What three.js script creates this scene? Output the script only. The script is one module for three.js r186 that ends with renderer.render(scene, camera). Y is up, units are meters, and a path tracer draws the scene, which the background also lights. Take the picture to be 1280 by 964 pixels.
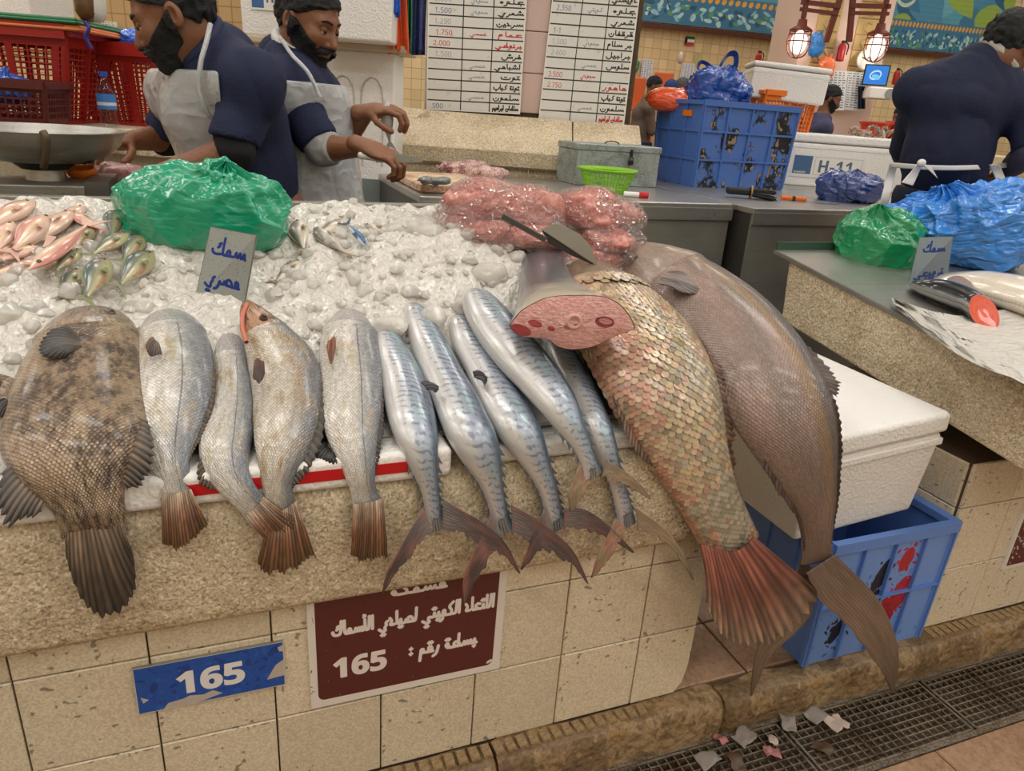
import * as THREE from 'three';
import { mergeGeometries, mergeVertices, toCreasedNormals } from 'three/addons/utils/BufferGeometryUtils.js';
import { RoundedBoxGeometry } from 'three/addons/geometries/RoundedBoxGeometry.js';
import { RectAreaLightUniformsLib } from 'three/addons/lights/RectAreaLightUniformsLib.js';

// ---------------------------------------------------------------- camera, light, exposure
const W = 1280, H = 964, FOC = 900, RAD = Math.PI / 180;
const YAW = 22.4 * RAD, PITCH = 21.0 * RAD, ROLL = 4.2 * RAD;
const V = (x, y, z) => new THREE.Vector3(x, y, z);
const CAM = V(0, 1.42, 1.12);
const FWD = V(Math.sin(YAW) * Math.cos(PITCH), -Math.sin(PITCH), -Math.cos(YAW) * Math.cos(PITCH));
const R0 = V(Math.cos(YAW), 0, Math.sin(YAW)), U0 = R0.clone().cross(FWD);
const RGT = R0.clone().multiplyScalar(Math.cos(ROLL)).addScaledVector(U0, Math.sin(ROLL));
const UPV = U0.clone().multiplyScalar(Math.cos(ROLL)).addScaledVector(R0, -Math.sin(ROLL));
const FH = V(Math.sin(YAW), 0, -Math.cos(YAW));              // level view direction
const camera = new THREE.PerspectiveCamera(2 * Math.atan(H / 2 / FOC) / RAD, W / H, 0.05, 80);
camera.position.copy(CAM); camera.up.copy(UPV); camera.lookAt(CAM.clone().add(FWD));

const scene = new THREE.Scene();
scene.background = new THREE.Color(0x9a9c9e);
const renderer = new THREE.WebGLRenderer({ antialias: true });
renderer.toneMapping = THREE.LinearToneMapping;
renderer.toneMappingExposure = 1.24;
renderer.shadowMap.enabled = true;
RectAreaLightUniformsLib.init();
const LAMP_POWER = 9.0, LAMP_COLOR = new THREE.Color().setRGB(1.0, 0.972, 0.93);

// ---------------------------------------------------------------- pixels to places
const ray = (px, py) => FWD.clone().multiplyScalar(FOC).addScaledVector(RGT, px - W / 2).addScaledVector(UPV, -(py - H / 2)).normalize();
const onZ = (px, py, z) => { const d = ray(px, py); return CAM.clone().addScaledVector(d, (z - CAM.z) / d.z); };
const onY = (px, py, y) => { const d = ray(px, py); return CAM.clone().addScaledVector(d, (y - CAM.y) / d.y); };
const onX = (px, py, x) => { const d = ray(px, py); return CAM.clone().addScaledVector(d, (x - CAM.x) / d.x); };
const atD = (px, py, depth) => { const d = ray(px, py); return CAM.clone().addScaledVector(d, depth / d.dot(FH)); };  // level distance ahead
const KW = (x, y, depth) => V(CAM.x, y, CAM.z).addScaledVector(R0, x).addScaledVector(FH, depth);
const KF = (p) => { const q = p.clone().sub(CAM); return [q.dot(R0), p.y, q.dot(FH)]; };
const SLOPE = 0.42, TN = V(0, 1, SLOPE).normalize(), TA = V(0, 0.845, 0.03);
const onT = (px, py, h = 0) => { const d = ray(px, py); return CAM.clone().addScaledVector(d, (TA.clone().sub(CAM).dot(TN) + h) / d.dot(TN)); };
const tableY = (z) => 0.845 - SLOPE * (z - 0.03);
const pxM = (p) => p.clone().sub(CAM).dot(FWD) / FOC;         // metres per pixel at a place
const FACE = -YAW;                                           // rotation.y of things square to the view

// ---------------------------------------------------------------- random, noise
function rng(seed) { let s = seed >>> 0; return () => { s = (s + 0x6d2b79f5) | 0; let t = Math.imul(s ^ (s >>> 15), 1 | s); t = (t + Math.imul(t ^ (t >>> 7), 61 | t)) ^ t; return ((t ^ (t >>> 14)) >>> 0) / 4294967296; }; }
const hash = (x, y, z) => { let h = Math.imul(x, 374761393) ^ Math.imul(y, 668265263) ^ Math.imul(z, 1274126177); h = Math.imul(h ^ (h >>> 13), 1103515245); h ^= h >>> 16; return (h >>> 0) / 4294967296; };
const sm = (t) => t * t * (3 - 2 * t), lerp = (a, b, t) => a + (b - a) * t, clamp = (x, a = 0, b = 1) => Math.min(b, Math.max(a, x)), sstep = (a, b, x) => sm(clamp((x - a) / (b - a)));
function noise(x, y, z = 0) {
  const xi = Math.floor(x), yi = Math.floor(y), zi = Math.floor(z), u = sm(x - xi), v = sm(y - yi), w = sm(z - zi);
  const f = (k) => lerp(lerp(hash(xi, yi, k), hash(xi + 1, yi, k), u), lerp(hash(xi, yi + 1, k), hash(xi + 1, yi + 1, k), u), v);
  return w === 0 ? f(zi) : lerp(f(zi), f(zi + 1), w);
}
const fbm = (x, y, z = 0, n = 4) => { let a = 0.5, s = 0, t = 0; for (let i = 0; i < n; i++) { s += a * noise(x, y, z + i * 17); t += a; a *= 0.5; x *= 2.03; y *= 2.03; z *= 2.03; } return s / t; };
// ---------------------------------------------------------------- textures and materials
function tex(w, h, fn, srgb = true, repeat) {
  const d = new Uint8Array(w * h * 4);
  for (let j = 0; j < h; j++) for (let i = 0; i < w; i++) {
    const c = fn((i + 0.5) / w, (j + 0.5) / h), o = (j * w + i) * 4;
    if (typeof c === 'number') d[o] = d[o + 1] = d[o + 2] = clamp(c) * 255; else { d[o] = clamp(c[0], 0, 255); d[o + 1] = clamp(c[1], 0, 255); d[o + 2] = clamp(c[2], 0, 255); }
    d[o + 3] = 255;
  }
  const t = new THREE.DataTexture(d, w, h); t.magFilter = THREE.LinearFilter; t.minFilter = THREE.LinearMipmapLinearFilter; t.generateMipmaps = true;
  t.wrapS = t.wrapT = THREE.RepeatWrapping; if (srgb) t.colorSpace = THREE.SRGBColorSpace; if (repeat) t.repeat.set(...repeat); t.needsUpdate = true; return t;
}
function canvasTex(w, h, draw) {
  const c = document.createElement('canvas'); c.width = w; c.height = h; draw(c.getContext('2d'), w, h);
  const t = new THREE.CanvasTexture(c); t.colorSpace = THREE.SRGBColorSpace; t.needsUpdate = true; return t;
}
const tnoise = (u, v, n, seed, oct = 4) => { // tileable
  let a = 0.5, s = 0, t = 0;
  for (let k = 0; k < oct; k++) {
    const x = u * n, y = v * n, xi = Math.floor(x), yi = Math.floor(y), p = sm(x - xi), q = sm(y - yi), m = (i) => ((i % n) + n) % n;
    s += a * lerp(lerp(hash(m(xi), m(yi), seed + k), hash(m(xi + 1), m(yi), seed + k), p), lerp(hash(m(xi), m(yi + 1), seed + k), hash(m(xi + 1), m(yi + 1), seed + k), p), q); t += a; a *= 0.5; n *= 2;
  } return s / t;
};
const mixc = (a, b, t) => [lerp(a[0], b[0], t), lerp(a[1], b[1], t), lerp(a[2], b[2], t)], scl = (a, k) => [a[0] * k, a[1] * k, a[2] * k];
const std = (color, roughness = 0.6, more = {}) => new THREE.MeshStandardMaterial({ color, roughness, side: THREE.DoubleSide, ...more });
const phy = (color, roughness = 0.4, more = {}) => new THREE.MeshPhysicalMaterial({ color, roughness, side: THREE.DoubleSide, ...more });
function speck(base, spots, n, amt, seed, size = 512, extra) { // mottled surface, repeats every metre of uv by default
  return tex(size, size, (u, v) => {
    const a = tnoise(u, v, n, seed, 4), b = tnoise(u, v, n * 12, seed + 50, 2), c = hash(Math.floor(u * size / 2), Math.floor(v * size / 2), seed);
    let col = mixc(base, spots, clamp((a - 0.35) * amt + (b - 0.5) * amt * 0.9)); col = scl(col, 0.93 + 0.14 * c);
    return extra ? extra(col, u, v, a, b, c) : col;
  });
}
const bumps = new Map(), bumpNoise = (n, seed, oct = 3, size = 256) => { const k = [n, oct].join(); if (!bumps.has(k)) bumps.set(k, tex(size, size, (u, v) => tnoise(u, v, n, seed, oct), false)); return bumps.get(k); };
const rep = (t, x, y = x) => { const c = t.clone(); c.repeat.set(x, y); c.needsUpdate = true; return c; };

const M = {};
{
  const stone = speck([214, 198, 168], [170, 148, 116], 6, 1.0, 11, 512, (col, u, v, a, b, c) => scl(col, 1 - 0.2 * sstep(0.6, 0.85, tnoise(u, v, 170, 5, 1)) + 0.13 * sstep(0.6, 0.85, tnoise(u, v, 150, 9, 1))));
  const stoneB = tex(512, 512, (u, v) => 0.45 * tnoise(u, v, 90, 31, 2) + 0.55 * tnoise(u, v, 12, 32, 3), false);
  M.stone = std(0xffffff, 0.78, { map: rep(stone, 1.9), bumpMap: rep(stoneB, 1.9), bumpScale: 0.006 });
  const tileT = speck([222, 208, 182], [210, 193, 164], 4, 0.6, 21, 512, (col, u, v) => { const p = tnoise(u, v, 70, 77, 2), q = tnoise(u, v, 6, 78, 2); return p > 0.8 && q > 0.52 ? scl(col, 0.66) : col; });
  M.tile = [1, 0.96, 1.03, 0.93].map((k, i) => { const t = rep(tileT, 1.2); t.offset.set(i * 0.37, i * 0.21); return std(new THREE.Color(k, k, k * 0.99), 0.32, { map: t }); });
  M.grout = std(0x5d4c38, 0.95, { bumpMap: rep(bumpNoise(24, 9), 4), bumpScale: 0.004 });
  const ft = speck([176, 142, 112], [128, 96, 72], 5, 1.0, 41, 512);
  M.floorTile = [1, 0.92, 1.05].map((k, i) => { const t = rep(ft, 1.6); t.offset.set(i * 0.3, i * 0.45); return std(new THREE.Color(k, k, k), 0.38, { map: t, bumpMap: rep(bumpNoise(40, 19), 2), bumpScale: 0.001 }); });
  const kb = speck([158, 132, 96], [100, 76, 48], 5, 1.6, 51, 512, (col, u, v, a) => (tnoise(u, v, 7, 55, 3) > 0.6 ? mixc(col, [84, 64, 42], 0.4) : tnoise(u, v, 5, 57, 2) > 0.62 ? mixc(col, [150, 108, 54], 0.35) : col));
  M.kerb = std(0xffffff, 0.5, { map: rep(kb, 1.7), bumpMap: rep(bumpNoise(22, 61), 2.5), bumpScale: 0.008 });
  const st = tex(256, 256, (u, v) => { const a = tnoise(u, v, 4, 71, 3), b = hash(Math.floor(v * 256), 3, 8), s = tnoise(u, v, 90, 72, 2) > 0.8 ? 0.88 : 1; const k = (164 + 26 * a + 10 * b) * s; return [k, k * 0.985, k * 0.95]; });
  M.steel = std(0xffffff, 0.34, { map: rep(st, 1.3), metalness: 0.8 });
  M.steelDull = std(0xd8d8d2, 0.48, { map: rep(st, 2), metalness: 0.6 });
  M.galv = std(0xd6d8d6, 0.45, { map: rep(speck([205, 212, 210], [128, 134, 132], 8, 1.2, 81, 256), 2.5), metalness: 0.45 });
  M.dark = std(0x1c1a18, 0.8);
  M.foam = std(0xf1eee9, 0.55, { bumpMap: rep(bumpNoise(70, 91, 1), 3), bumpScale: 0.0016 });
  M.grate = std(0xb5aea2, 0.42, { metalness: 0.6, map: rep(speck([220, 214, 205], [112, 92, 72], 6, 1.4, 101, 256), 3) });
  M.wall = std(0xe7d3ae, 0.5);
  M.white = std(0xf2f0ec, 0.5);
  M.black = std(0x151413, 0.6);
}
// ---------------------------------------------------------------- naming and building
const used = new Map();
function numbered(name) { const n = used.get(name) ?? 0; used.set(name, n + 1); return n ? `${name}_${String(n).padStart(3, '0')}` : name; }
function finish(o) { o.castShadow = o.receiveShadow = true; return o; }
function mesh(name, geo, mat, parent) { const g = Array.isArray(geo) ? merge(geo) : geo, o = finish(new THREE.Mesh(g, mat)); o.name = name; if (parent) parent.add(o); return o; }
const clean = (g) => { let h = g.index ? g.toNonIndexed() : g; for (const k of Object.keys(h.attributes)) if (!['position', 'normal', 'uv'].includes(k)) h.deleteAttribute(k); if (!h.attributes.normal) h.computeVertexNormals(); if (!h.attributes.uv) h.setAttribute('uv', new THREE.BufferAttribute(new Float32Array(h.attributes.position.count * 2), 2)); return h; };
const merge = (list) => mergeGeometries(list.map(clean));
function tag(o, label, category, group, kind) { o.userData.label = label; o.userData.category = category; if (group) o.userData.group = group; if (kind) o.userData.kind = kind; return o; }
function thing(name, label, category, pos, turn = 0, group) { const o = new THREE.Group(); o.name = numbered(name); if (pos) o.position.copy(pos); o.rotation.y = turn; scene.add(o); return tag(o, label, category, group); }
function single(name, geo, mat, label, category, group) { const o = mesh(numbered(name), geo, mat, scene); return tag(o, label, category, group); }
function struct(name, geo, mat, label, category = 'structure') { const o = mesh(name, geo, mat, scene); return tag(o, label, category, null, 'structure'); }
// geometry in uv metres
function triUV(g, k = 1) {
  const h = g.index ? g.toNonIndexed() : g; if (!h.attributes.normal) h.computeVertexNormals();
  const p = h.attributes.position, n = h.attributes.normal, uv = new Float32Array(p.count * 2);
  for (let i = 0; i < p.count; i++) {
    const b = Math.floor(i / 3) * 3; let x = 0, y = 0, z = 0; for (let j = 0; j < 3; j++) { x += n.getX(b + j); y += n.getY(b + j); z += n.getZ(b + j); }
    x = Math.abs(x); y = Math.abs(y); z = Math.abs(z);
    const a = x > y && x > z ? [p.getZ(i), p.getY(i)] : y > z ? [p.getX(i), p.getZ(i)] : [p.getX(i), p.getY(i)];
    uv[i * 2] = a[0] * k; uv[i * 2 + 1] = a[1] * k;
  }
  h.setAttribute('uv', new THREE.BufferAttribute(uv, 2)); return h;
}
const box = (w, h, d, x = 0, y = 0, z = 0) => triUV(new THREE.BoxGeometry(w, h, d).translate(x, y, z));
const rbox = (w, h, d, r = 0.005, x = 0, y = 0, z = 0, s = 2) => triUV(new RoundedBoxGeometry(w, h, d, s, Math.min(r, w / 2.01, h / 2.01, d / 2.01)).translate(x, y, z));
const cyl = (r1, r2, h, n = 20, x = 0, y = 0, z = 0) => new THREE.CylinderGeometry(r1, r2, h, n).translate(x, y, z);
const ball = (r, sx = 1, sy = 1, sz = 1, x = 0, y = 0, z = 0, n = 16) => new THREE.SphereGeometry(r, n, Math.ceil(n * 0.7)).scale(sx, sy, sz).translate(x, y, z);
const tube = (pts, r, n = 24, k = 6, closed = false) => new THREE.TubeGeometry(new THREE.CatmullRomCurve3(pts, closed), n, r, k, closed);
const lathe = (pts, n = 32) => new THREE.LatheGeometry(pts.map((p) => new THREE.Vector2(p[0], p[1])), n);
function bar(a, b, r = 0.004, n = 6) { const d = b.clone().sub(a), g = new THREE.CylinderGeometry(r, r, d.length(), n); g.applyQuaternion(new THREE.Quaternion().setFromUnitVectors(V(0, 1, 0), d.clone().normalize())); const m = a.clone().add(b).multiplyScalar(0.5); return g.translate(m.x, m.y, m.z); }
function slat(a, b, w, t) { // flat box bar between two points
  const d = b.clone().sub(a), g = new THREE.BoxGeometry(w, d.length(), t); g.applyQuaternion(new THREE.Quaternion().setFromUnitVectors(V(0, 1, 0), d.clone().normalize())); const m = a.clone().add(b).multiplyScalar(0.5); return triUV(g.translate(m.x, m.y, m.z));
}
// a tile: front face towards +z, chamfered edges, 18 triangles
function tileGeo(w, h, t, b = 0.003, j = 0.25) {
  const q = (z, i) => [[-w / 2 + i, -h / 2 + i, z], [w / 2 - i, -h / 2 + i, z], [w / 2 - i, h / 2 - i, z], [-w / 2 + i, h / 2 - i, z]];
  const L = [q(0, 0), q(t - b, 0), q(t, b)], pos = [], add = (...v) => { for (const p of [v[0], v[1], v[2], v[0], v[2], v[3]]) pos.push(...p); };
  for (let k = 0; k < 2; k++) for (let i = 0; i < 4; i++) { const n = (i + 1) % 4; add(L[k][i], L[k][n], L[k + 1][n], L[k + 1][i]); }
  add(...L[2]);
  const g = new THREE.BufferGeometry(); g.setAttribute('position', new THREE.Float32BufferAttribute(pos, 3)); g.computeVertexNormals(); return triUV(g);
}
// an extruded outline; shape points in the xy plane, centred in z
function ext(pts, d, bevel = 0, seg = 1) {
  const s = new THREE.Shape(pts.map((p) => new THREE.Vector2(p[0], p[1])));
  const g = new THREE.ExtrudeGeometry(s, { depth: Math.max(1e-4, d - 2 * bevel), bevelEnabled: bevel > 0, bevelSize: bevel, bevelThickness: bevel, bevelSegments: seg, bevelOffset: -bevel, curveSegments: 8 });
  return triUV(g.translate(0, 0, -d / 2 + bevel));
}
// grid sheet from a function (u, v) -> Vector3
function sheet(fn, nu, nv, closedU = false) {
  const pos = [], uv = [], idx = [];
  for (let j = 0; j <= nv; j++) for (let i = 0; i <= nu; i++) { const p = fn(i / nu, j / nv); pos.push(p.x, p.y, p.z); uv.push(i / nu, j / nv); }
  for (let j = 0; j < nv; j++) for (let i = 0; i < nu; i++) { const a = j * (nu + 1) + i, b = a + 1, c = a + nu + 1, d = c + 1; idx.push(a, b, d, a, d, c); }
  const g = new THREE.BufferGeometry(); g.setAttribute('position', new THREE.Float32BufferAttribute(pos, 3)); g.setAttribute('uv', new THREE.Float32BufferAttribute(uv, 2)); g.setIndex(idx); g.computeVertexNormals();
  if (closedU) { const n = g.attributes.normal; for (let j = 0; j <= nv; j++) { const a = j * (nu + 1), b = a + nu, v = V(n.getX(a) + n.getX(b), n.getY(a) + n.getY(b), n.getZ(a) + n.getZ(b)).normalize(); n.setXYZ(a, v.x, v.y, v.z); n.setXYZ(b, v.x, v.y, v.z); } }
  return g;
}
// a sheet with thickness t, closed at its rims
function shell(fn, nu, nv, t) {
  const e = 1e-3, N = (u, v) => { const u0 = Math.max(0, u - e), u1 = Math.min(1, u + e), v0 = Math.max(0, v - e), v1 = Math.min(1, v + e); return fn(u1, v).sub(fn(u0, v)).cross(fn(u, v1).sub(fn(u, v0))).normalize(); };
  const P = [], Q = [], pos = [], uv = [], idx = [], row = nu + 1;
  for (let j = 0; j <= nv; j++) for (let i = 0; i <= nu; i++) { const u = i / nu, v = j / nv, p = fn(u, v), n = N(u, v); P.push(p.clone().addScaledVector(n, t / 2)); Q.push(p.clone().addScaledVector(n, -t / 2)); uv.push(u, v); }
  for (const L of [P, Q]) for (const p of L) pos.push(p.x, p.y, p.z);
  const o = P.length, quad = (a, b, c, d) => idx.push(a, b, d, a, d, c);
  for (let j = 0; j < nv; j++) for (let i = 0; i < nu; i++) { const a = j * row + i; quad(a, a + 1, a + row, a + row + 1); quad(o + a + 1, o + a, o + a + row + 1, o + a + row); }
  const rim = (a, b) => quad(a, o + a, b, o + b);
  for (let i = 0; i < nu; i++) { rim(i, i + 1); rim(nv * row + i + 1, nv * row + i); }
  for (let j = 0; j < nv; j++) { rim((j + 1) * row, j * row); rim(j * row + nu, (j + 1) * row + nu); }
  const g = new THREE.BufferGeometry(); g.setAttribute('position', new THREE.Float32BufferAttribute(pos, 3)); g.setAttribute('uv', new THREE.Float32BufferAttribute([...uv, ...uv], 2)); g.setIndex(idx); g.computeVertexNormals(); return g;
}
// ---------------------------------------------------------------- smooth solids from distance fields (surface nets)
function nets(f, lo, hi, c) {
  const nx = Math.ceil((hi.x - lo.x) / c) + 1, ny = Math.ceil((hi.y - lo.y) / c) + 1, nz = Math.ceil((hi.z - lo.z) / c) + 1, F = new Float32Array(nx * ny * nz), id = new Int32Array(nx * ny * nz).fill(-1), at = (i, j, k) => (k * ny + j) * nx + i;
  const S = 4, far = 1.9 * c * (S - 1) * 0.5 * Math.sqrt(3);   // blocks well away from the surface are filled with the value at their centre
  for (let k = 0; k < nz; k += S) for (let j = 0; j < ny; j += S) for (let i = 0; i < nx; i += S) {
    const m = c * (S - 1) * 0.5, d = f(lo.x + i * c + m, lo.y + j * c + m, lo.z + k * c + m), skip = Math.abs(d) > far;
    for (let r = k; r < Math.min(nz, k + S); r++) for (let q = j; q < Math.min(ny, j + S); q++) for (let p = i; p < Math.min(nx, i + S); p++) F[at(p, q, r)] = skip ? d : f(lo.x + p * c, lo.y + q * c, lo.z + r * c);
  }
  const pos = [], nor = [], idx = [], E = [[0, 1], [2, 3], [4, 5], [6, 7], [0, 2], [1, 3], [4, 6], [5, 7], [0, 4], [1, 5], [2, 6], [3, 7]];
  for (let k = 0; k < nz - 1; k++) for (let j = 0; j < ny - 1; j++) for (let i = 0; i < nx - 1; i++) {
    const v = []; let s = 0; for (let n = 0; n < 8; n++) { const d = F[at(i + (n & 1), j + ((n >> 1) & 1), k + (n >> 2))]; v.push(d); if (d < 0) s++; }
    if (!s || s === 8) continue;
    let x = 0, y = 0, z = 0, m = 0;
    for (const [a, b] of E) if (v[a] < 0 !== v[b] < 0) { const t = v[a] / (v[a] - v[b]); x += (a & 1) + t * ((b & 1) - (a & 1)); y += ((a >> 1) & 1) + t * (((b >> 1) & 1) - ((a >> 1) & 1)); z += (a >> 2) + t * ((b >> 2) - (a >> 2)); m++; }
    id[at(i, j, k)] = pos.length / 3; pos.push(lo.x + (i + x / m) * c, lo.y + (j + y / m) * c, lo.z + (k + z / m) * c);
    const g = V(v[1] + v[3] + v[5] + v[7] - v[0] - v[2] - v[4] - v[6], v[2] + v[3] + v[6] + v[7] - v[0] - v[1] - v[4] - v[5], v[4] + v[5] + v[6] + v[7] - v[0] - v[1] - v[2] - v[3]).normalize(); nor.push(g.x, g.y, g.z);
  }
  for (let k = 1; k < nz - 1; k++) for (let j = 1; j < ny - 1; j++) for (let i = 1; i < nx - 1; i++) {
    const s = F[at(i, j, k)] < 0, quad = (a, b, c2, d, flip) => { if (a < 0 || b < 0 || c2 < 0 || d < 0) return; flip ? idx.push(a, c2, b, a, d, c2) : idx.push(a, b, c2, a, c2, d); };
    if (s !== F[at(i + 1, j, k)] < 0) quad(id[at(i, j - 1, k - 1)], id[at(i, j, k - 1)], id[at(i, j, k)], id[at(i, j - 1, k)], !s);
    if (s !== F[at(i, j + 1, k)] < 0) quad(id[at(i - 1, j, k - 1)], id[at(i - 1, j, k)], id[at(i, j, k)], id[at(i, j, k - 1)], !s);
    if (s !== F[at(i, j, k + 1)] < 0) quad(id[at(i - 1, j - 1, k)], id[at(i, j - 1, k)], id[at(i, j, k)], id[at(i - 1, j, k)], !s);
  }
  const g = new THREE.BufferGeometry(); g.setAttribute('position', new THREE.Float32BufferAttribute(pos, 3)); g.setAttribute('normal', new THREE.Float32BufferAttribute(nor, 3)); g.setIndex(idx); return g;
}
const smin = (a, b, k) => { const h = Math.max(k - Math.abs(a - b), 0) / k; return Math.min(a, b) - h * h * k * 0.25; };
function cap(x, y, z, a, b, ra, rb) { const bx = b.x - a.x, by = b.y - a.y, bz = b.z - a.z, px = x - a.x, py = y - a.y, pz = z - a.z, t = clamp((px * bx + py * by + pz * bz) / (bx * bx + by * by + bz * bz + 1e-9)); return Math.hypot(px - bx * t, py - by * t, pz - bz * t) - lerp(ra, rb, t); }
const ell = (x, y, z, cx, cy, cz, rx, ry, rz) => { const a = (x - cx) / rx, b = (y - cy) / ry, c = (z - cz) / rz, k = Math.hypot(a, b, c); return (k - 1) * Math.min(rx, ry, rz); };
function bounds(list, pad) { const lo = V(1e9, 1e9, 1e9), hi = V(-1e9, -1e9, -1e9); for (const p of list) { lo.min(p); hi.max(p); } return [lo.subScalar(pad), hi.addScalar(pad)]; }
// ---------------------------------------------------------------- the hall
{
  const cream = std(0xe9dcc4, 0.7), ceil = std(0xefe9dd, 0.85);
  const slabAt = (name, w, h, d, pos, turn, mat, label) => { const o = struct(name, box(w, h, d), mat, label, name.split('_')[0]); o.position.copy(pos); o.rotation.y = turn; return o; };
  slabAt('ceiling', 44, 0.3, 34, KW(2, 6.65, 5), FACE, ceil, 'pale hall ceiling high above the fish market');
  slabAt('wall_left', 0.3, 6.6, 32, KW(-13, 3.2, 5), FACE, cream, 'plain cream side wall of the market hall');
  slabAt('wall_right', 0.3, 6.6, 32, KW(17, 3.2, 5), FACE, cream, 'plain cream wall at the other side of the hall');
  slabAt('wall_rear', 32, 6.6, 0.3, KW(2, 3.2, -7.5), FACE, cream, 'plain cream hall wall behind the customers aisle');
  // far wall of small cream tiles (too far to tell apart beyond the joints), mural panels are things of their own
  const wt = tex(256, 256, (u, v) => { const fu = (u * 8) % 1, fv = (v * 8) % 1, g = fu < 0.05 || fv < 0.05; const k = hash(Math.floor(u * 8), Math.floor(v * 8), 3); return g ? [196, 164, 116] : scl([236, 208, 158], 0.95 + 0.08 * k); });
  const wg = box(36, 6.6, 0.3), back = struct('wall_back', wg, std(0xffffff, 0.35, { map: rep(wt, 0.85) }), 'far hall wall of small square cream tiles', 'wall');
  back.position.copy(KW(2.5, 3.2, 13.05)); back.rotation.y = -6.4 * RAD;
  // ceiling lamps
  const glow = new THREE.MeshStandardMaterial({ color: 0xffffff, emissive: LAMP_COLOR, emissiveIntensity: 2.5, roughness: 0.4 }), frame = std(0xdddddd, 0.5);
  for (const d of [-4.5, -1.5, 1.5, 4.5, 8, 11.5]) for (const x of [-9, -4.5, -0.8, 2.9, 7, 11.5]) {
    const t = thing('ceiling_light', 'long white lamp panel fixed flat under the hall ceiling', 'light', KW(x, 6.5, d), FACE, 'ceiling lamps of the hall');
    mesh('housing', rbox(2.1, 0.1, 0.66, 0.02, 0, -0.04, 0), frame, t);
    mesh('diffuser', box(2.0, 0.01, 0.56, 0, -0.094, 0), glow, t);
    const l = new THREE.RectAreaLight(LAMP_COLOR, LAMP_POWER, 2.0, 0.56); l.position.set(0, -0.11, 0); l.rotation.x = -Math.PI / 2; l.castShadow = true; t.add(l);
  }
}
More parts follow.
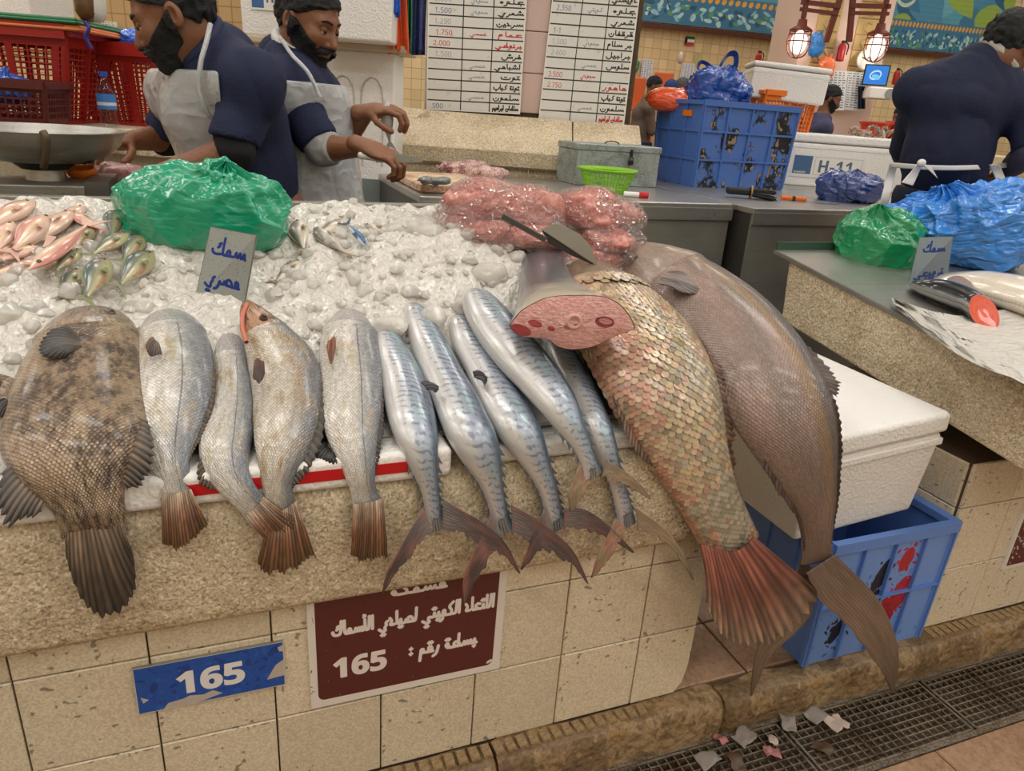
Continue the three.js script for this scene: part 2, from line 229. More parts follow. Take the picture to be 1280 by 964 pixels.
// ---------------------------------------------------------------- floors, kerb, drain
const poly2 = (pts, t) => { const n = pts.length - 1, k = clamp(t) * n, i = Math.min(n - 1, Math.floor(k)), f = k - i; return [lerp(pts[i][0], pts[i + 1][0], f), lerp(pts[i][1], pts[i + 1][1], f)]; };
function layTiles(parent, list, mats, seed, lift = 0) { // [geometry, x, y, z, rx, ry]
  const r = rng(seed); for (const [g, x, y, z, rx = 0, ry = 0] of list) { const o = mesh('tile', g, mats[Math.floor(r() * mats.length)], parent); o.position.set(x, y, z); o.rotation.set(rx + (r() - 0.5) * 0.004, ry + (r() - 0.5) * 0.004, 0); }
}
{
  const aisle = struct('floor', box(40, 0.3, 5.5, 3, -0.158, 0.268 + 2.75), M.grout, 'aisle floor of large pinkish brown tiles', 'floor');
  const fg = tileGeo(0.396, 0.396, 0.01, 0.003), list = [];
  for (let i = 0; i < 9; i++) for (let k = 0; k < 3; k++) list.push([fg, 1.56 - 1.8 + i * 0.4, -0.008, 0.268 + 0.202 + k * 0.4, -Math.PI / 2]);
  layTiles(aisle, list, M.floorTile, 5);
  struct('floor_channel', [box(40, 0.04, 0.3, 3, -0.2, 0.16), box(40, 0.3, 0.02, 3, -0.16, 0.055)], M.kerb, 'wet stained bottom of the drain channel under the grates', 'floor');
  const plat = struct('floor_platform', box(40, 0.4, 18, 3, -0.106, -9.0), M.grout, 'raised market floor of brown tiles inside the kerb', 'floor');
  const pg = tileGeo(0.294, 0.194, 0.008, 0.003), pg2 = tileGeo(0.294, 0.294, 0.008, 0.003), pl = [];
  for (let i = 0; i < 3; i++) { pl.push([pg, 1.032 + i * 0.3, 0.094, -0.108, -Math.PI / 2]); for (let k = 0; k < 3; k++) pl.push([pg2, 1.032 + i * 0.3, 0.094, -0.358 - k * 0.3, -Math.PI / 2]); }
  layTiles(plat, pl, M.floorTile, 8);
  // kerb of rough stones
  const kerb = struct('kerb', box(40, 0.2, 0.04, 3, -0.03, 0.02), M.grout, 'worn stained stone kerb above the drain', 'kerb');
  const xs = [-1.2, -0.34, 0.47, 1.068, 1.64, 2.36, 3.2], r = rng(3);
  for (let i = 0; i < xs.length - 1; i++) {
    const w = xs[i + 1] - xs[i] - 0.006, pr = [[-0.033, -0.1], [0.033, -0.1], [0.036, -0.06], [0.034, 0.0], [0.034, 0.05], [0.03, 0.082], [0.02, 0.096], [0.004, 0.1], [-0.033, 0.1]], g = mergeGeometries([sheet((u, v) => { const q = poly2(pr, v), ed = Math.min(u, 1 - u) * w < 0.004 ? 0.006 : 0; return V((u - 0.5) * w, q[1] - (q[1] > 0.05 ? ed : 0), q[0] - (q[0] > 0 ? ed : 0)); }, 40, 24), ...[-1, 1].map((k) => new THREE.ShapeGeometry(new THREE.Shape(pr.map((q) => new THREE.Vector2(q[0] * 0.9, q[1] * 0.95)))).rotateY(-Math.PI / 2).translate((k * w) / 2, 0, 0)).map((q) => q)]), p = g.attributes.position;
    for (let k = 0; k < p.count; k++) { const x = p.getX(k) + xs[i]; p.setXYZ(k, p.getX(k), p.getY(k) + (noise(x * 14, p.getZ(k) * 30, 4) - 0.5) * 0.008, p.getZ(k) + (noise(x * 12, p.getY(k) * 20, 9) - 0.5) * 0.012); }
    g.computeVertexNormals(); const o = mesh('kerb_stone', triUV(g), M.kerb, kerb); o.position.set((xs[i] + xs[i + 1]) / 2, 0.002 + (r() - 0.5) * 0.006, 0.033);
    // tooled cement lip behind the stone
  }
  // ribbed top tiles that run against the wall foot
  for (let i = 0; i < 62; i++) { const x = -0.75 + i * 0.028; if (x > 0.86) break; const o = mesh('rib', box(0.02, 0.006, 0.034), M.kerb, kerb); o.position.set(x, 0.1035, 0.024); o.rotation.y = (r() - 0.5) * 0.2; }
  for (let i = 0; i < 20; i++) { const o = mesh('rib', box(0.02, 0.006, 0.034), M.kerb, kerb); o.position.set(1.80 + i * 0.028, 0.1035, 0.024); o.rotation.y = (r() - 0.5) * 0.2; }
  // drain grates
  const ends = [0.2, 0.72, 1.232, 1.728, 2.23, 2.7];
  const where = ['steel drain grate below the blue number plate', 'steel drain grate littered with pale fish scraps', 'steel drain grate below the long fish tails', 'steel drain grate in front of the blue fish crate', 'steel drain grate below the stall with salmon'];
  const lip = struct('trim_1', [box(40, 0.012, 0.012, 3, -0.006, 0.07), box(40, 0.012, 0.014, 3, -0.006, 0.262)], M.grate, 'metal angle edging of the drain channel', 'trim');
  for (let i = 0; i < ends.length - 1; i++) {
    const a = ends[i] + 0.004, b = ends[i + 1] - 0.004, z0 = 0.078, z1 = 0.254, t = thing('drain_grate', where[i], 'grate', V((a + b) / 2, 0, (z0 + z1) / 2)), w = b - a, d = z1 - z0;
    mesh('frame', [box(w, 0.016, 0.006, 0, -0.008, -d / 2 + 0.003), box(w, 0.016, 0.006, 0, -0.008, d / 2 - 0.003), box(0.006, 0.016, d, -w / 2 + 0.003, -0.008, 0), box(0.006, 0.016, d, w / 2 - 0.003, -0.008, 0)], M.grate, t);
    const lg = box(w - 0.012, 0.012, 0.0032), cg = box(0.0028, 0.011, d - 0.012);
    for (let k = 1; k < 9; k++) { const o = mesh('bar', lg, M.grate, t); o.position.set(0, -0.007, -d / 2 + (k * d) / 9); }
    const n = Math.round(w / 0.024); for (let k = 1; k < n; k++) { const o = mesh('cross_bar', cg, M.grate, t); o.position.set(-w / 2 + (k * w) / n, -0.0075, 0); }
  }
}
// ---------------------------------------------------------------- the near stall
const tilesRow = [0.5, 0.302, 0.104];
{
  const body = struct('wall_front', box(3.0, 0.472, 0.86, -0.555, 0.334, -0.44), M.grout, 'front wall of the near stall in square cream tiles', 'wall');
  const list = [], t = 0.008, z = -0.008, col = (k) => 0.027 + 0.2 * k;
  const g = tileGeo(0.197, 0.195, t, 0.002), gt = tileGeo(0.197, 0.098, t, 0.002), ge = tileGeo(0.152, 0.195, t, 0.002), get = tileGeo(0.152, 0.098, t, 0.002);
  for (let k = -8; k < 4; k++) { const x = col(k) + 0.1; list.push([g, x, 0.401, z], [g, x, 0.203, z], [gt, x, 0.551, z]); }
  list.push([ge, 0.905, 0.401, z], [get, 0.905, 0.551, z]);
  layTiles(body, list, M.tile, 12);
  const broken = ext([[-0.076, -0.098], [0.045, -0.098], [0.066, -0.07], [0.075, -0.02], [0.076, 0.097], [-0.076, 0.097]], t, 0.0015); const o = mesh('tile', broken, M.tile[2], body); o.position.set(0.905, 0.203, z + 0.004);
  const side = []; for (let k = 0; k < 4; k++) for (const y of [0.203, 0.401]) side.push([g, 0.945, y, -0.1 - 0.2 * k, 0, Math.PI / 2]); layTiles(body, side, M.tile, 14);
  // thick stone counter: profile (z, y) swept along x
  const prof = [[-0.72, 0.6], [0.0, 0.572], [0.026, 0.574], [0.034, 0.585], [0.036, 0.64], [0.035, 0.70], [0.032, 0.76], [0.026, 0.79], [0.012, 0.803], [-0.01, 0.81], [-0.08, 0.838], [-0.70, 1.095], [-0.72, 1.09]];
  const x0 = -1.9, x1 = 0.965, nx = 150, dense = []; for (let i = 0; i < prof.length; i++) { const a = prof[i], b = prof[(i + 1) % prof.length], n = Math.max(1, Math.ceil(Math.hypot(b[0] - a[0], b[1] - a[1]) / 0.02)); for (let k = 0; k < n; k++) dense.push([lerp(a[0], b[0], k / n), lerp(a[1], b[1], k / n)]); }
  const at = (u, v) => { const k = v * dense.length, i = Math.floor(k) % dense.length, p = dense[i], x = lerp(x0, x1, u), e = 1 - sstep(0.93, 0.965, x) * 0.12, n1 = (noise(x * 30, p[1] * 30, p[0] * 30) - 0.5) * 0.004 + (noise(x * 6, p[1] * 7, 3) - 0.5) * 0.006; return V(x + (u === 1 ? n1 : 0), lerp(0.69, p[1], e) + n1 * 0.6, p[0] * e + n1); };
  const g2 = sheet(at, nx, dense.length), capShape = new THREE.Shape(dense.map((p) => new THREE.Vector2(p[0] * 0.88, lerp(0.69, p[1], 0.88)))), cg = new THREE.ShapeGeometry(capShape).rotateY(-Math.PI / 2).translate(x1, 0, 0);
  single('stone_counter', [triUV(g2), triUV(cg)], M.stone, 'thick speckled stone counter slab sloping up from the customers aisle', 'counter');
  // steel tray that carries the ice
  const tray = thing('steel_tray', 'sloping stainless steel tray holding ice and fish on the stone counter', 'tray', V(-0.47, 0, 0));
  const len = Math.hypot(0.66, 0.66 * SLOPE), bed = box(2.84, 0.012, len); bed.rotateX(Math.atan(SLOPE)); const mid = V(0, tableY(-0.36) - 0.012, -0.36); mesh('bed', bed.translate(mid.x, mid.y, mid.z), M.steel, tray);
  mesh('back_rim', [box(2.84, 0.2, 0.012, 0, 1.075, -0.702), rbox(2.84, 0.012, 0.03, 0.004, 0, 1.172, -0.712)], M.steelDull, tray);
  struct('wall_stall_back', box(2.84, 0.96, 0.02, -0.47, 0.58, -0.735), M.steelDull, 'steel sheet closing the back of the near stall', 'wall');
  // foam boards under the fish tails
  const foamA = thing('foam_board', 'white foam board with red tape stripe along the counter edge', 'foam board', V(-0.31, 0.806, 0.0));
  mesh('board', rbox(1.31, 0.056, 0.11, 0.012, 0, 0.025, -0.02, 3), M.foam, foamA);
  const red = mesh('tape_stripe', box(0.42, 0.02, 0.004, 0.42, 0.027, 0.0345), phy(0xc91219, 0.35, { clearcoat: 0.3 }), foamA); red.userData.label = 'glossy red tape stripe';
  const foamB = thing('foam_board', 'plain white foam board under the large scaled fish', 'foam board', V(0.63, 0.806, -0.012));
  mesh('board', rbox(0.46, 0.036, 0.1, 0.01, 0, 0.02, -0.02, 3), M.foam, foamB);
  mesh('board_edge', rbox(0.46, 0.012, 0.02, 0.004, 0, 0.042, -0.06, 2), M.foam, foamB);
}
// ---------------------------------------------------------------- fish
function scalePat(x, y) { // overlapping scales pointing to +x: [lift 0..1, random, distance to rim]
  let best = null;
  for (let dj = -1; dj <= 1; dj++) { const j = Math.round(y / 0.5) + dj, o = (j & 1) * 0.5; for (let di = -2; di <= 0; di++) { const cx = Math.floor(x - o) + o + di + 1, dx = x - cx, dy = y - j * 0.5, q = (dx / 0.95) ** 2 + (dy / 0.6) ** 2; if (dx > -0.55 && q < 1 && (!best || cx < best[3])) best = [dx, hash(Math.floor(cx * 2), j, 7), 1 - q, cx]; } }
  return best ? [clamp(0.5 + best[0] * 0.6), best[1], best[2]] : [0.2, 0.5, 0];
}
function fishSkin(o) { // o.nx scales along, o.ny across, o.color(u, v, s)
  const w = o.w ?? 512, h = o.h ?? 256;
  const map = tex(w, h, (u, v) => o.color(u, v, scalePat(u * o.nx, v * o.ny * 0.5)));
  const bump = tex(w, h, (u, v) => { const s = scalePat(u * o.nx, v * o.ny * 0.5), head = u < (o.head ?? 0.2) ? 0.15 : 1; return 0.35 + (s[0] - 0.5) * 0.6 * head + (tnoise(u, v, 24, 3, 2) - 0.5) * 0.35; }, false);
  return phy(0xffffff, o.rough ?? 0.34, { map, bumpMap: bump, bumpScale: o.bump ?? 0.0022, metalness: o.metal ?? 0.12, clearcoat: o.coat ?? 0.55, clearcoatRoughness: 0.16 });
}
const SKIN = {
  grouper: fishSkin({ nx: 70, ny: 50, w: 768, h: 384, bump: 0.009, rough: 0.24, coat: 0.4, color: (u, v, s) => { const n = fbm(u * 12, v * 7, 2, 5), m = fbm(u * 50, v * 28, 7, 3); let c = mixc([148, 126, 102], [72, 58, 48], sstep(0.36, 0.7, n * 0.55 + m * 0.45)); if (u < 0.16) c = mixc(c, [120, 108, 98], 0.6); if (s[2] > 0.4) c = mixc(c, [196, 172, 140], 0.5 * s[1] * s[1]); c = mixc(c, [196, 176, 156], sstep(0.72, 0.98, v) * 0.45 * (u < 0.8 ? 1 : 0.3)); return scl(c, 0.82 + 0.3 * s[0]); } }),
  croaker: fishSkin({ nx: 62, ny: 38, w: 768, h: 384, metal: 0.1, rough: 0.24, coat: 0.5, bump: 0.006, color: (u, v, s) => { const n = fbm(u * 12, v * 6, 12, 3); let c = mixc([118, 122, 128], [198, 192, 182], sstep(0.0, 0.6, v + (n - 0.5) * 0.25)); c = mixc(c, [214, 208, 200], sstep(0.7, 1, v) * 0.6); const ll = Math.abs(v - 0.42 + 0.1 * u); if (ll < 0.012 && u > 0.2) c = scl(c, 0.74); c = mixc(c, [160, 136, 98], clamp((n - 0.55) * 2.0)); if (u < 0.17) c = mixc(c, [146, 142, 144], 0.6); return scl(c, (0.7 + 0.44 * s[0]) * (0.93 + 0.14 * s[1])); } }),
  headed: fishSkin({ nx: 62, ny: 38, w: 768, h: 384, metal: 0.1, rough: 0.24, coat: 0.5, bump: 0.006, color: (u, v, s) => { const n = fbm(u * 12, v * 6, 22, 3); let c = mixc([106, 107, 112], [190, 181, 166], sstep(0.0, 0.6, v + (n - 0.5) * 0.25)); c = mixc(c, [140, 112, 74], clamp((n - 0.55) * 2.2)); if (u < 0.19) { c = mixc([172, 132, 100], [86, 62, 46], sstep(0.5, 0.75, fbm(u * 40, v * 16, 5, 3))); c = mixc(c, [70, 66, 66], 1 - sstep(0.05, 0.2, v)); c = mixc(c, [206, 120, 96], sstep(0.82, 1, v)); } else c = scl(c, (0.7 + 0.44 * s[0]) * (0.93 + 0.14 * s[1])); return c; } }),
  king: fishSkin({ w: 768, h: 256, nx: 150, ny: 60, bump: 0.0008, metal: 0.3, rough: 0.25, head: 0.1, coat: 0.7, color: (u, v, s) => { let c = mixc([76, 92, 114], [166, 176, 190], sstep(0.02, 0.4, v)); c = mixc(c, [204, 202, 200], sstep(0.45, 0.75, v)); const wv = v * 2.2 + fbm(u * 26, v * 5, 3, 3) * 1.5, bars = Math.sin(u * 250 + wv * 5) * 0.5 + 0.5, band = sstep(0.06, 0.2, v) * (1 - sstep(0.62, 0.86, v + 0.15 * (fbm(u * 18, 3, 8, 2) - 0.5))); const brk = sstep(0.32, 0.55, fbm(u * 44, v * 16, 9, 2)); c = mixc(c, [86, 94, 108], 0.5 * sstep(0.55, 0.9, bars) * band * brk); const n = fbm(u * 9, v * 5, 31, 3); c = mixc(c, [150, 206, 190], 0.35 * sstep(0.5, 0.7, n) * (1 - sstep(0.3, 0.6, v))); return scl(c, 0.93 + 0.1 * s[0]); } }),
  amber: fishSkin({ nx: 100, ny: 64, w: 1024, h: 384, bump: 0.007, coat: 0.3, metal: 0.12, rough: 0.36, color: (u, v, s) => { const n = fbm(u * 8, v * 5, 41, 4); let c = mixc([98, 88, 83], [136, 117, 106], sstep(0.1, 0.7, v + (n - 0.5) * 0.5)); c = mixc(c, [150, 118, 78], 0.55 * sstep(0.16, 0.26, v) * (1 - sstep(0.3, 0.42, v))); c = mixc(c, [164, 134, 124], 0.5 * sstep(0.56, 0.75, n)); if (u < 0.2) c = mixc(c, [150, 134, 120], 0.6); c = mixc(c, [110, 88, 76], 0.5 * sstep(0.7, 0.95, u)); return scl(c, (0.76 + 0.38 * s[0]) * (0.94 + 0.12 * s[1])); } }),
  gold: fishSkin({ nx: 46, ny: 30, bump: 0.003, color: (u, v, s) => { const n = fbm(u * 7, v * 5, 51, 3); const c = mixc([92, 74, 54], [104, 74, 58], n); return u < 0.16 ? mixc([128, 112, 92], [150, 126, 104], n) : c; } }),
  cut: fishSkin({ nx: 40, ny: 44, bump: 0.005, metal: 0.15, head: 0, rough: 0.26, color: (u, v, s) => { const n = fbm(u * 8, v * 5, 61, 3); let c = mixc([196, 186, 164], [96, 96, 100], sstep(0.02, 0.5, u + (n - 0.5) * 0.3)); c = mixc(c, [150, 146, 140], 0.5 * sstep(0.6, 0.95, v)); return scl(c, 0.72 + 0.4 * s[0]); } }),
};
const finMat = phy(0xffffff, 0.42, { vertexColors: true, clearcoat: 0.25, clearcoatRoughness: 0.25 });
const hang = (px, py, h, zl = 0.06, zs = 0) => { const p = onT(px, py, h), L = zl - zs; return p.z <= zs ? p : onZ(px, py, zs + L * (1 - Math.exp(-(p.z - zs) / L))); };
function poly(pts, t) { const n = pts.length - 1, k = clamp(t) * n, i = Math.min(n - 1, Math.floor(k)), f = k - i; return pts[i].map((a, j) => lerp(a, pts[i + 1][j], f)); }
function crom(pts, t) { const n = pts.length - 1, k = clamp(t) * n, i = Math.min(n - 1, Math.floor(k)), f = k - i, g = (j) => pts[clamp(j, 0, n)], a = g(i - 1), b = g(i), c = g(i + 1), d = g(i + 2); return b.map((_, j) => 0.5 * (2 * b[j] + (c[j] - a[j]) * f + (2 * a[j] - 5 * b[j] + 4 * c[j] - d[j]) * f * f + (3 * b[j] - a[j] - 3 * c[j] + d[j]) * f * f * f)); }
function paint(g, fn) { const uv = g.attributes.uv, c = new Float32Array(uv.count * 3), k = new THREE.Color(); for (let i = 0; i < uv.count; i++) { const q = fn(uv.getX(i), uv.getY(i)); k.setRGB(q[0] / 255, q[1] / 255, q[2] / 255, THREE.SRGBColorSpace); c[i * 3] = k.r; c[i * 3 + 1] = k.g; c[i * 3 + 2] = k.b; } g.setAttribute('color', new THREE.BufferAttribute(c, 3)); return g; }
// stations: [px, py, half width in px]; o.dorsal 1 when the back faces screen right
function fishBody(o) {
  const st = o.st, N = o.n ?? 64, K = o.k ?? 30, tk = o.tk ?? 0.5, zl = o.zl ?? 0.06, lift = o.lift ?? 0;
  const ring = [];
  for (let i = 0; i <= N; i++) {
    const t = i / N, [px, py, w0] = crom(st, t), rough = onT(px, py, 0.03), m = pxM(hang(px, py, 0.03, 0.06)), w = Math.max(1, w0) * m, th0 = w * tk, th = th0 * (1 - 0.78 * sstep(0.84, 1, t));
    const h = Math.max(th0 * 0.92, 0.004) + (typeof lift === 'function' ? lift(t) : lift);
    const p = hang(px, py, h, zl + th0 * 0.6, o.zs ?? 0); ring.push({ p, w, th, h });
  }
  let acc = 0; ring[0].s = 0; for (let i = 1; i <= N; i++) { acc += ring[i].p.distanceTo(ring[i - 1].p); ring[i].s = acc; } ring.forEach((r) => (r.s /= acc));
  for (let i = 0; i <= N; i++) {
    const a = ring[Math.max(0, i - 1)].p, b = ring[Math.min(N, i + 1)].p, r = ring[i]; r.t = b.clone().sub(a).normalize();
    const k = sstep(-0.1, 0.07, r.p.z); r.n = TN.clone().lerp(V(0, 0.16, 1).normalize(), k).normalize(); if (o.toCam) r.n.lerp(CAM.clone().sub(r.p).normalize(), o.toCam).normalize(); r.n.addScaledVector(r.t, -r.n.dot(r.t)).normalize(); r.b = r.n.clone().cross(r.t).normalize();
  }
  const surf = (s, ph) => { // s: ring fraction 0..1
    const k = clamp(s) * N, i = Math.min(N - 1, Math.floor(k)), f = k - i, A = ring[i], B = ring[i + 1], L = (q) => A[q].clone().lerp(B[q], f), w = lerp(A.w, B.w, f), th = lerp(A.th, B.th, f), al = lerp(A.s, B.s, f);
    let c = Math.cos(ph), sn = Math.sin(ph), r = 1; const vd = o.dorsal >= 0 ? (1 - c) / 2 : (1 + c) / 2;
    if (o.gill) { const g = o.gill + 0.05 * (0.25 - (vd - 0.5) ** 2) * 4, e = al - g; r += 0.05 * sstep(-0.09, -0.005, e) * (1 - sstep(-0.004, 0.006, e)); const g2 = al - g + 0.075; r += 0.018 * sstep(-0.05, -0.004, g2) * (1 - sstep(-0.004, 0.004, g2)); }
    sn = Math.sign(sn) * Math.abs(sn) ** 1.15;
    const n = L('n'), b = L('b'), p = L('p').addScaledVector(b, w * c * r).addScaledVector(n, th * sn * (r + (r - 1) * 1.2));
    return { p, n: n.clone().multiplyScalar(sn / Math.max(th, 1e-4)).addScaledVector(b, c / Math.max(w, 1e-4)).normalize(), t: L('t'), al, vd };
  };
  const pos = [], uv = [], idx = [];
  for (let i = 0; i <= N; i++) for (let k = 0; k <= K; k++) { const q = surf(i / N, (k / K) * Math.PI * 2); pos.push(q.p.x, q.p.y, q.p.z); uv.push(q.al, q.vd); }
  for (let i = 0; i < N; i++) for (let k = 0; k < K; k++) { const a = i * (K + 1) + k, b = a + 1, c = a + K + 1, d = c + 1; idx.push(a, b, d, a, d, c); }
  for (const [i, rv] of [[0, 1], [N, 0]]) { const c = pos.length / 3, p = ring[i].p.clone().addScaledVector(ring[i].t, (i ? 0.4 : -0.35) * ring[i].th); pos.push(p.x, p.y, p.z); uv.push(i ? 1 : 0, 0.5); for (let k = 0; k < K; k++) { const a = i * (K + 1) + k; rv ? idx.push(c, a + 1, a) : idx.push(c, a, a + 1); } }
  const g = new THREE.BufferGeometry(); g.setAttribute('position', new THREE.Float32BufferAttribute(pos, 3)); g.setAttribute('uv', new THREE.Float32BufferAttribute(uv, 2)); g.setIndex(idx); g.computeVertexNormals();
  const nn = g.attributes.normal; for (let i = 0; i <= N; i++) { const a = i * (K + 1), b = a + K, v = V(nn.getX(a) + nn.getX(b), nn.getY(a) + nn.getY(b), nn.getZ(a) + nn.getZ(b)).normalize(); nn.setXYZ(a, v.x, v.y, v.z); nn.setXYZ(b, v.x, v.y, v.z); }
  return { geo: g, surf, ring, N };
}
// a fan fin: base and tip outlines in px, rays run from base to tip
function fanFin(o) {
  const zl = o.zl ?? 0.075, h = o.h ?? 0.01, r = rng(o.seed ?? 1), J = Array.from({ length: o.rays + 1 }, () => 1 - (o.jag ?? 0.12) * r()), D = Array.from({ length: o.rays + 1 }, () => r());
  const P = (q) => (o.place ? o.place(q[0], q[1]) : hang(q[0], q[1], h, zl));
  const B = Array.from({ length: 41 }, (_, i) => P(crom(o.base, i / 40))), E = Array.from({ length: 41 }, (_, i) => P(crom(o.tip, i / 40)));
  const pk = (L, u) => { const k = u * 40, i = Math.min(39, Math.floor(k)); return L[i].clone().lerp(L[i + 1], k - i); };
  const nrm = E[20].clone().sub(B[20]).cross(B[40].clone().sub(B[0])).normalize(); if (nrm.dot(CAM.clone().sub(B[20])) < 0) nrm.negate();
  const fn = (u, v) => { const a = u * o.rays, i = Math.min(o.rays - 1, Math.floor(a)), f = a - i, len = lerp(J[i], J[i + 1], f) - (o.split ?? 0.06) * Math.sin(Math.PI * f) ** 2; const p = pk(B, u).lerp(pk(E, u), -(o.root ?? 0.12) * (1 - v) + v * len); return p.addScaledVector(nrm, (Math.cos(2 * Math.PI * a) * 0.0011 * (1 - 0.4 * v)) + (o.bow ?? 0.006) * Math.sin(Math.PI * Math.min(1, v * 0.9)) + (o.wave ?? 0.002) * Math.sin(u * 9 + (o.seed ?? 0))); };
  const g = shell(fn, o.rays * 4, 9, o.t ?? 0.0016);
  return paint(g, (u, v) => { const a = u * o.rays, ridge = Math.cos(2 * Math.PI * a) * 0.5 + 0.5, d = D[Math.round(a)], c = o.cols.length === 3 ? (v < 0.5 ? mixc(o.cols[0], o.cols[1], v * 2) : mixc(o.cols[1], o.cols[2], v * 2 - 1)) : mixc(o.cols[0], o.cols[1], v); return scl(c, (0.72 + 0.4 * ridge) * (0.8 + 0.4 * d) * (0.85 + 0.3 * noise(u * 30, v * 9, o.seed ?? 0))); });
}
// a forked tail lobe between a leading and a trailing edge given in px from root to tip
function lobe(o) {
  const zl = o.zl ?? 0.075, h = o.h ?? 0.012, P = (q) => hang(q[0], q[1], h, zl);
  const A = Array.from({ length: 31 }, (_, i) => P(crom(o.lead, i / 30))), B = Array.from({ length: 31 }, (_, i) => P(crom(o.trail, i / 30))), pk = (L, u) => { const k = u * 30, i = Math.min(29, Math.floor(k)); return L[i].clone().lerp(L[i + 1], k - i); };
  const nrm = A[30].clone().sub(A[0]).cross(B[15].clone().sub(A[15])).normalize(); if (nrm.dot(CAM.clone().sub(A[15])) < 0) nrm.negate(); const rays = o.rays ?? 9;
  const fn = (u, v) => { const w = Math.max(0.0015, 1) , rag = v > 0.75 ? (noise(u * 30, o.seed ?? 1) - 0.5) * (o.rag ?? 0.3) * (v - 0.75) * 4 : 0; return pk(A, u).lerp(pk(B, u), Math.max(0, v * w + rag)).addScaledVector(nrm, Math.cos(2 * Math.PI * rays * v) * 0.0008 + (o.bow ?? 0.008) * Math.sin(Math.PI * u) + 0.004 * (1 - v) * (1 - u) + (o.lift ?? 0)); };
  const g = shell(fn, 36, rays * 3, o.t ?? 0.0022), C = o.cols;
  return paint(g, (u, v) => { const r = Math.cos(2 * Math.PI * rays * v) * 0.5 + 0.5; let c = u < 0.45 ? mixc(C[0], C[1], u / 0.45) : mixc(C[1], C[2], (u - 0.45) / 0.55); if (o.blush) c = mixc(c, o.blush, clamp(1.6 * (noise(u * 5 + 3, v * 3, o.seed ?? 2) - 0.45)) * (1 - v * 0.4)); return scl(c, 0.78 + 0.34 * r * noise(u * 12, v * 12, 4) + 0.1); });
}
// a fin that grows out of the body rim: side 0 is the screen right rim, 1 the left rim
function rimFin(F, name, side, s0, s1, hgt, rays, cols, seed, o = {}) {
  const r = rng(seed), J = Array.from({ length: rays + 1 }, () => 1 - (o.jag ?? 0.25) * r()), D = J.map(() => r()), ph = (side ? 1 - (o.up ?? 0.06) : o.up ?? 0.06) * Math.PI, cache = Array.from({ length: 41 }, (_, i) => F.B.surf(lerp(s0, s1, i / 40), ph));
  const at = (u) => { const k = u * 40, i = Math.min(39, Math.floor(k)), f = k - i, A = cache[i], B = cache[i + 1]; return { p: A.p.clone().lerp(B.p, f), n: A.n.clone().lerp(B.n, f), t: A.t.clone().lerp(B.t, f) }; };
  const fn = (u, v) => { const q = at(u), a = u * rays, i = Math.min(rays - 1, Math.floor(a)), f = a - i, len = hgt * crom(o.prof ?? [[0.35], [0.9], [1], [0.8], [0.3]], u)[0] * (lerp(J[i], J[i + 1], f) - (o.split ?? 0.18) * Math.sin(Math.PI * f) ** 2); return q.p.addScaledVector(q.n, -0.003 + v * len).addScaledVector(q.t, v * len * (o.sweep ?? 0.9)).add(TN.clone().multiplyScalar(Math.cos(2 * Math.PI * a) * 0.0008 - (o.droop ?? 0.3) * v * v * len)); };
  const g = paint(shell(fn, rays * 4, 6, 0.0016), (u, v) => { const a = u * rays, ri = Math.cos(2 * Math.PI * a) * 0.5 + 0.5; return scl(mixc(cols[0], cols[1], v), (0.72 + 0.4 * ri) * (0.8 + 0.4 * D[Math.round(a)])); }); return F.put(name, g, finMat);
}
const eyeW = phy(0x5a3a2c, 0.1, { clearcoat: 1 }), eyeP = phy(0x0b0a0a, 0.05, { clearcoat: 1 });
function fishEye(parent, B, s, ph, r) { const q = B.surf(s, ph), e = mesh('eye', ball(r, 1, 1, 1, 0, 0, 0, 14), eyeW, parent); e.position.copy(q.p).addScaledVector(q.n, -r * 0.35); const p = mesh('pupil', ball(r * 0.62, 1, 1, 1, 0, 0, 0, 12), eyeP, e); p.position.copy(q.n).multiplyScalar(r * 0.55); return e; }
function bigFish(name, label, category, skin, o, group) {
  const B = fishBody(o), mid = B.ring[Math.floor(B.N * 0.4)].p.clone(), t = thing(name, label, category, null, 0, group);
  const put = (nm, g, m) => mesh(nm, g, m, t); put('body', B.geo, skin); return { t, B, put };
}
{ // dark grouper
  const F = bigFish('grouper', 'mottled brown grouper with a broad rounded dark tail over the counter edge', 'fish', SKIN.grouper, { dorsal: 1, gill: 0.2, tk: 0.44, zl: 0.05, st: [[116, 393, 24], [114, 399, 40], [112, 416, 53], [108, 442, 64], [101, 480, 73], [96, 520, 79], [95, 550, 80], [98, 580, 69], [104, 606, 52], [111, 630, 41], [117, 654, 37], [119, 668, 37]] });
  const C = [[122, 102, 82], [88, 74, 60], [58, 52, 46]];
  F.put('tail_fin', fanFin({ base: [[82, 664], [119, 668], [156, 658]], tip: [[84, 700], [92, 728], [108, 758], [125, 771], [146, 772], [164, 756], [171, 735], [169, 705], [164, 685]], rays: 15, cols: C, seed: 4, jag: 0.06, bow: 0.008 }), finMat);
  rimFin(F, 'anal_fin', 1, 0.6, 0.76, 0.045, 10, [C[0], C[2]], 6, { up: 0.12 });
  rimFin(F, 'dorsal_fin', 0, 0.52, 0.77, 0.04, 13, [C[0], C[2]], 7, { up: 0.12 });
  F.put('pectoral_fin', fanFin({ base: [[96, 420], [97, 432], [92, 444]], tip: [[78, 413], [62, 416], [51, 427], [48, 440], [56, 450], [72, 452], [84, 450]], rays: 14, cols: [[92, 82, 72], [70, 64, 58], [48, 46, 44]], seed: 8, h: 0.075, bow: 0.012, jag: 0.03 }), finMat);
  F.put('mouth', tube([[92, 404], [108, 400], [126, 404], [140, 410]].map(([x, y]) => hang(x, y, 0.055)), 0.0035, 20, 6), std(0x4a3a30, 0.5));
  fishEye(F.t, F.B, 0.14, 0.32 * Math.PI, 0.009);
}
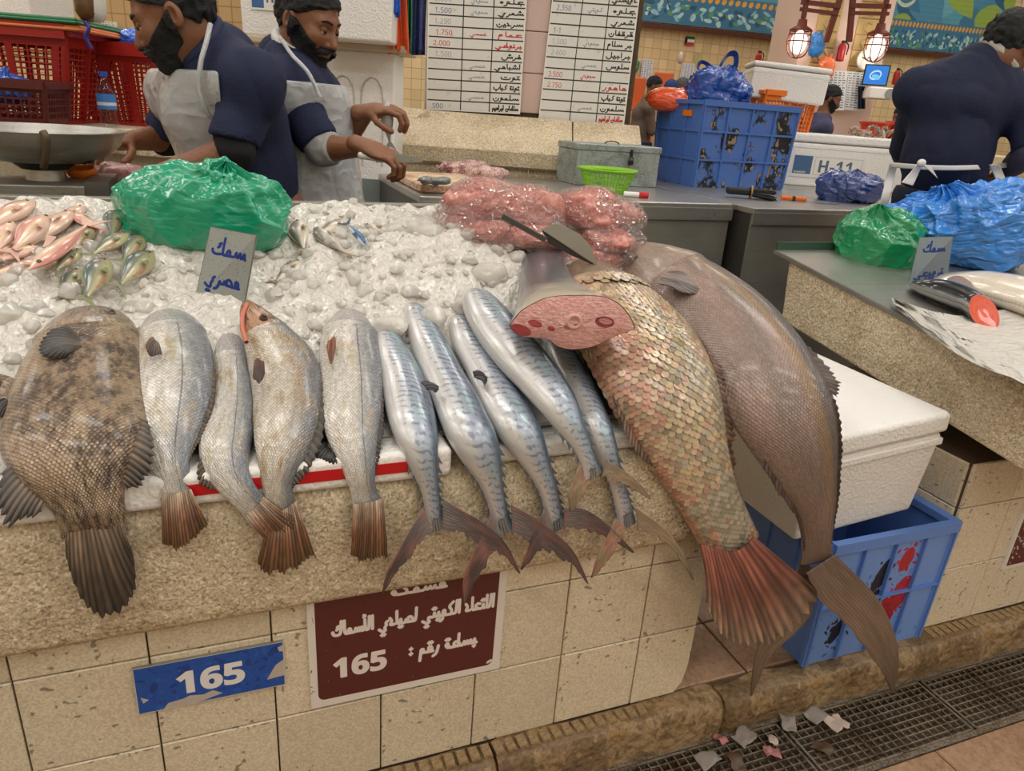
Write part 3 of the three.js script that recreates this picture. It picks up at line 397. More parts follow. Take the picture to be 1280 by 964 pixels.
const croCols = [[172, 154, 134], [118, 80, 58], [92, 68, 44]];
const croFish = (label, skin, st, tailBase, tailTip, seed, more) => {
  const F = bigFish('croaker', label, 'fish', skin, { dorsal: 1, gill: 0.2, tk: 0.5, zl: 0.05, st, ...more }, 'silver grey croakers in the row of whole fish');
  F.put('tail_fin', fanFin({ base: tailBase, tip: tailTip, rays: 16, cols: croCols, seed, jag: 0.12, split: 0.05 }), finMat); return F;
};
{
  const brown = [[96, 78, 52], [70, 52, 34]];
  let F = croFish('silver grey croaker lying between the grouper and a smaller croaker', SKIN.croaker, [[208, 393, 14], [210, 399, 27], [214, 416, 38], [217, 440, 45], [217, 468, 49], [215, 500, 48], [211, 530, 43], [209, 555, 36], [212, 580, 25], [218, 603, 19], [221, 622, 19]], [[202, 624], [222, 624], [241, 616]], [[203, 684], [214, 688], [228, 688], [246, 676], [261, 656]], 11);
  rimFin(F, 'dorsal_fin', 0, 0.32, 0.82, 0.012, 26, brown, 12, { up: 0.1 });
  F.put('pectoral_fin', fanFin({ base: [[190, 424], [199, 432]], tip: [[182, 436], [188, 446], [203, 446]], rays: 8, cols: [[120, 96, 76], [70, 54, 44]], seed: 13, h: 0.075 }), finMat);
  F = croFish('small slim croaker whose tail bends over its neighbour', SKIN.croaker, [[287, 419, 9], [288, 426, 15], [290, 446, 22], [291, 480, 26], [289, 512, 29], [284, 542, 31], [281, 565, 30], [285, 588, 26], [297, 609, 20], [311, 626, 17], [321, 636, 17]], [[308, 648], [322, 640], [334, 624]], [[330, 672], [344, 678], [360, 670], [373, 650]], 14, { lift: (t) => 0.028 * sstep(0.7, 0.95, t) });
  rimFin(F, 'anal_fin', 1, 0.62, 0.74, 0.018, 8, brown, 15, { up: 0.1 });
  F = croFish('croaker with brownish head, open red mouth and visible eye, below the metal sign', SKIN.headed, [[308, 377, 5], [314, 388, 14], [324, 404, 22], [337, 424, 32], [350, 446, 40], [358, 470, 43], [360, 500, 42], [358, 530, 40], [353, 560, 34], [348, 588, 24], [347, 610, 18], [351, 630, 18], [354, 644, 19]], [[335, 648], [354, 646], [373, 635]], [[321, 704], [326, 717], [346, 720], [364, 716], [380, 706], [396, 700]], 16, { lift: (t) => 0.05 * (1 - sstep(0.05, 0.45, t)) });
  { const p = onT(330, 398, 0.09), e = mesh('eye', ball(0.0085, 1, 1, 1, 0, 0, 0, 14), eyeW, F.t), d = CAM.clone().sub(p).normalize(); let best = null; for (let s = 0.02; s < 0.3; s += 0.005) for (let a = 0.1; a < 0.9; a += 0.02) { const q = F.B.surf(s, a * Math.PI), c = q.p.clone().sub(CAM).normalize().distanceTo(ray(330, 398)); if (!best || c < best[0]) best = [c, q]; } e.position.copy(best[1].p); const pu = mesh('pupil', ball(0.0055, 1, 1, 1, 0, 0, 0, 12), eyeP, e); pu.position.copy(best[1].n).multiplyScalar(0.005); }
  F.put('lip', tube([[309, 380], [304, 392], [303, 410], [308, 428]].map(([x, y]) => hang(x, y, 0.07)), 0.0042, 16, 6), std(0xc9745a, 0.4)).userData.label = 'reddish open lip';
  F.put('pectoral_fin', fanFin({ base: [[318, 452], [330, 454]], tip: [[316, 474], [324, 482], [331, 470]], rays: 8, cols: [[92, 60, 50], [60, 42, 38]], seed: 17, h: 0.085 }), finMat);
  rimFin(F, 'dorsal_fin', 0, 0.45, 0.84, 0.018, 18, [[84, 78, 62], [54, 46, 34]], 18, { up: 0.1 });
  F = croFish('plump olive silver croaker beside the first spotted mackerel', SKIN.croaker, [[438, 389, 10], [437, 396, 20], [437, 416, 33], [438, 445, 38], [440, 480, 39], [440, 512, 38], [441, 540, 34], [446, 566, 26], [450, 590, 20], [454, 612, 16], [460, 632, 19]], [[441, 637], [460, 637], [479, 630]], [[438, 694], [449, 706], [466, 703], [484, 697]], 19);
  F.put('pectoral_fin', fanFin({ base: [[411, 428], [419, 424]], tip: [[408, 438], [414, 458], [419, 440]], rays: 7, cols: [[150, 84, 54], [110, 66, 48]], seed: 20, h: 0.07 }), finMat);
  F.put('pelvic_fin', fanFin({ base: [[406, 556], [422, 576]], tip: [[392, 570], [404, 580], [424, 584]], rays: 9, cols: [[44, 42, 40], [26, 24, 24]], seed: 21, h: 0.012 }), finMat);
  rimFin(F, 'dorsal_fin', 0, 0.4, 0.84, 0.011, 22, [[74, 62, 48], [56, 44, 34]], 22, { up: 0.1 });
}
{ // spotted mackerel with forked tails
  const kc = [[126, 120, 118], [98, 82, 82], [74, 66, 66]];
  const mack = (label, st, L, R, seed, more = {}) => {
    const F = bigFish('mackerel', label, 'fish', SKIN.king, { dorsal: 1, tk: 0.62, zl: 0.05, st, ...more }, 'spotted mackerels in the row of whole fish');
    const c2 = more.pale ? [[150, 132, 112], [166, 146, 118], [142, 128, 108]] : kc, q = { h: 0.02 + (more.up ?? 0), lift: more.up ? 0.004 : 0 };
    F.put('tail_fin', lobe({ lead: L[0], trail: L[1], seed, cols: c2, blush: [176, 110, 96], ...q }), finMat); F.put('tail_fin', lobe({ lead: R[0], trail: R[1], seed: seed + 1, cols: c2, blush: more.pale ? null : [140, 92, 86], ...q }), finMat);
    const n = 7; for (let i = 0; i < n; i++) { const s = 0.62 + i * 0.043; for (const side of [0.02, 0.98]) { const a = F.B.surf(s, side * Math.PI), b = F.B.surf(s + 0.028, side * Math.PI), out = a.n.clone(), tip = b.p.clone().addScaledVector(out, 0.007).addScaledVector(a.t, 0.006); const g = new THREE.BufferGeometry(); const k = a.n.clone().cross(a.t).multiplyScalar(0.0012), pts = [a.p.clone().add(k), b.p.clone().add(k), tip, a.p.clone().sub(k), b.p.clone().sub(k)]; const ix = [0, 1, 2, 4, 3, 2, 0, 2, 3, 1, 4, 2]; g.setAttribute('position', new THREE.Float32BufferAttribute(ix.flatMap((j) => pts[j].toArray()), 3)); g.computeVertexNormals(); F.put('finlet', g, FINLET); } }
    for (const off of [0.42, 0.5, 0.58]) { const pts = [0.9, 0.94, 0.975, 1].map((s) => { const q2 = F.B.surf(s, off * Math.PI); return q2.p.addScaledVector(q2.n, 0.001); }); F.put('keel', tube(pts, 0.0024, 10, 5), KEEL); }
    return F;
  };
  var FINLET = std(0x5d6066, 0.4), KEEL = phy(0x9a9c9e, 0.3, { metalness: 0.3 });
  mack('spotted silver mackerel lying right beside the plump croaker', [[480, 410, 6], [483, 418, 16], [491, 442, 23], [502, 470, 27], [510, 500, 30], [517, 530, 30], [524, 556, 25], [530, 580, 19], [536, 605, 13], [540, 628, 11], [543, 648, 13], [546, 663, 15]], [[[528, 634], [513, 658], [496, 686], [483, 712], [478, 742]], [[540, 664], [526, 672], [508, 696], [492, 716], [479, 742]]], [[[553, 622], [576, 636], [598, 648], [628, 674], [650, 716]], [[553, 660], [575, 664], [600, 678], [628, 692], [649, 717]]], 31);
  { const F = mack('spotted silver mackerel with a dark body end stuck in the ice', [[515, 380, 5], [519, 389, 15], [529, 412, 21], [541, 440, 25], [555, 470, 27], [570, 500, 30], [583, 530, 31], [597, 558, 28], [608, 584, 21], [615, 606, 15], [621, 630, 12], [626, 650, 13], [631, 666, 16]], [[[612, 642], [600, 668], [588, 692], [578, 722], [579, 754]], [[630, 670], [616, 680], [604, 704], [592, 726], [581, 754]]], [[[638, 630], [658, 640], [680, 654], [714, 686], [735, 729]], [[640, 668], [662, 676], [688, 688], [714, 704], [734, 729]]], 33);
    F.put('pectoral_fin', fanFin({ base: [[528, 478], [536, 488]], tip: [[540, 480], [550, 486], [544, 492]], rays: 6, cols: [[70, 68, 72], [50, 48, 52]], seed: 35, h: 0.06 }), finMat); }
  { const F = mack('spotted silver mackerel half under the one with a curved striped back', [[572, 396, 6], [577, 404, 17], [588, 428, 24], [605, 458, 26], [623, 493, 29], [641, 524, 29], [659, 554, 24], [673, 583, 17], [684, 609, 13], [690, 633, 12], [694, 649, 13], [697, 662, 14]], [[[679, 634], [670, 654], [660, 678], [651, 712]], [[692, 664], [680, 676], [668, 690], [652, 712]]], [[[704, 634], [728, 634], [758, 654], [792, 690]], [[704, 660], [730, 662], [762, 674], [791, 691]]], 36);
    F.put('pectoral_fin', fanFin({ base: [[592, 466], [598, 476]], tip: [[604, 468], [611, 476], [606, 484]], rays: 6, cols: [[62, 60, 64], [46, 44, 48]], seed: 38, h: 0.06 }), finMat); }
  mack('pale mackerel at the bottom of the heap with a torn beige tail', [[692, 424, 8], [699, 436, 18], [716, 468, 22], [731, 499, 22], [745, 530, 20], [757, 560, 16], [766, 588, 12], [774, 614, 11], [780, 638, 12], [784, 658, 13]], [[[768, 646], [756, 668], [744, 694], [739, 722]], [[782, 660], [770, 676], [756, 700], [740, 722]]], [[[794, 634], [824, 656], [850, 686], [867, 724]], [[796, 660], [822, 670], [846, 694], [866, 725]]], 40, { pale: true });
  mack('mackerel with curved striped back lying on top of the heap', [[590, 365, 8], [597, 374, 21], [611, 396, 28], [628, 420, 31], [652, 448, 33], [675, 475, 30], [694, 500, 26], [710, 526, 20], [724, 550, 14], [733, 571, 11], [739, 586, 12], [742, 596, 13]], [[[724, 576], [714, 594], [707, 616], [712, 638]], [[740, 594], [730, 606], [722, 622], [713, 638]]], [[[756, 574], [774, 584], [794, 600], [812, 622]], [[750, 594], [770, 600], [790, 610], [811, 623]]], 43, { lift: 0.036, up: 0.03, zl: 0.085, pale: true });
}
{ // large golden fish covered in scales
  const F = bigFish('large_scaled_fish', 'large golden pink fish with coarse scales and a brown fan tail', 'fish', SKIN.gold, { dorsal: 1, gill: 0.16, tk: 0.46, zl: 0.075, zs: -0.13, lift: 0.02, n: 90, st: [[735, 333, 24], [746, 348, 42], [766, 378, 62], [787, 410, 74], [808, 444, 80], [826, 478, 79], [841, 510, 73], [855, 545, 62], [869, 580, 50], [884, 615, 42], [900, 650, 38], [913, 678, 38], [919, 692, 39]] });
  const PAL = []; for (const base of [[188, 168, 130], [172, 148, 110], [194, 164, 136], [186, 140, 116], [168, 156, 134], [152, 132, 104]]) for (const k of [0.88, 1, 1.08]) PAL.push(scl(base, k)); const mats = PAL.map((c) => phy(new THREE.Color().setRGB(Math.min(1, c[0] / 255), c[1] / 255, c[2] / 255, THREE.SRGBColorSpace), 0.26, { clearcoat: 0.6, clearcoatRoughness: 0.15, metalness: 0.12 }));
  // scale: rounded plate, free edge to +y, lifted
  const sg = (() => { const pts = [], n = 9; for (let i = 0; i <= n; i++) { const a = Math.PI * (i / n) - 0.35 + (0.7 * i) / n - 0; pts.push([Math.cos(Math.PI * (-0.12 + 1.24 * i / n)) * 0.5, Math.sin(Math.PI * (-0.12 + 1.24 * i / n)) * 0.62]); } const pos = [], c = [0, -0.35, 0.0]; for (let i = 0; i < n; i++) { const a = pts[i], b = pts[i + 1], z = (p) => 0.05 + 0.15 * clamp(p[1]); const m = (p) => [p[0] * 0.55, p[1] * 0.55 - 0.1, 0.12], A = [a[0], a[1], z(a)], B = [b[0], b[1], z(b)]; pos.push(...c, ...m(a), ...m(b), ...m(a), ...A, ...B, ...m(a), ...B, ...m(b)); } const g = new THREE.BufferGeometry(); g.setAttribute('position', new THREE.Float32BufferAttribute(pos, 3)); return toCreasedNormals(g, 1.2); })();
  const r = rng(77), spots = [], mat4 = new THREE.Matrix4(), TOP = Array.from({ length: 181 }, (_, i) => F.B.surf(i / 180, 0.5 * Math.PI).p), CUM = [0]; for (let i = 1; i <= 180; i++) CUM.push(CUM[i - 1] + TOP[i].distanceTo(TOP[i - 1])); const LEN = CUM[180], sAt = (al) => { const d = al * LEN; let i = 0; while (i < 179 && CUM[i + 1] < d) i++; return (i + clamp((d - CUM[i]) / (CUM[i + 1] - CUM[i]))) / 180; };
  for (let al = 0.15, i = 0; al < 0.995; i++) {
    const s = sAt(al), R = F.B.ring[Math.round(s * F.B.N)], size = lerp(0.0205, 0.0125, clamp((al - 0.3) / 0.7)), half = Math.PI * 0.5 * (R.w + R.th), nph = Math.max(6, Math.round((half * 0.96) / (size * 0.8)));
    for (let k = 0; k <= nph; k++) { const f = (k + (i & 1) * 0.5) / nph; if (f > 1) continue; const ph = (0.03 + 0.94 * f) * Math.PI, q = F.B.surf(s, ph); spots.push({ q, s: al, ph, size }); }
    al += (size * 0.56) / LEN;
  }
  const place = (o) => { const n = o.q.n, t = o.q.t.clone().addScaledVector(n, -o.q.t.dot(n)).normalize(), b = t.clone().cross(n).normalize(); mat4.makeBasis(b, t, n); mat4.scale(V(o.size * 1.05, o.size * 1.06, o.size * 1.2)); mat4.setPosition(o.q.p.x, o.q.p.y, o.q.p.z); return mat4; };
  const tone = (o) => { const a = fbm(o.s * 5 + 2, o.ph * 1.3, 3, 3), b = fbm(o.s * 9, o.ph * 2, 11, 2), f = o.ph / Math.PI; const g = f + (r() - 0.5) * 0.5 + (a - 0.5) * 0.6; let k = g > 0.72 ? 3 : g > 0.5 ? 2 : g > 0.3 ? 0 : a > 0.5 ? 1 : 4; if (o.s > 0.78) k = b > 0.52 ? 3 : 4; if (r() < 0.12) k = Math.floor(r() * 6); return k * 3 + Math.floor(r() * 3); };
  const near = spots.slice().sort((a, b) => b.size * (Math.sin(b.ph) + 0.3) - a.size * (Math.sin(a.ph) + 0.3)), parts = new Set(near.slice(0, 290)), rest = [];
  for (const o of spots) {
    const k = tone(o); if (parts.has(o)) { const m = mesh('scale', sg, mats[k], F.t); place(o).decompose(m.position, m.quaternion, m.scale); }
    else { const g = sg.clone().applyMatrix4(place(o)); g.deleteAttribute('uv'); const c = mats[k].color, n = g.attributes.position.count, a = new Float32Array(n * 3); for (let i = 0; i < n; i++) { a[i * 3] = c.r; a[i * 3 + 1] = c.g; a[i * 3 + 2] = c.b; } g.setAttribute('color', new THREE.BufferAttribute(a, 3)); rest.push(g); }
  }
  const sm2 = mesh('small_scales', mergeGeometries(rest), phy(0xffffff, 0.32, { vertexColors: true, clearcoat: 0.5, clearcoatRoughness: 0.2, metalness: 0.1 }), F.t); sm2.userData.kind = 'stuff';
  const C = [[142, 84, 70], [112, 66, 54], [150, 130, 108]];
  F.put('tail_fin', fanFin({ base: [[875, 688], [898, 700], [925, 702], [953, 680]], tip: [[880, 752], [898, 790], [922, 806], [950, 808], [972, 802], [1000, 776], [1030, 744]], rays: 17, cols: C, seed: 51, jag: 0.05, split: 0.1, zl: 0.11, h: 0.03, bow: 0.012, t: 0.003 }), finMat);
  rimFin(F, 'dorsal_fin', 0, 0.3, 0.76, 0.03, 26, [[128, 96, 72], [96, 66, 52]], 52, { up: 0.1, jag: 0.4 });
  rimFin(F, 'anal_fin', 1, 0.4, 0.6, 0.03, 14, [[128, 92, 72], [96, 78, 62]], 53, { up: 0.1 });
}
{ // long grey fish hanging over the stall corner
  const F = bigFish('large_grey_fish', 'very long smooth grey brown fish hanging past the counter corner', 'fish', SKIN.amber, { dorsal: 1, gill: 0.19, tk: 0.52, zl: 0.11, n: 90, toCam: 0.35, st: [[756, 322, 7], [770, 320, 17], [798, 326, 34], [836, 346, 50], [876, 376, 60], [914, 412, 66], [948, 456, 68], [974, 502, 66], [994, 546, 56], [1008, 588, 42], [1018, 625, 29], [1021, 660, 21], [1021, 688, 19], [1021, 702, 21]] });
  const c = [[108, 88, 76], [122, 102, 84], [104, 86, 70]];
  F.put('tail_fin', lobe({ lead: [[1042, 692], [1066, 716], [1092, 746], [1112, 790], [1119, 826], [1116, 866]], trail: [[1008, 716], [1024, 748], [1056, 780], [1084, 816], [1102, 842], [1115, 866]], seed: 61, rag: 0.08, cols: c, zl: 0.14, h: 0.03, rays: 14, t: 0.003, bow: 0.014 }), finMat);
  F.put('tail_fin', lobe({ lead: [[1004, 700], [988, 740], [962, 780], [946, 820], [942, 874]], trail: [[1030, 720], [1014, 770], [986, 800], [962, 826], [944, 873]], seed: 62, rag: 0.08, cols: c, zl: 0.1, h: 0.012, rays: 12, t: 0.003, lift: -0.012 }), finMat);
  rimFin(F, 'dorsal_fin', 0, 0.46, 0.56, 0.035, 10, [[98, 82, 74], [78, 66, 60]], 63, { up: 0.16, prof: [[0.3], [0.7], [1], [0.9], [0.4]] });
  rimFin(F, 'second_dorsal_fin', 0, 0.57, 0.9, 0.013, 24, [[84, 70, 62], [66, 56, 50]], 64, { up: 0.14, prof: [[0.8], [1], [0.8], [0.6], [0.4]] });
  rimFin(F, 'anal_fin', 1, 0.62, 0.9, 0.018, 22, [[92, 74, 64], [72, 58, 52]], 65, { up: 0.14, prof: [[0.9], [1], [0.7], [0.5], [0.3]] });
  F.put('pectoral_fin', fanFin({ base: [[838, 340], [828, 356]], tip: [[862, 344], [884, 360], [878, 368], [850, 366]], rays: 12, cols: [[120, 106, 98], [98, 88, 84]], seed: 66, h: 0.1 }), finMat);
  F.put('mouth', tube([[770, 338], [784, 326], [806, 318], [826, 316]].map(([x, y]) => onT(x, y, 0.062)), 0.003, 20, 6), std(0x4c423c, 0.5));
  fishEye(F.t, F.B, 0.11, 0.3 * Math.PI, 0.011);
}
{ // cut end piece with a pink steak face
  const t = thing('cut_fish_piece', 'cut tail piece of a large silver fish showing its pink flesh', 'fish piece');
  const face = [[637, 406], [645, 395], [656, 385], [683, 372], [716, 369], [756, 371], [780, 385], [794, 409], [786, 414], [770, 420], [743, 433], [716, 437], [697, 433], [686, 425], [668, 422], [651, 420], [640, 413]], depth0 = KF(onT(715, 404, 0.185))[2];
  const top = [[652, 314], [654, 311], [658, 309], [668, 307], [682, 306], [696, 308], [704, 312], [707, 317], [705, 320], [698, 323], [688, 325], [678, 325], [670, 324], [664, 322], [659, 320], [655, 318], [653, 316]];
  const d1 = KF(onT(690, 312, 0.05))[2], mid = (q) => q.reduce((a, b) => [a[0] + b[0] / q.length, a[1] + b[1] / q.length], [0, 0]), cf = mid(face), N = face.length;
  const ringAt = (k, u) => { const a = crom([...face, face[0]], u), b = crom([...top, top[0]], u), e = k * k * 0.35 + k * 0.65, w = 1 - Math.pow(1 - k, 1.9); return atD(lerp(a[0], b[0], w), lerp(a[1], b[1], e), lerp(depth0, d1, e)); };
  const g = sheet((u, v) => ringAt(v, u), 48, 24, true); const uvs = g.attributes.uv; for (let i = 0; i < uvs.count; i++) uvs.setXY(i, uvs.getY(i), Math.abs(((uvs.getX(i) + 0.5) % 1) * 2 - 1)); mesh('skin', g, SKIN.cut, t);
  const flesh = canvasTex(512, 256, (c, w, h) => {
    c.fillStyle = '#e4a8a2'; c.fillRect(0, 0, w, h); const r = rng(9);
    for (let i = 0; i < 1500; i++) { c.fillStyle = ['#eab8b0', '#d68f8c', '#e0a29c', '#efc8be'][Math.floor(r() * 4)] + '55'; c.beginPath(); c.ellipse(r() * w, r() * h, 4 + r() * 16, 2 + r() * 6, r() * 3, 0, 7); c.fill(); }
    c.strokeStyle = '#efc6c0'; c.lineWidth = 3; for (const [x0, y0, x1, y1, x2, y2] of [[250, 10, 225, 70, 250, 128], [256, 130, 180, 190, 120, 250], [256, 130, 300, 190, 290, 256], [256, 130, 400, 60, 500, 90], [256, 128, 120, 110, 10, 160], [256, 120, 330, 60, 340, 0], [180, 90, 150, 50, 120, 20]]) { c.beginPath(); c.moveTo(x0, y0); c.quadraticCurveTo(x1, y1, x2, y2); c.stroke(); }
    c.fillStyle = '#b0484c'; for (const [x, y, a, b] of [[70, 150, 46, 26], [130, 118, 30, 16], [30, 170, 22, 16], [196, 140, 16, 12], [300, 128, 14, 10]]) { c.beginPath(); c.ellipse(x, y, a, b, 0.3, 0, 7); c.fill(); }
    c.fillStyle = '#8e3a40'; c.beginPath(); c.ellipse(415, 110, 40, 26, 0.2, 0, 7); c.fill(); c.fillStyle = '#c98884'; c.beginPath(); c.ellipse(418, 106, 28, 14, 0.2, 0, 7); c.fill();
    c.strokeStyle = '#e8bcae'; c.lineWidth = 9; c.beginPath(); c.ellipse(262, 132, 22, 20, 0, 0, 7); c.stroke(); c.fillStyle = '#c47c78'; c.beginPath(); c.ellipse(262, 132, 16, 14, 0, 0, 7); c.fill();
  });
  const C0 = atD(cf[0], cf[1], depth0 - 0.004), pos = [], uv = [], idx = [], RN = 48, RK = 6, r = rng(6);
  for (let k = 0; k <= RK; k++) for (let i = 0; i <= RN; i++) { const p = ringAt(0, i / RN), q = C0.clone().lerp(p, (k / RK) * 0.985).addScaledVector(FH, -0.006 * (1 - (k / RK) ** 3) - 0.002 * noise(i * 0.7, k * 1.3)); pos.push(q.x, q.y, q.z); const a = crom([...face, face[0]], i / RN); uv.push(0.5 + ((a[0] - cf[0]) / 158) * (k / RK), 0.5 - ((a[1] - cf[1]) / 70) * (k / RK)); }
  for (let k = 0; k < RK; k++) for (let i = 0; i < RN; i++) { const a = k * (RN + 1) + i; idx.push(a, a + 1, a + RN + 2, a, a + RN + 2, a + RN + 1); }
  const fg = new THREE.BufferGeometry(); fg.setAttribute('position', new THREE.Float32BufferAttribute(pos, 3)); fg.setAttribute('uv', new THREE.Float32BufferAttribute(uv, 2)); fg.setIndex(idx); fg.computeVertexNormals();
  mesh('cut_face', fg, phy(0xffffff, 0.3, { map: flesh, clearcoat: 0.5, bumpMap: rep(bumpNoise(16, 44), 2), bumpScale: 0.002 }), t).userData.label = 'pink flesh with a ring of backbone';
  mesh('bone', new THREE.TorusGeometry(0.0115, 0.0035, 8, 20).rotateY(FACE).translate(...atD(718, 402, depth0 - 0.011).toArray()), std(0xe2b4a6, 0.4), t);
  mesh('tail_fin', lobe({ lead: [[684, 316], [668, 310], [650, 306], [634, 303]], trail: [[676, 330], [664, 322], [648, 312], [634, 304]], seed: 71, cols: [[120, 112, 104], [100, 94, 90], [80, 76, 74]], h: 0.05 }), finMat, t);
}
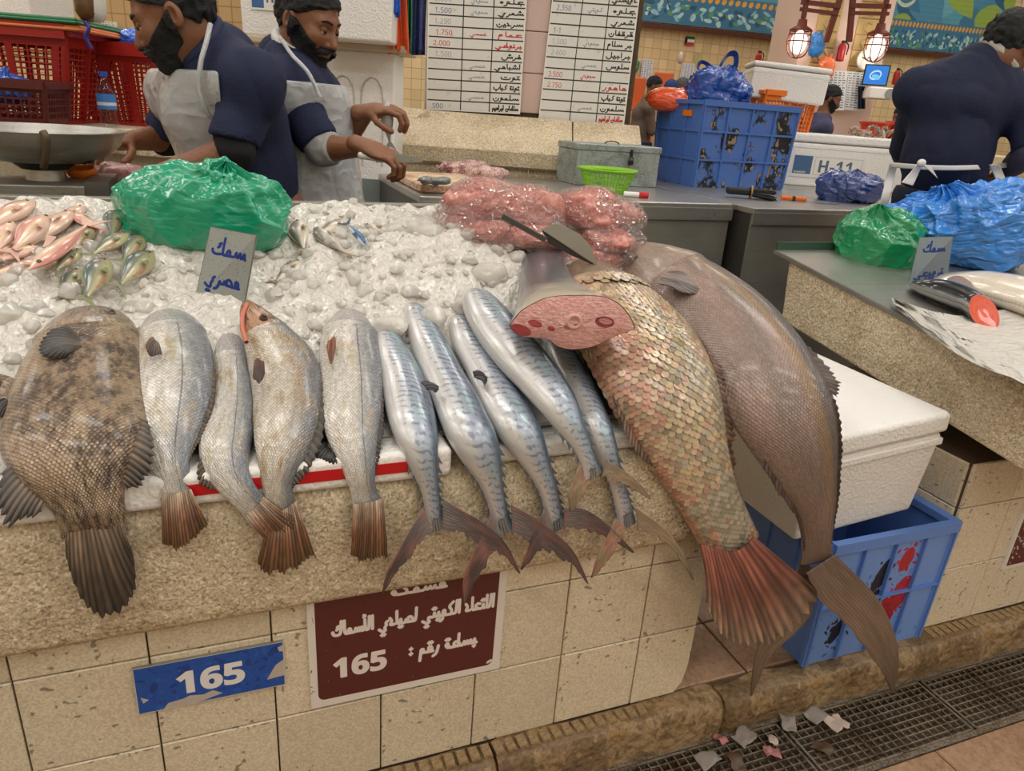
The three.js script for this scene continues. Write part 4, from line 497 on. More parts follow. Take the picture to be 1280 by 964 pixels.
// ---------------------------------------------------------------- Arabic lettering drawn as pen strokes
// each glyph: [advance, strokes, dots]; x runs from the right edge (0) to the left, y up from the baseline, unit = letter body height
const AR = (() => {
  const tooth = (d = []) => [0.42, [[[0, 0], [0.12, 0], [0.2, 0.42], [0.24, 0.05], [0.42, 0]]], d], boat = (d) => [1.25, [[[0, 0.34], [0.06, 0.05], [0.35, -0.06], [0.9, -0.06], [1.12, 0.08], [1.12, 0.4]]], d];
  const boatF = (d) => [1.15, [[[0, 0], [0.12, 0], [0.16, 0.3], [0.2, 0.02], [0.5, -0.06], [0.9, -0.04], [1.06, 0.1], [1.05, 0.4]]], d], D1 = (x, y) => [[x, y]], D2 = (x, y) => [[x - 0.1, y], [x + 0.1, y]], D3 = (x, y) => [[x - 0.11, y], [x + 0.11, y], [x, y + 0.17]];
  const seen = (d = []) => [1.0, [[[0, 0], [0.06, 0.02], [0.1, 0.38], [0.2, 0.02], [0.36, 0.02], [0.4, 0.36], [0.5, 0.02], [0.66, 0.02], [0.7, 0.36], [0.78, 0.0], [1.0, 0]]], d], seenF = (d = []) => [1.7, [[[0, 0], [0.06, 0.02], [0.1, 0.38], [0.2, 0.02], [0.36, 0.02], [0.4, 0.36], [0.5, 0.02], [0.66, 0.02], [0.72, 0.36], [0.78, -0.2], [1.1, -0.48], [1.5, -0.35], [1.58, 0.05]]], d];
  const jeem = (d) => [0.8, [[[0, 0], [0.35, 0.02], [0.62, 0.28], [0.4, 0.46], [0.12, 0.4]], [[0.35, 0.02], [0.8, 0]]], d], jeemF = (d) => [0.85, [[[0.0, 0.02], [0.2, 0.3], [0.7, 0.32], [0.3, 0.02], [0.14, -0.35], [0.45, -0.62], [0.85, -0.5]]], d];
  const loopT = (d = []) => [0.62, [[[0, 0], [0.1, 0.02], [0.12, 0.34], [0.34, 0.44], [0.44, 0.24], [0.3, 0.08], [0.12, 0.12]], [[0.1, 0], [0.62, 0]]], d];
  const sad = (d = []) => [1.1, [[[0, 0], [0.08, 0.2], [0.3, 0.42], [0.58, 0.36], [0.6, 0.1], [0.36, 0], [0, 0]], [[0.5, 0.0], [0.74, 0.02], [0.78, 0.3], [0.84, 0], [1.1, 0]]], d];
  const G = {
    ا: { i: [0.3, [[[0.12, 1.0], [0.12, 0]]], []], f: [0.34, [[[0, 0], [0.14, 0.04], [0.16, 1.0]]], []] }, أ: { i: [0.3, [[[0.12, 0.8], [0.12, 0]], [[0.2, 1.15], [0.05, 1.1], [0.2, 1.0]]], []], f: [0.34, [[[0, 0], [0.14, 0.04], [0.16, 0.8]], [[0.24, 1.15], [0.08, 1.1], [0.24, 1.0]]], []] },
    ل: { n: [0.36, [[[0.1, 1.0], [0.12, 0.04], [0.36, 0]]], []], m: [0.4, [[[0, 0], [0.16, 0.02], [0.16, 1.0]], [[0.16, 0], [0.4, 0]]], []], i: [0.8, [[[0.1, 1], [0.1, -0.2], [0.4, -0.42], [0.7, -0.3], [0.74, 0.05]]], []], f: [0.8, [[[0, 0], [0.14, 0.02], [0.14, 1.0]], [[0.14, 0.2], [0.16, -0.2], [0.42, -0.42], [0.7, -0.3], [0.74, 0.05]]], []] },
    ك: { n: [0.8, [[[0.0, 0.95], [0.5, 0.62], [0.1, 0.3], [0.3, 0.02], [0.8, 0]]], []], m: [0.8, [[[0, 0], [0.35, 0.02], [0.2, 0.3], [0.6, 0.62], [0.1, 0.95]], [[0.3, 0], [0.8, 0]]], []], i: [1.0, [[[0.08, 1.0], [0.1, 0.06], [0.5, -0.04], [0.86, 0.05], [0.92, 0.25]], [[0.32, 0.66], [0.5, 0.62], [0.34, 0.5], [0.52, 0.4]]], []], f: [1.05, [[[0, 0], [0.14, 0.03], [0.14, 1.0]], [[0.14, 0.05], [0.55, -0.03], [0.9, 0.05], [0.96, 0.25]], [[0.36, 0.66], [0.54, 0.62], [0.38, 0.5], [0.56, 0.4]]], []] },
    م: { n: loopT(), m: [0.6, [[[0, 0], [0.6, 0]], [[0.16, 0], [0.14, 0.28], [0.34, 0.34], [0.42, 0.14], [0.4, 0]]], []], i: [0.6, [[[0.36, 0.1], [0.12, 0.12], [0.14, 0.38], [0.36, 0.38], [0.44, 0.1], [0.46, -0.6]]], []], f: [0.62, [[[0, 0], [0.2, 0.02], [0.22, 0.3], [0.42, 0.3], [0.44, 0.04], [0.24, 0.0]], [[0.44, 0.06], [0.5, -0.6]]], []] },
    س: { n: seen(), m: seen(), i: seenF(), f: seenF() }, ش: { n: seen(D3(0.45, 0.62)), m: seen(D3(0.45, 0.62)), i: seenF(D3(0.45, 0.62)), f: seenF(D3(0.45, 0.62)) },
    ص: { n: sad(), m: sad(), i: sad(), f: sad() }, ط: { n: [0.95, [[[0, 0], [0.1, 0.2], [0.34, 0.42], [0.62, 0.34], [0.6, 0.06], [0.2, 0]], [[0.2, 1.0], [0.22, 0.02]], [[0.5, 0], [0.95, 0]]], []] },
    ر: { i: [0.5, [[[0.06, 0.34], [0.12, 0.02], [0.24, -0.3], [0.5, -0.42]]], []], f: [0.52, [[[0, 0], [0.1, 0.24], [0.16, -0.06], [0.28, -0.32], [0.52, -0.42]]], []] }, و: { i: [0.6, [[[0.34, 0.06], [0.12, 0.1], [0.14, 0.4], [0.34, 0.4], [0.38, 0.06], [0.3, -0.3], [0.6, -0.42]]], []], f: [0.62, [[[0, 0], [0.36, 0.04], [0.14, 0.12], [0.16, 0.4], [0.36, 0.4], [0.4, 0.06], [0.34, -0.3], [0.62, -0.42]]], []] },
    د: { i: [0.6, [[[0.1, 0.55], [0.34, 0.3], [0.1, 0.05], [0.34, 0], [0.6, 0.04]].map(([x, y]) => [0.6 - x, y]).reverse()], []], f: [0.6, [[[0, 0], [0.12, 0.02], [0.22, 0.5], [0.3, 0.1], [0.6, 0]]], []] },
    ب: { n: tooth(D1(0.2, -0.26)), m: tooth(D1(0.2, -0.26)), i: boat(D1(0.6, -0.34)), f: boatF(D1(0.6, -0.34)) }, ت: { n: tooth(D2(0.2, 0.66)), m: tooth(D2(0.2, 0.66)), i: boat(D2(0.6, 0.4)), f: boatF(D2(0.6, 0.4)) }, ن: { n: tooth(D1(0.2, 0.64)), m: tooth(D1(0.2, 0.64)), i: [0.9, [[[0.05, 0.3], [0.1, -0.15], [0.4, -0.38], [0.75, -0.2], [0.8, 0.2]]], D1(0.42, 0.25)], f: [0.9, [[[0, 0], [0.1, 0.02], [0.14, -0.15], [0.42, -0.38], [0.75, -0.2], [0.8, 0.2]]], D1(0.44, 0.25)] },
    ي: { n: tooth(D2(0.2, -0.26)), m: tooth(D2(0.2, -0.26)), i: [1.0, [[[0.1, 0.36], [0.3, 0.3], [0.2, 0.05], [0.42, -0.1], [0.3, -0.36], [0.6, -0.42], [0.95, -0.2]]], D2(0.55, -0.66)], f: [1.05, [[[0, 0], [0.16, 0.06], [0.34, 0.06], [0.42, -0.14], [0.2, -0.3], [0.5, -0.44], [0.98, -0.2]]], D2(0.55, -0.66)] },
    ح: { n: jeem([]), m: jeem([]), i: jeemF([]), f: jeemF([]) }, ج: { n: jeem(D1(0.3, -0.26)), m: jeem(D1(0.3, -0.26)), i: jeemF(D1(0.42, -0.2)), f: jeemF(D1(0.42, -0.2)) },
    ه: { n: loopT(), m: loopT(), i: [0.5, [[[0.1, 0.2], [0.22, 0.42], [0.42, 0.2], [0.22, 0.0], [0.1, 0.2]]], []], f: [0.5, [[[0, 0], [0.1, 0.02], [0.2, 0.4], [0.42, 0.24], [0.2, 0.02]]], []] }, ة: { i: [0.5, [[[0.1, 0.2], [0.22, 0.42], [0.42, 0.2], [0.22, 0.0], [0.1, 0.2]]], D2(0.24, 0.66)], f: [0.5, [[[0, 0], [0.1, 0.02], [0.2, 0.42], [0.42, 0.24], [0.2, 0.02]]], D2(0.22, 0.68)] },
    ق: { n: loopT(D2(0.26, 0.72)), m: loopT(D2(0.26, 0.72)), i: loopT(D2(0.26, 0.72)), f: loopT(D2(0.26, 0.72)) }, ف: { n: loopT(D1(0.26, 0.7)), m: loopT(D1(0.26, 0.7)), i: loopT(D1(0.26, 0.7)), f: loopT(D1(0.26, 0.7)) }, ع: { n: [0.6, [[[0.1, 0.4], [0.4, 0.34], [0.12, 0.2], [0.3, 0.02], [0.6, 0]]], []], m: [0.6, [[[0, 0], [0.3, 0.1], [0.46, 0.34], [0.14, 0.34], [0.3, 0.08], [0.6, 0]]], []] },
    ':': { i: [0.4, [], [[0.2, 0.1], [0.2, 0.5]]] }, ' ': { i: [0.45, [], []] },
  };
  const noJoin = 'اأدروة: ';
  return (c, text, xr, y, size, pen, fit) => { // right edge xr, baseline y, letter size; optional width to fill
    const seq = [...text].map((ch, k, a) => { const g = G[ch] ?? G.ب, pv = k > 0 && !noJoin.includes(a[k - 1]), nx = !noJoin.includes(ch) && k < a.length - 1 && a[k + 1] !== ' ' && a[k + 1] !== ':'; return pv && nx ? g.m ?? g.n : pv ? g.f ?? g.m ?? g.n ?? g.i : nx ? g.n ?? g.m ?? g.i : g.i ?? g.f ?? g.n; });
    const total = seq.reduce((a, g) => a + g[0] + 0.04, 0), kx = fit ? fit / (total * size) : 1; let x = 0; c.lineCap = c.lineJoin = 'round'; c.lineWidth = pen;
    for (const g of seq) {
      const X = (q) => xr - (x + q) * size * kx, Y = (q) => y - q * size;
      for (const s of g[1]) { c.beginPath(); c.moveTo(X(s[0][0]), Y(s[0][1])); for (let i = 1; i < s.length - 1; i++) c.quadraticCurveTo(X(s[i][0]), Y(s[i][1]), X((s[i][0] + s[i + 1][0]) / 2), Y((s[i][1] + s[i + 1][1]) / 2)); const e = s[s.length - 1]; c.lineTo(X(e[0]), Y(e[1])); c.stroke(); }
      for (const [dx, dy] of g[2]) { c.beginPath(); c.save(); c.translate(X(dx), Y(dy)); c.rotate(0.78); c.rect(-pen * 0.6, -pen * 0.6, pen * 1.2, pen * 1.2); c.restore(); c.fill(); }
      x += g[0] + 0.02;
    }
  };
})();
const worn = (c, w, h, colors, n, seed, max = 3) => { const r = rng(seed); for (let i = 0; i < n; i++) { c.fillStyle = colors[Math.floor(r() * colors.length)]; c.beginPath(); c.ellipse(r() * w, r() * h, 0.6 + r() * r() * max, 0.5 + r() * r() * max * 0.7, r() * 3, 0, 7); c.fill(); } };
// a flat plate with real thickness from four corner points (top left, top right, bottom right, bottom left); the print is on its front
function plate(name, q, t, mat, edgeMat, parent) {
  const n = q[1].clone().sub(q[0]).cross(q[3].clone().sub(q[0])).normalize().negate(); if (n.dot(CAM.clone().sub(q[0])) < 0) n.negate();
  const b = q.map((p) => p.clone().addScaledVector(n, -t)), pos = [], uv = [], add = (A, B, C, D, U) => { [A, B, C, A, C, D].forEach((p) => pos.push(p.x, p.y, p.z)); [0, 1, 2, 0, 2, 3].forEach((k) => uv.push(...(U ? U[k] : [0, 0]))); };
  const mk = (f) => { pos.length = uv.length = 0; f(); const g = new THREE.BufferGeometry(); g.setAttribute('position', new THREE.Float32BufferAttribute(pos.slice(), 3)); g.setAttribute('uv', new THREE.Float32BufferAttribute(uv.slice(), 2)); g.computeVertexNormals(); return g; };
  const o = mesh('plate', mk(() => { add(b[3], b[2], b[1], b[0]); for (let i = 0; i < 4; i++) { const j = (i + 1) % 4; add(q[i], q[j], b[j], b[i]); } }), edgeMat, parent);
  const f = mesh(name, mk(() => add(q[3], q[2], q[1], q[0], [[0, 0], [1, 0], [1, 1], [0, 1]])), mat, parent); return [o, f];
}
{ // painted signs of the near stall
  const blue = canvasTex(768, 300, (c, w, h) => {
    c.fillStyle = '#1450a8'; c.fillRect(0, 0, w, h); worn(c, w, h, ['#0d3f92', '#1a5cb8', '#103a86'], 160, 4, 40); c.fillStyle = '#e9e6e2'; c.font = 'bold 205px sans-serif'; c.textAlign = 'center'; c.save(); c.translate(w / 2 - 6, h / 2 + 68); c.scale(1.06, 0.94); c.fillText('165', 0, 0); c.lineWidth = 10; c.strokeStyle = '#e9e6e2'; c.strokeText('165', 0, 0); c.restore();
    c.fillStyle = '#bdb3a4'; for (const pts of [[[768, 120], [720, 150], [690, 200], [668, 240], [768, 232]], [[120, 300], [150, 262], [230, 252], [260, 240], [330, 252], [380, 236], [430, 268], [330, 292], [250, 300]], [[20, 190], [60, 215], [30, 232]], [[768, 20], [735, 34], [744, 62], [768, 66]]]) { c.beginPath(); pts.forEach((p, i) => (i ? c.lineTo(...p) : c.moveTo(...p))); c.fill(); }
    c.strokeStyle = '#c9c4bc'; c.lineWidth = 6; c.strokeRect(1, 1, w - 2, h - 2); worn(c, w, h, ['#c9c4bc'], 25, 6, 5);
  });
  const S = thing('number_plate', 'peeling blue number plate reading 165 on the cream tiles', 'sign'); plate('printed_face', [V(-0.2, 0.487, 0.0066), V(0.046, 0.487, 0.0066), V(0.046, 0.387, 0.0066), V(-0.2, 0.387, 0.0066)], 0.0064, phy(0xffffff, 0.35, { map: blue }), M.steelDull, S);
  const maroon = canvasTex(1024, 620, (c, w, h) => {
    c.fillStyle = '#e4ddd2'; c.fillRect(0, 0, w, h); c.fillStyle = '#5a2320'; c.beginPath(); c.roundRect(36, -60, w - 80, h + 22, 34); c.fill(); worn(c, w - 80, h - 40, ['#4e1c1a', '#652a26'], 120, 8, 18);
    c.strokeStyle = c.fillStyle = '#e6ded6'; AR(c, 'مسمكة', 690, 62, 62, 16, 300); AR(c, 'الاتحاد الكويتي لصيادي الأسماك', 962, 226, 72, 17, 880); AR(c, 'بسطة رقم :', 876, 424, 72, 18, 390);
    c.font = 'bold 150px sans-serif'; c.save(); c.translate(110, 470); c.scale(1.12, 1); c.fillText('165', 0, 0); c.lineWidth = 8; c.strokeText('165', 0, 0); c.restore(); worn(c, w, h, ['#d8cfc4'], 34, 12, 4); c.fillStyle = '#d8cfc4'; c.beginPath(); c.ellipse(962, 560, 20, 9, -0.4, 0, 7); c.fill();
  });
  const S2 = thing('stall_sign', 'maroon stall sign with white Arabic lettering and the number 165', 'sign'); plate('printed_face', [V(0.089, 0.573, 0.0075), V(0.479, 0.573, 0.0075), V(0.476, 0.312, 0.0075), V(0.091, 0.315, 0.0075)], 0.0074, phy(0xffffff, 0.4, { map: maroon }), M.white, S2);
  const galv = (seed, draw) => canvasTex(384, 600, (c, w, h) => { c.fillStyle = '#a5aaa6'; c.fillRect(0, 0, w, h); worn(c, w, h, ['#8f9591', '#b9bdb8', '#99a09c', '#7f8581'], 900, seed, 9); worn(c, w, h, ['#5e5a50', '#6b675e'], 70, seed + 1, 6); c.strokeStyle = c.fillStyle = '#1f3c8e'; draw(c, w, h); c.strokeStyle = '#6e6a60'; c.lineWidth = 8; c.strokeRect(0, 0, w, h); });
  const sg = galv(15, (c) => { AR(c, 'سمك', 330, 200, 130, 22, 290); AR(c, 'مصري', 322, 420, 110, 22, 280); });
  const sign = thing('fish_sign', 'grey metal sign with blue Arabic lettering stuck in the ice', 'sign'), bl = onT(243, 376, 0.0), br = onT(303, 394, 0.0), d = KF(bl)[2];
  plate('painted_face', [atD(263, 283, d + 0.03), atD(321, 294, d + 0.0), br, bl], 0.003, phy(0xffffff, 0.42, { map: sg, metalness: 0.25 }), M.galv, sign);
}
// ---------------------------------------------------------------- ice
const cell = (x, z, k, seed) => { let d1 = 9; const xi = Math.floor(x * k), zi = Math.floor(z * k); for (let i = -1; i <= 1; i++) for (let j = -1; j <= 1; j++) { const a = xi + i + hash(xi + i, zi + j, seed), b = zi + j + hash(xi + i, zi + j, seed + 1); d1 = Math.min(d1, Math.hypot(x * k - a, z * k - b) + 0.35 * hash(xi + i, zi + j, seed + 2)); } return clamp(1 - d1); };
const iceH = (x, z) => { const m = Math.exp(-(((x - 0.5) / 0.16) ** 2) - ((z + 0.5) / 0.12) ** 2), e = sstep(-0.18, -0.36, z - 0.05 * (noise(x * 5, 2) - 0.5)), n = fbm(x * 8, z * 8, 3, 3); return e * (0.01 + 0.035 * m + 0.035 * (n - 0.35) + 0.026 * cell(x, z, 15, 4) + 0.006 * cell(x, z, 40, 9) + 0.004 * noise(x * 120, z * 120)); };
{
  const iceMat = phy(0xfaf6ee, 0.1, { transmission: 0.5, thickness: 0.02, ior: 1.31, clearcoat: 0.4, clearcoatRoughness: 0.08 });
  const base = single('crushed_ice', (() => { const g = sheet((u, v) => { const x = lerp(-1.0, 0.93, u), z = lerp(-0.17, -0.694, v); return V(x, tableY(z) - 0.004 + iceH(x, z), z); }, 420, 120); const uv = g.attributes.uv; for (let i = 0; i < uv.count; i++) uv.setXY(i, uv.getX(i) * 1.93, uv.getY(i) * 0.55); return g; })(), phy(0xdcd7cd, 0.16, { bumpMap: rep(bumpNoise(40, 95, 3), 3), bumpScale: 0.008, clearcoat: 0.5, clearcoatRoughness: 0.1 }), 'bed of wet crushed ice across the fish counter', 'ice'); base.userData.kind = 'stuff';
  const lump = (seed) => { const g = mergeVertices(new THREE.IcosahedronGeometry(1, 4).deleteAttribute('uv').deleteAttribute('normal')), p = g.attributes.position; for (let i = 0; i < p.count; i++) { const x = p.getX(i), y = p.getY(i), z = p.getZ(i), k = Math.min(0.62 + 0.7 * noise(x * 1.4 + seed, y * 1.4, z * 1.4 + 5), ...[[0.6, 0.7, 0.3], [-0.7, 0.5, 0.4], [0.2, 0.6, -0.75], [-0.3, 0.4, -0.8], [0.85, 0.1, -0.4], [-0.9, 0.2, -0.2], [0.1, 0.3, 0.95], [0, 1, 0.05]].map((n, q) => { const l = Math.hypot(...n), d = (x * n[0] + y * n[1] + z * n[2]) / l; return d > 0.1 ? (0.62 + 0.2 * hash(q, seed, 2)) / d : 9; })); p.setXYZ(i, x * k, y * k * 0.75, z * k); } g.computeVertexNormals(); return g; };
  const r = rng(55), M4 = new THREE.Matrix4(), Q = new THREE.Quaternion(), col = new THREE.Color();
  [[260, 0.003, 0.007], [240, 0.008, 0.016], [190, 0.016, 0.034]].forEach(([n, a, b], k) => {
    const im = finish(new THREE.InstancedMesh(lump(k * 7 + 3), iceMat, n)); im.name = numbered('ice_chunks'); tag(im, ['fine splinters of ice scattered over the fish counter', 'loose ice chunks heaped over the fish counter', 'large clear ice lumps heaped over the fish counter'][k], 'ice', null, 'stuff'); scene.add(im);
    for (let i = 0; i < n; i++) { let x, z; do { x = lerp(-0.85, 0.9, r()); z = lerp(-0.2, -0.685, r()); } while (iceH(x, z) < 0.002 || (x < 0.05 && z < -0.46 && r() < 0.9) || (x > -0.12 && x < 0.07 && z > -0.44 && z < -0.24)); const s = lerp(a, b, r() * r()); Q.setFromEuler(new THREE.Euler(r() * 0.8, r() * 6, r() * 0.8)); M4.compose(V(x, tableY(z) + iceH(x, z) - s * 0.05, z), Q, V(s, s * (0.6 + 0.5 * r()), s * (0.8 + 0.4 * r()))); im.setMatrixAt(i, M4); im.setColorAt(i, col.setScalar(0.9 + 0.1 * r())); }
  });
  // big frozen block behind the cut fish
  const blk = (px, py, w, h, seed, label) => { const p = onT(px, py, 0.03), g = nets((x, y, z) => ell(x, y, z, 0, 0, 0, w, h, w * 0.7) + (fbm(x * 18 + seed, y * 18, z * 18, 3) - 0.5) * 0.035, V(-w * 1.3, -h * 1.5, -w), V(w * 1.3, h * 1.5, w), 0.0065); const o = single('ice_block', triUV(g), iceMat, label, 'ice lump'); o.position.copy(p); o.rotation.y = FACE; };
  blk(520, 292, 0.085, 0.042, 1, 'big lump of frozen ice heaped before the bags of fish meat'); blk(612, 345, 0.06, 0.03, 5, 'low ice lump beside the cut fish piece'); blk(492, 408, 0.034, 0.02, 9, 'ice lump covering the front end of the first mackerel'); blk(540, 396, 0.03, 0.02, 12, 'ice lump wedged between two mackerel front ends'); blk(584, 384, 0.036, 0.022, 15, 'ice lump over the front end of the half hidden mackerel');
}
// ---------------------------------------------------------------- small fish on the ice
function smallFishGeo(L, prof, thick, seed) { // along +x (head), height y, thickness z
  const n = 28, k = 16, g = sheet((u, v) => { const a = v * Math.PI * 2, h = crom(prof, u)[0] * L, c = Math.cos(a), s = Math.sin(a); return V((0.5 - u) * L, h * c + 0.02 * L * Math.sin(u * 3), h * thick * s * Math.abs(s) ** 0.1); }, n, k);
  const uv = g.attributes.uv; for (let i = 0; i < uv.count; i++) uv.setXY(i, uv.getX(i), (1 - Math.cos(uv.getY(i) * Math.PI * 2)) / 2); return g;
}
function smallTail(L, h, fork) { return shell((u, v) => { const y = (u - 0.5) * 2, len = 0.2 * (1 - fork * (1 - Math.abs(y))); return V(-0.49 * L - v * L * len, y * h * L * (0.25 + 0.75 * v), 0.003 * Math.cos(u * 40) * v * L); }, 16, 6, 0.0012); }
function smallFish(kind, label, cat, group, list) {
  const { L, prof, thick, skin, fin, fork = 0.6 } = kind, body = smallFishGeo(L, prof, thick), tail = smallTail(L, 0.2, fork), dors = shell((u, v) => V((0.2 - 0.55 * u) * L, crom(prof, 0.3 + 0.5 * u)[0] * L * (0.96 + 0.28 * v * Math.sin(Math.PI * (0.1 + 0.85 * u))), 0), 18, 3, 0.001), pec = shell((u, v) => V(0.16 * L - v * 0.16 * L, (u - 0.5) * 0.09 * L * (0.3 + v) - 0.05 * L, (crom(prof, 0.36)[0] * thick + 0.006 + 0.05 * v * v) * L), 8, 4, 0.001);
  for (const [px, py, len, ang, h, roll, lab] of list) {
    const p = onT(px, py, h + 0.012), dx = Math.cos(ang * RAD), dy = -Math.sin(ang * RAD), e = onT(px + dx * 20, py + dy * 20, h + 0.012).sub(p).normalize(), k = (len * pxM(p)) / L;
    const n = TN.clone().applyAxisAngle(e, roll * RAD), b = n.clone().cross(e).normalize(), t = thing(cat === 'fish' ? kind.name : kind.name, lab ?? label, 'fish', null, 0, group); n.copy(e).cross(b);
    t.quaternion.setFromRotationMatrix(new THREE.Matrix4().makeBasis(e, b, n)); t.position.copy(p); t.scale.setScalar(k);
    mesh('body', body, skin, t); mesh('tail_fin', tail, fin, t); mesh('dorsal_fin', dors, fin, t); mesh('pectoral_fin', pec, fin, t);
    const ey = mesh('eye', ball(0.027 * L, 1, 1, 0.6, 0, 0, 0, 10), eyeW, t), z = crom(prof, 0.13)[0] * thick * L; ey.position.set(0.37 * L, 0.03 * L, z * 0.92); const pu = mesh('pupil', ball(0.015 * L, 1, 1, 0.6, 0, 0, 0.011 * L, 8), eyeP, ey);
  }
}
const deep = [[0.012], [0.1], [0.155], [0.185], [0.195], [0.185], [0.16], [0.125], [0.085], [0.05], [0.035]];
{
  const skin = (f, seed) => phy(0xffffff, 0.3, { map: tex(256, 128, (u, v) => f(u, v, fbm(u * 8, v * 5, seed, 3), scalePat(u * 40, v * 11))), clearcoat: 0.6, clearcoatRoughness: 0.15, metalness: 0.1 });
  const bream = { name: 'pink_bream', L: 0.17, prof: deep.map((p) => [p[0] * 0.9]), thick: 0.55, skin: skin((u, v, n, s) => { let c = mixc([206, 140, 126], [228, 196, 176], sstep(0.1, 0.6, v + (n - 0.5) * 0.4)); c = mixc(c, [214, 198, 132], 0.5 * sstep(0.42, 0.5, v) * (1 - sstep(0.55, 0.62, v))); return scl(c, 0.9 + 0.16 * s[0]); }, 71), fin: std(0xd9b0a0, 0.4) };
  smallFish(bream, 'pale pink bream in the heap beside the weighing scale', 'fish', 'pink breams heaped beside the scale', [[14, 268, 80, 30, 0.02, 10], [42, 290, 86, 42, 0.03, 20], [66, 284, 90, 38, 0.02, -10], [6, 296, 70, 60, 0.03, 15], [18, 318, 60, 20, 0.02, 0], [30, 336, 80, 10, 0.012, 0], [108, 276, 54, 150, 0.02, 10], [86, 270, 60, 30, 0.012, 0], [-20, 318, 70, 20, 0.02, 0]]);
  smallFish({ ...bream, name: 'pink_bream', prof: deep.map((p) => [p[0] * 0.62]) }, 'slender bright pink fish lying across the pink breams', 'fish', null, [[74, 308, 112, 218, 0.05, 5]]);
  const green = { name: 'striped_rabbitfish', L: 0.15, prof: deep, thick: 0.5, skin: skin((u, v, n, s) => { const st = Math.sin(v * 42 + n * 4) * 0.5 + 0.5; let c = mixc([84, 96, 90], [190, 182, 148], sstep(0.1, 0.75, v)); c = mixc(c, [182, 178, 120], 0.5 * st * sstep(0.2, 0.5, v)); c = mixc(c, [178, 112, 92], 0.6 * sstep(0.6, 0.75, n)); return scl(c, 0.86 + 0.2 * s[0]); }, 81), fin: std(0x8a8c6a, 0.4) };
  smallFish(green, 'small green yellow striped fish half sunk in ice by the green bag', 'fish', 'striped green fish beside the green bag', [[142, 278, 56, 80, 0.03, 30], [104, 298, 56, 50, 0.012, 10], [86, 324, 52, 40, 0.03, 20], [90, 352, 60, 60, 0.012, 10], [122, 346, 84, 62, 0.035, 25], [140, 304, 60, 30, 0.03, 10], [168, 308, 60, 50, 0.02, 20], [172, 334, 78, 45, 0.03, 30], [206, 312, 44, 60, 0.012, 0], [232, 314, 40, 30, 0.01, 0]]);
  const grey = { name: 'silver_grey_fish', L: 0.15, prof: deep, thick: 0.5, skin: skin((u, v, n, s) => { let c = mixc([116, 112, 104], [206, 196, 178], sstep(0.05, 0.6, v + (n - 0.5) * 0.3)); return scl(c, 0.85 + 0.22 * s[0]); }, 91), fin: std(0xa08a70, 0.4) };
  smallFish(grey, '', 'fish', 'loose silver fish behind the ice', [[376, 292, 66, 100, 0.02, 0, 'small silver fish with brown tail pointing out of the ice'], [412, 300, 66, 140, 0.022, 10, 'plump silver fish next to the thin blue fish'], [474, 290, 50, 150, 0.015, 0, 'short dark grey fish before the big ice lump'], [362, 338, 56, 40, 0.006, 0, 'silver fish nearly buried in ice below the green bag'], [584, 322, 56, 150, 0.03, 10, 'silver fish head poking out by the bags of fish meat'], [420, 284, 60, 20, 0.014, 0, 'yellow silver fish under the thin blue fish']]);
  smallFish({ ...grey, name: 'blue_fish', prof: deep.map((p) => [p[0] * 0.5]), skin: skin((u, v, n) => mixc(mixc([40, 70, 110], [90, 140, 190], n), [200, 205, 205], sstep(0.5, 0.8, v)), 95), fin: std(0x3a5068, 0.4) }, 'thin shiny blue fish lying across silver fish', 'fish', null, [[446, 294, 52, 310, 0.035, 20]]);
}
{ // brown fish cut by the left picture edge
  const F = bigFish('brown_fish', 'dark brown fish lying on the tray beside the grouper', 'fish', SKIN.grouper, { dorsal: -1, tk: 0.45, st: [[40, 496, 6], [24, 494, 18], [2, 490, 27], [-30, 486, 31], [-70, 482, 30], [-110, 480, 20], [-140, 478, 10]] });
  F.put('pectoral_fin', fanFin({ base: [[4, 500], [14, 508]], tip: [[-14, 516], [-6, 524], [6, 522]], rays: 8, cols: [[50, 44, 40], [32, 28, 26]], seed: 91, h: 0.05 }), finMat);
}
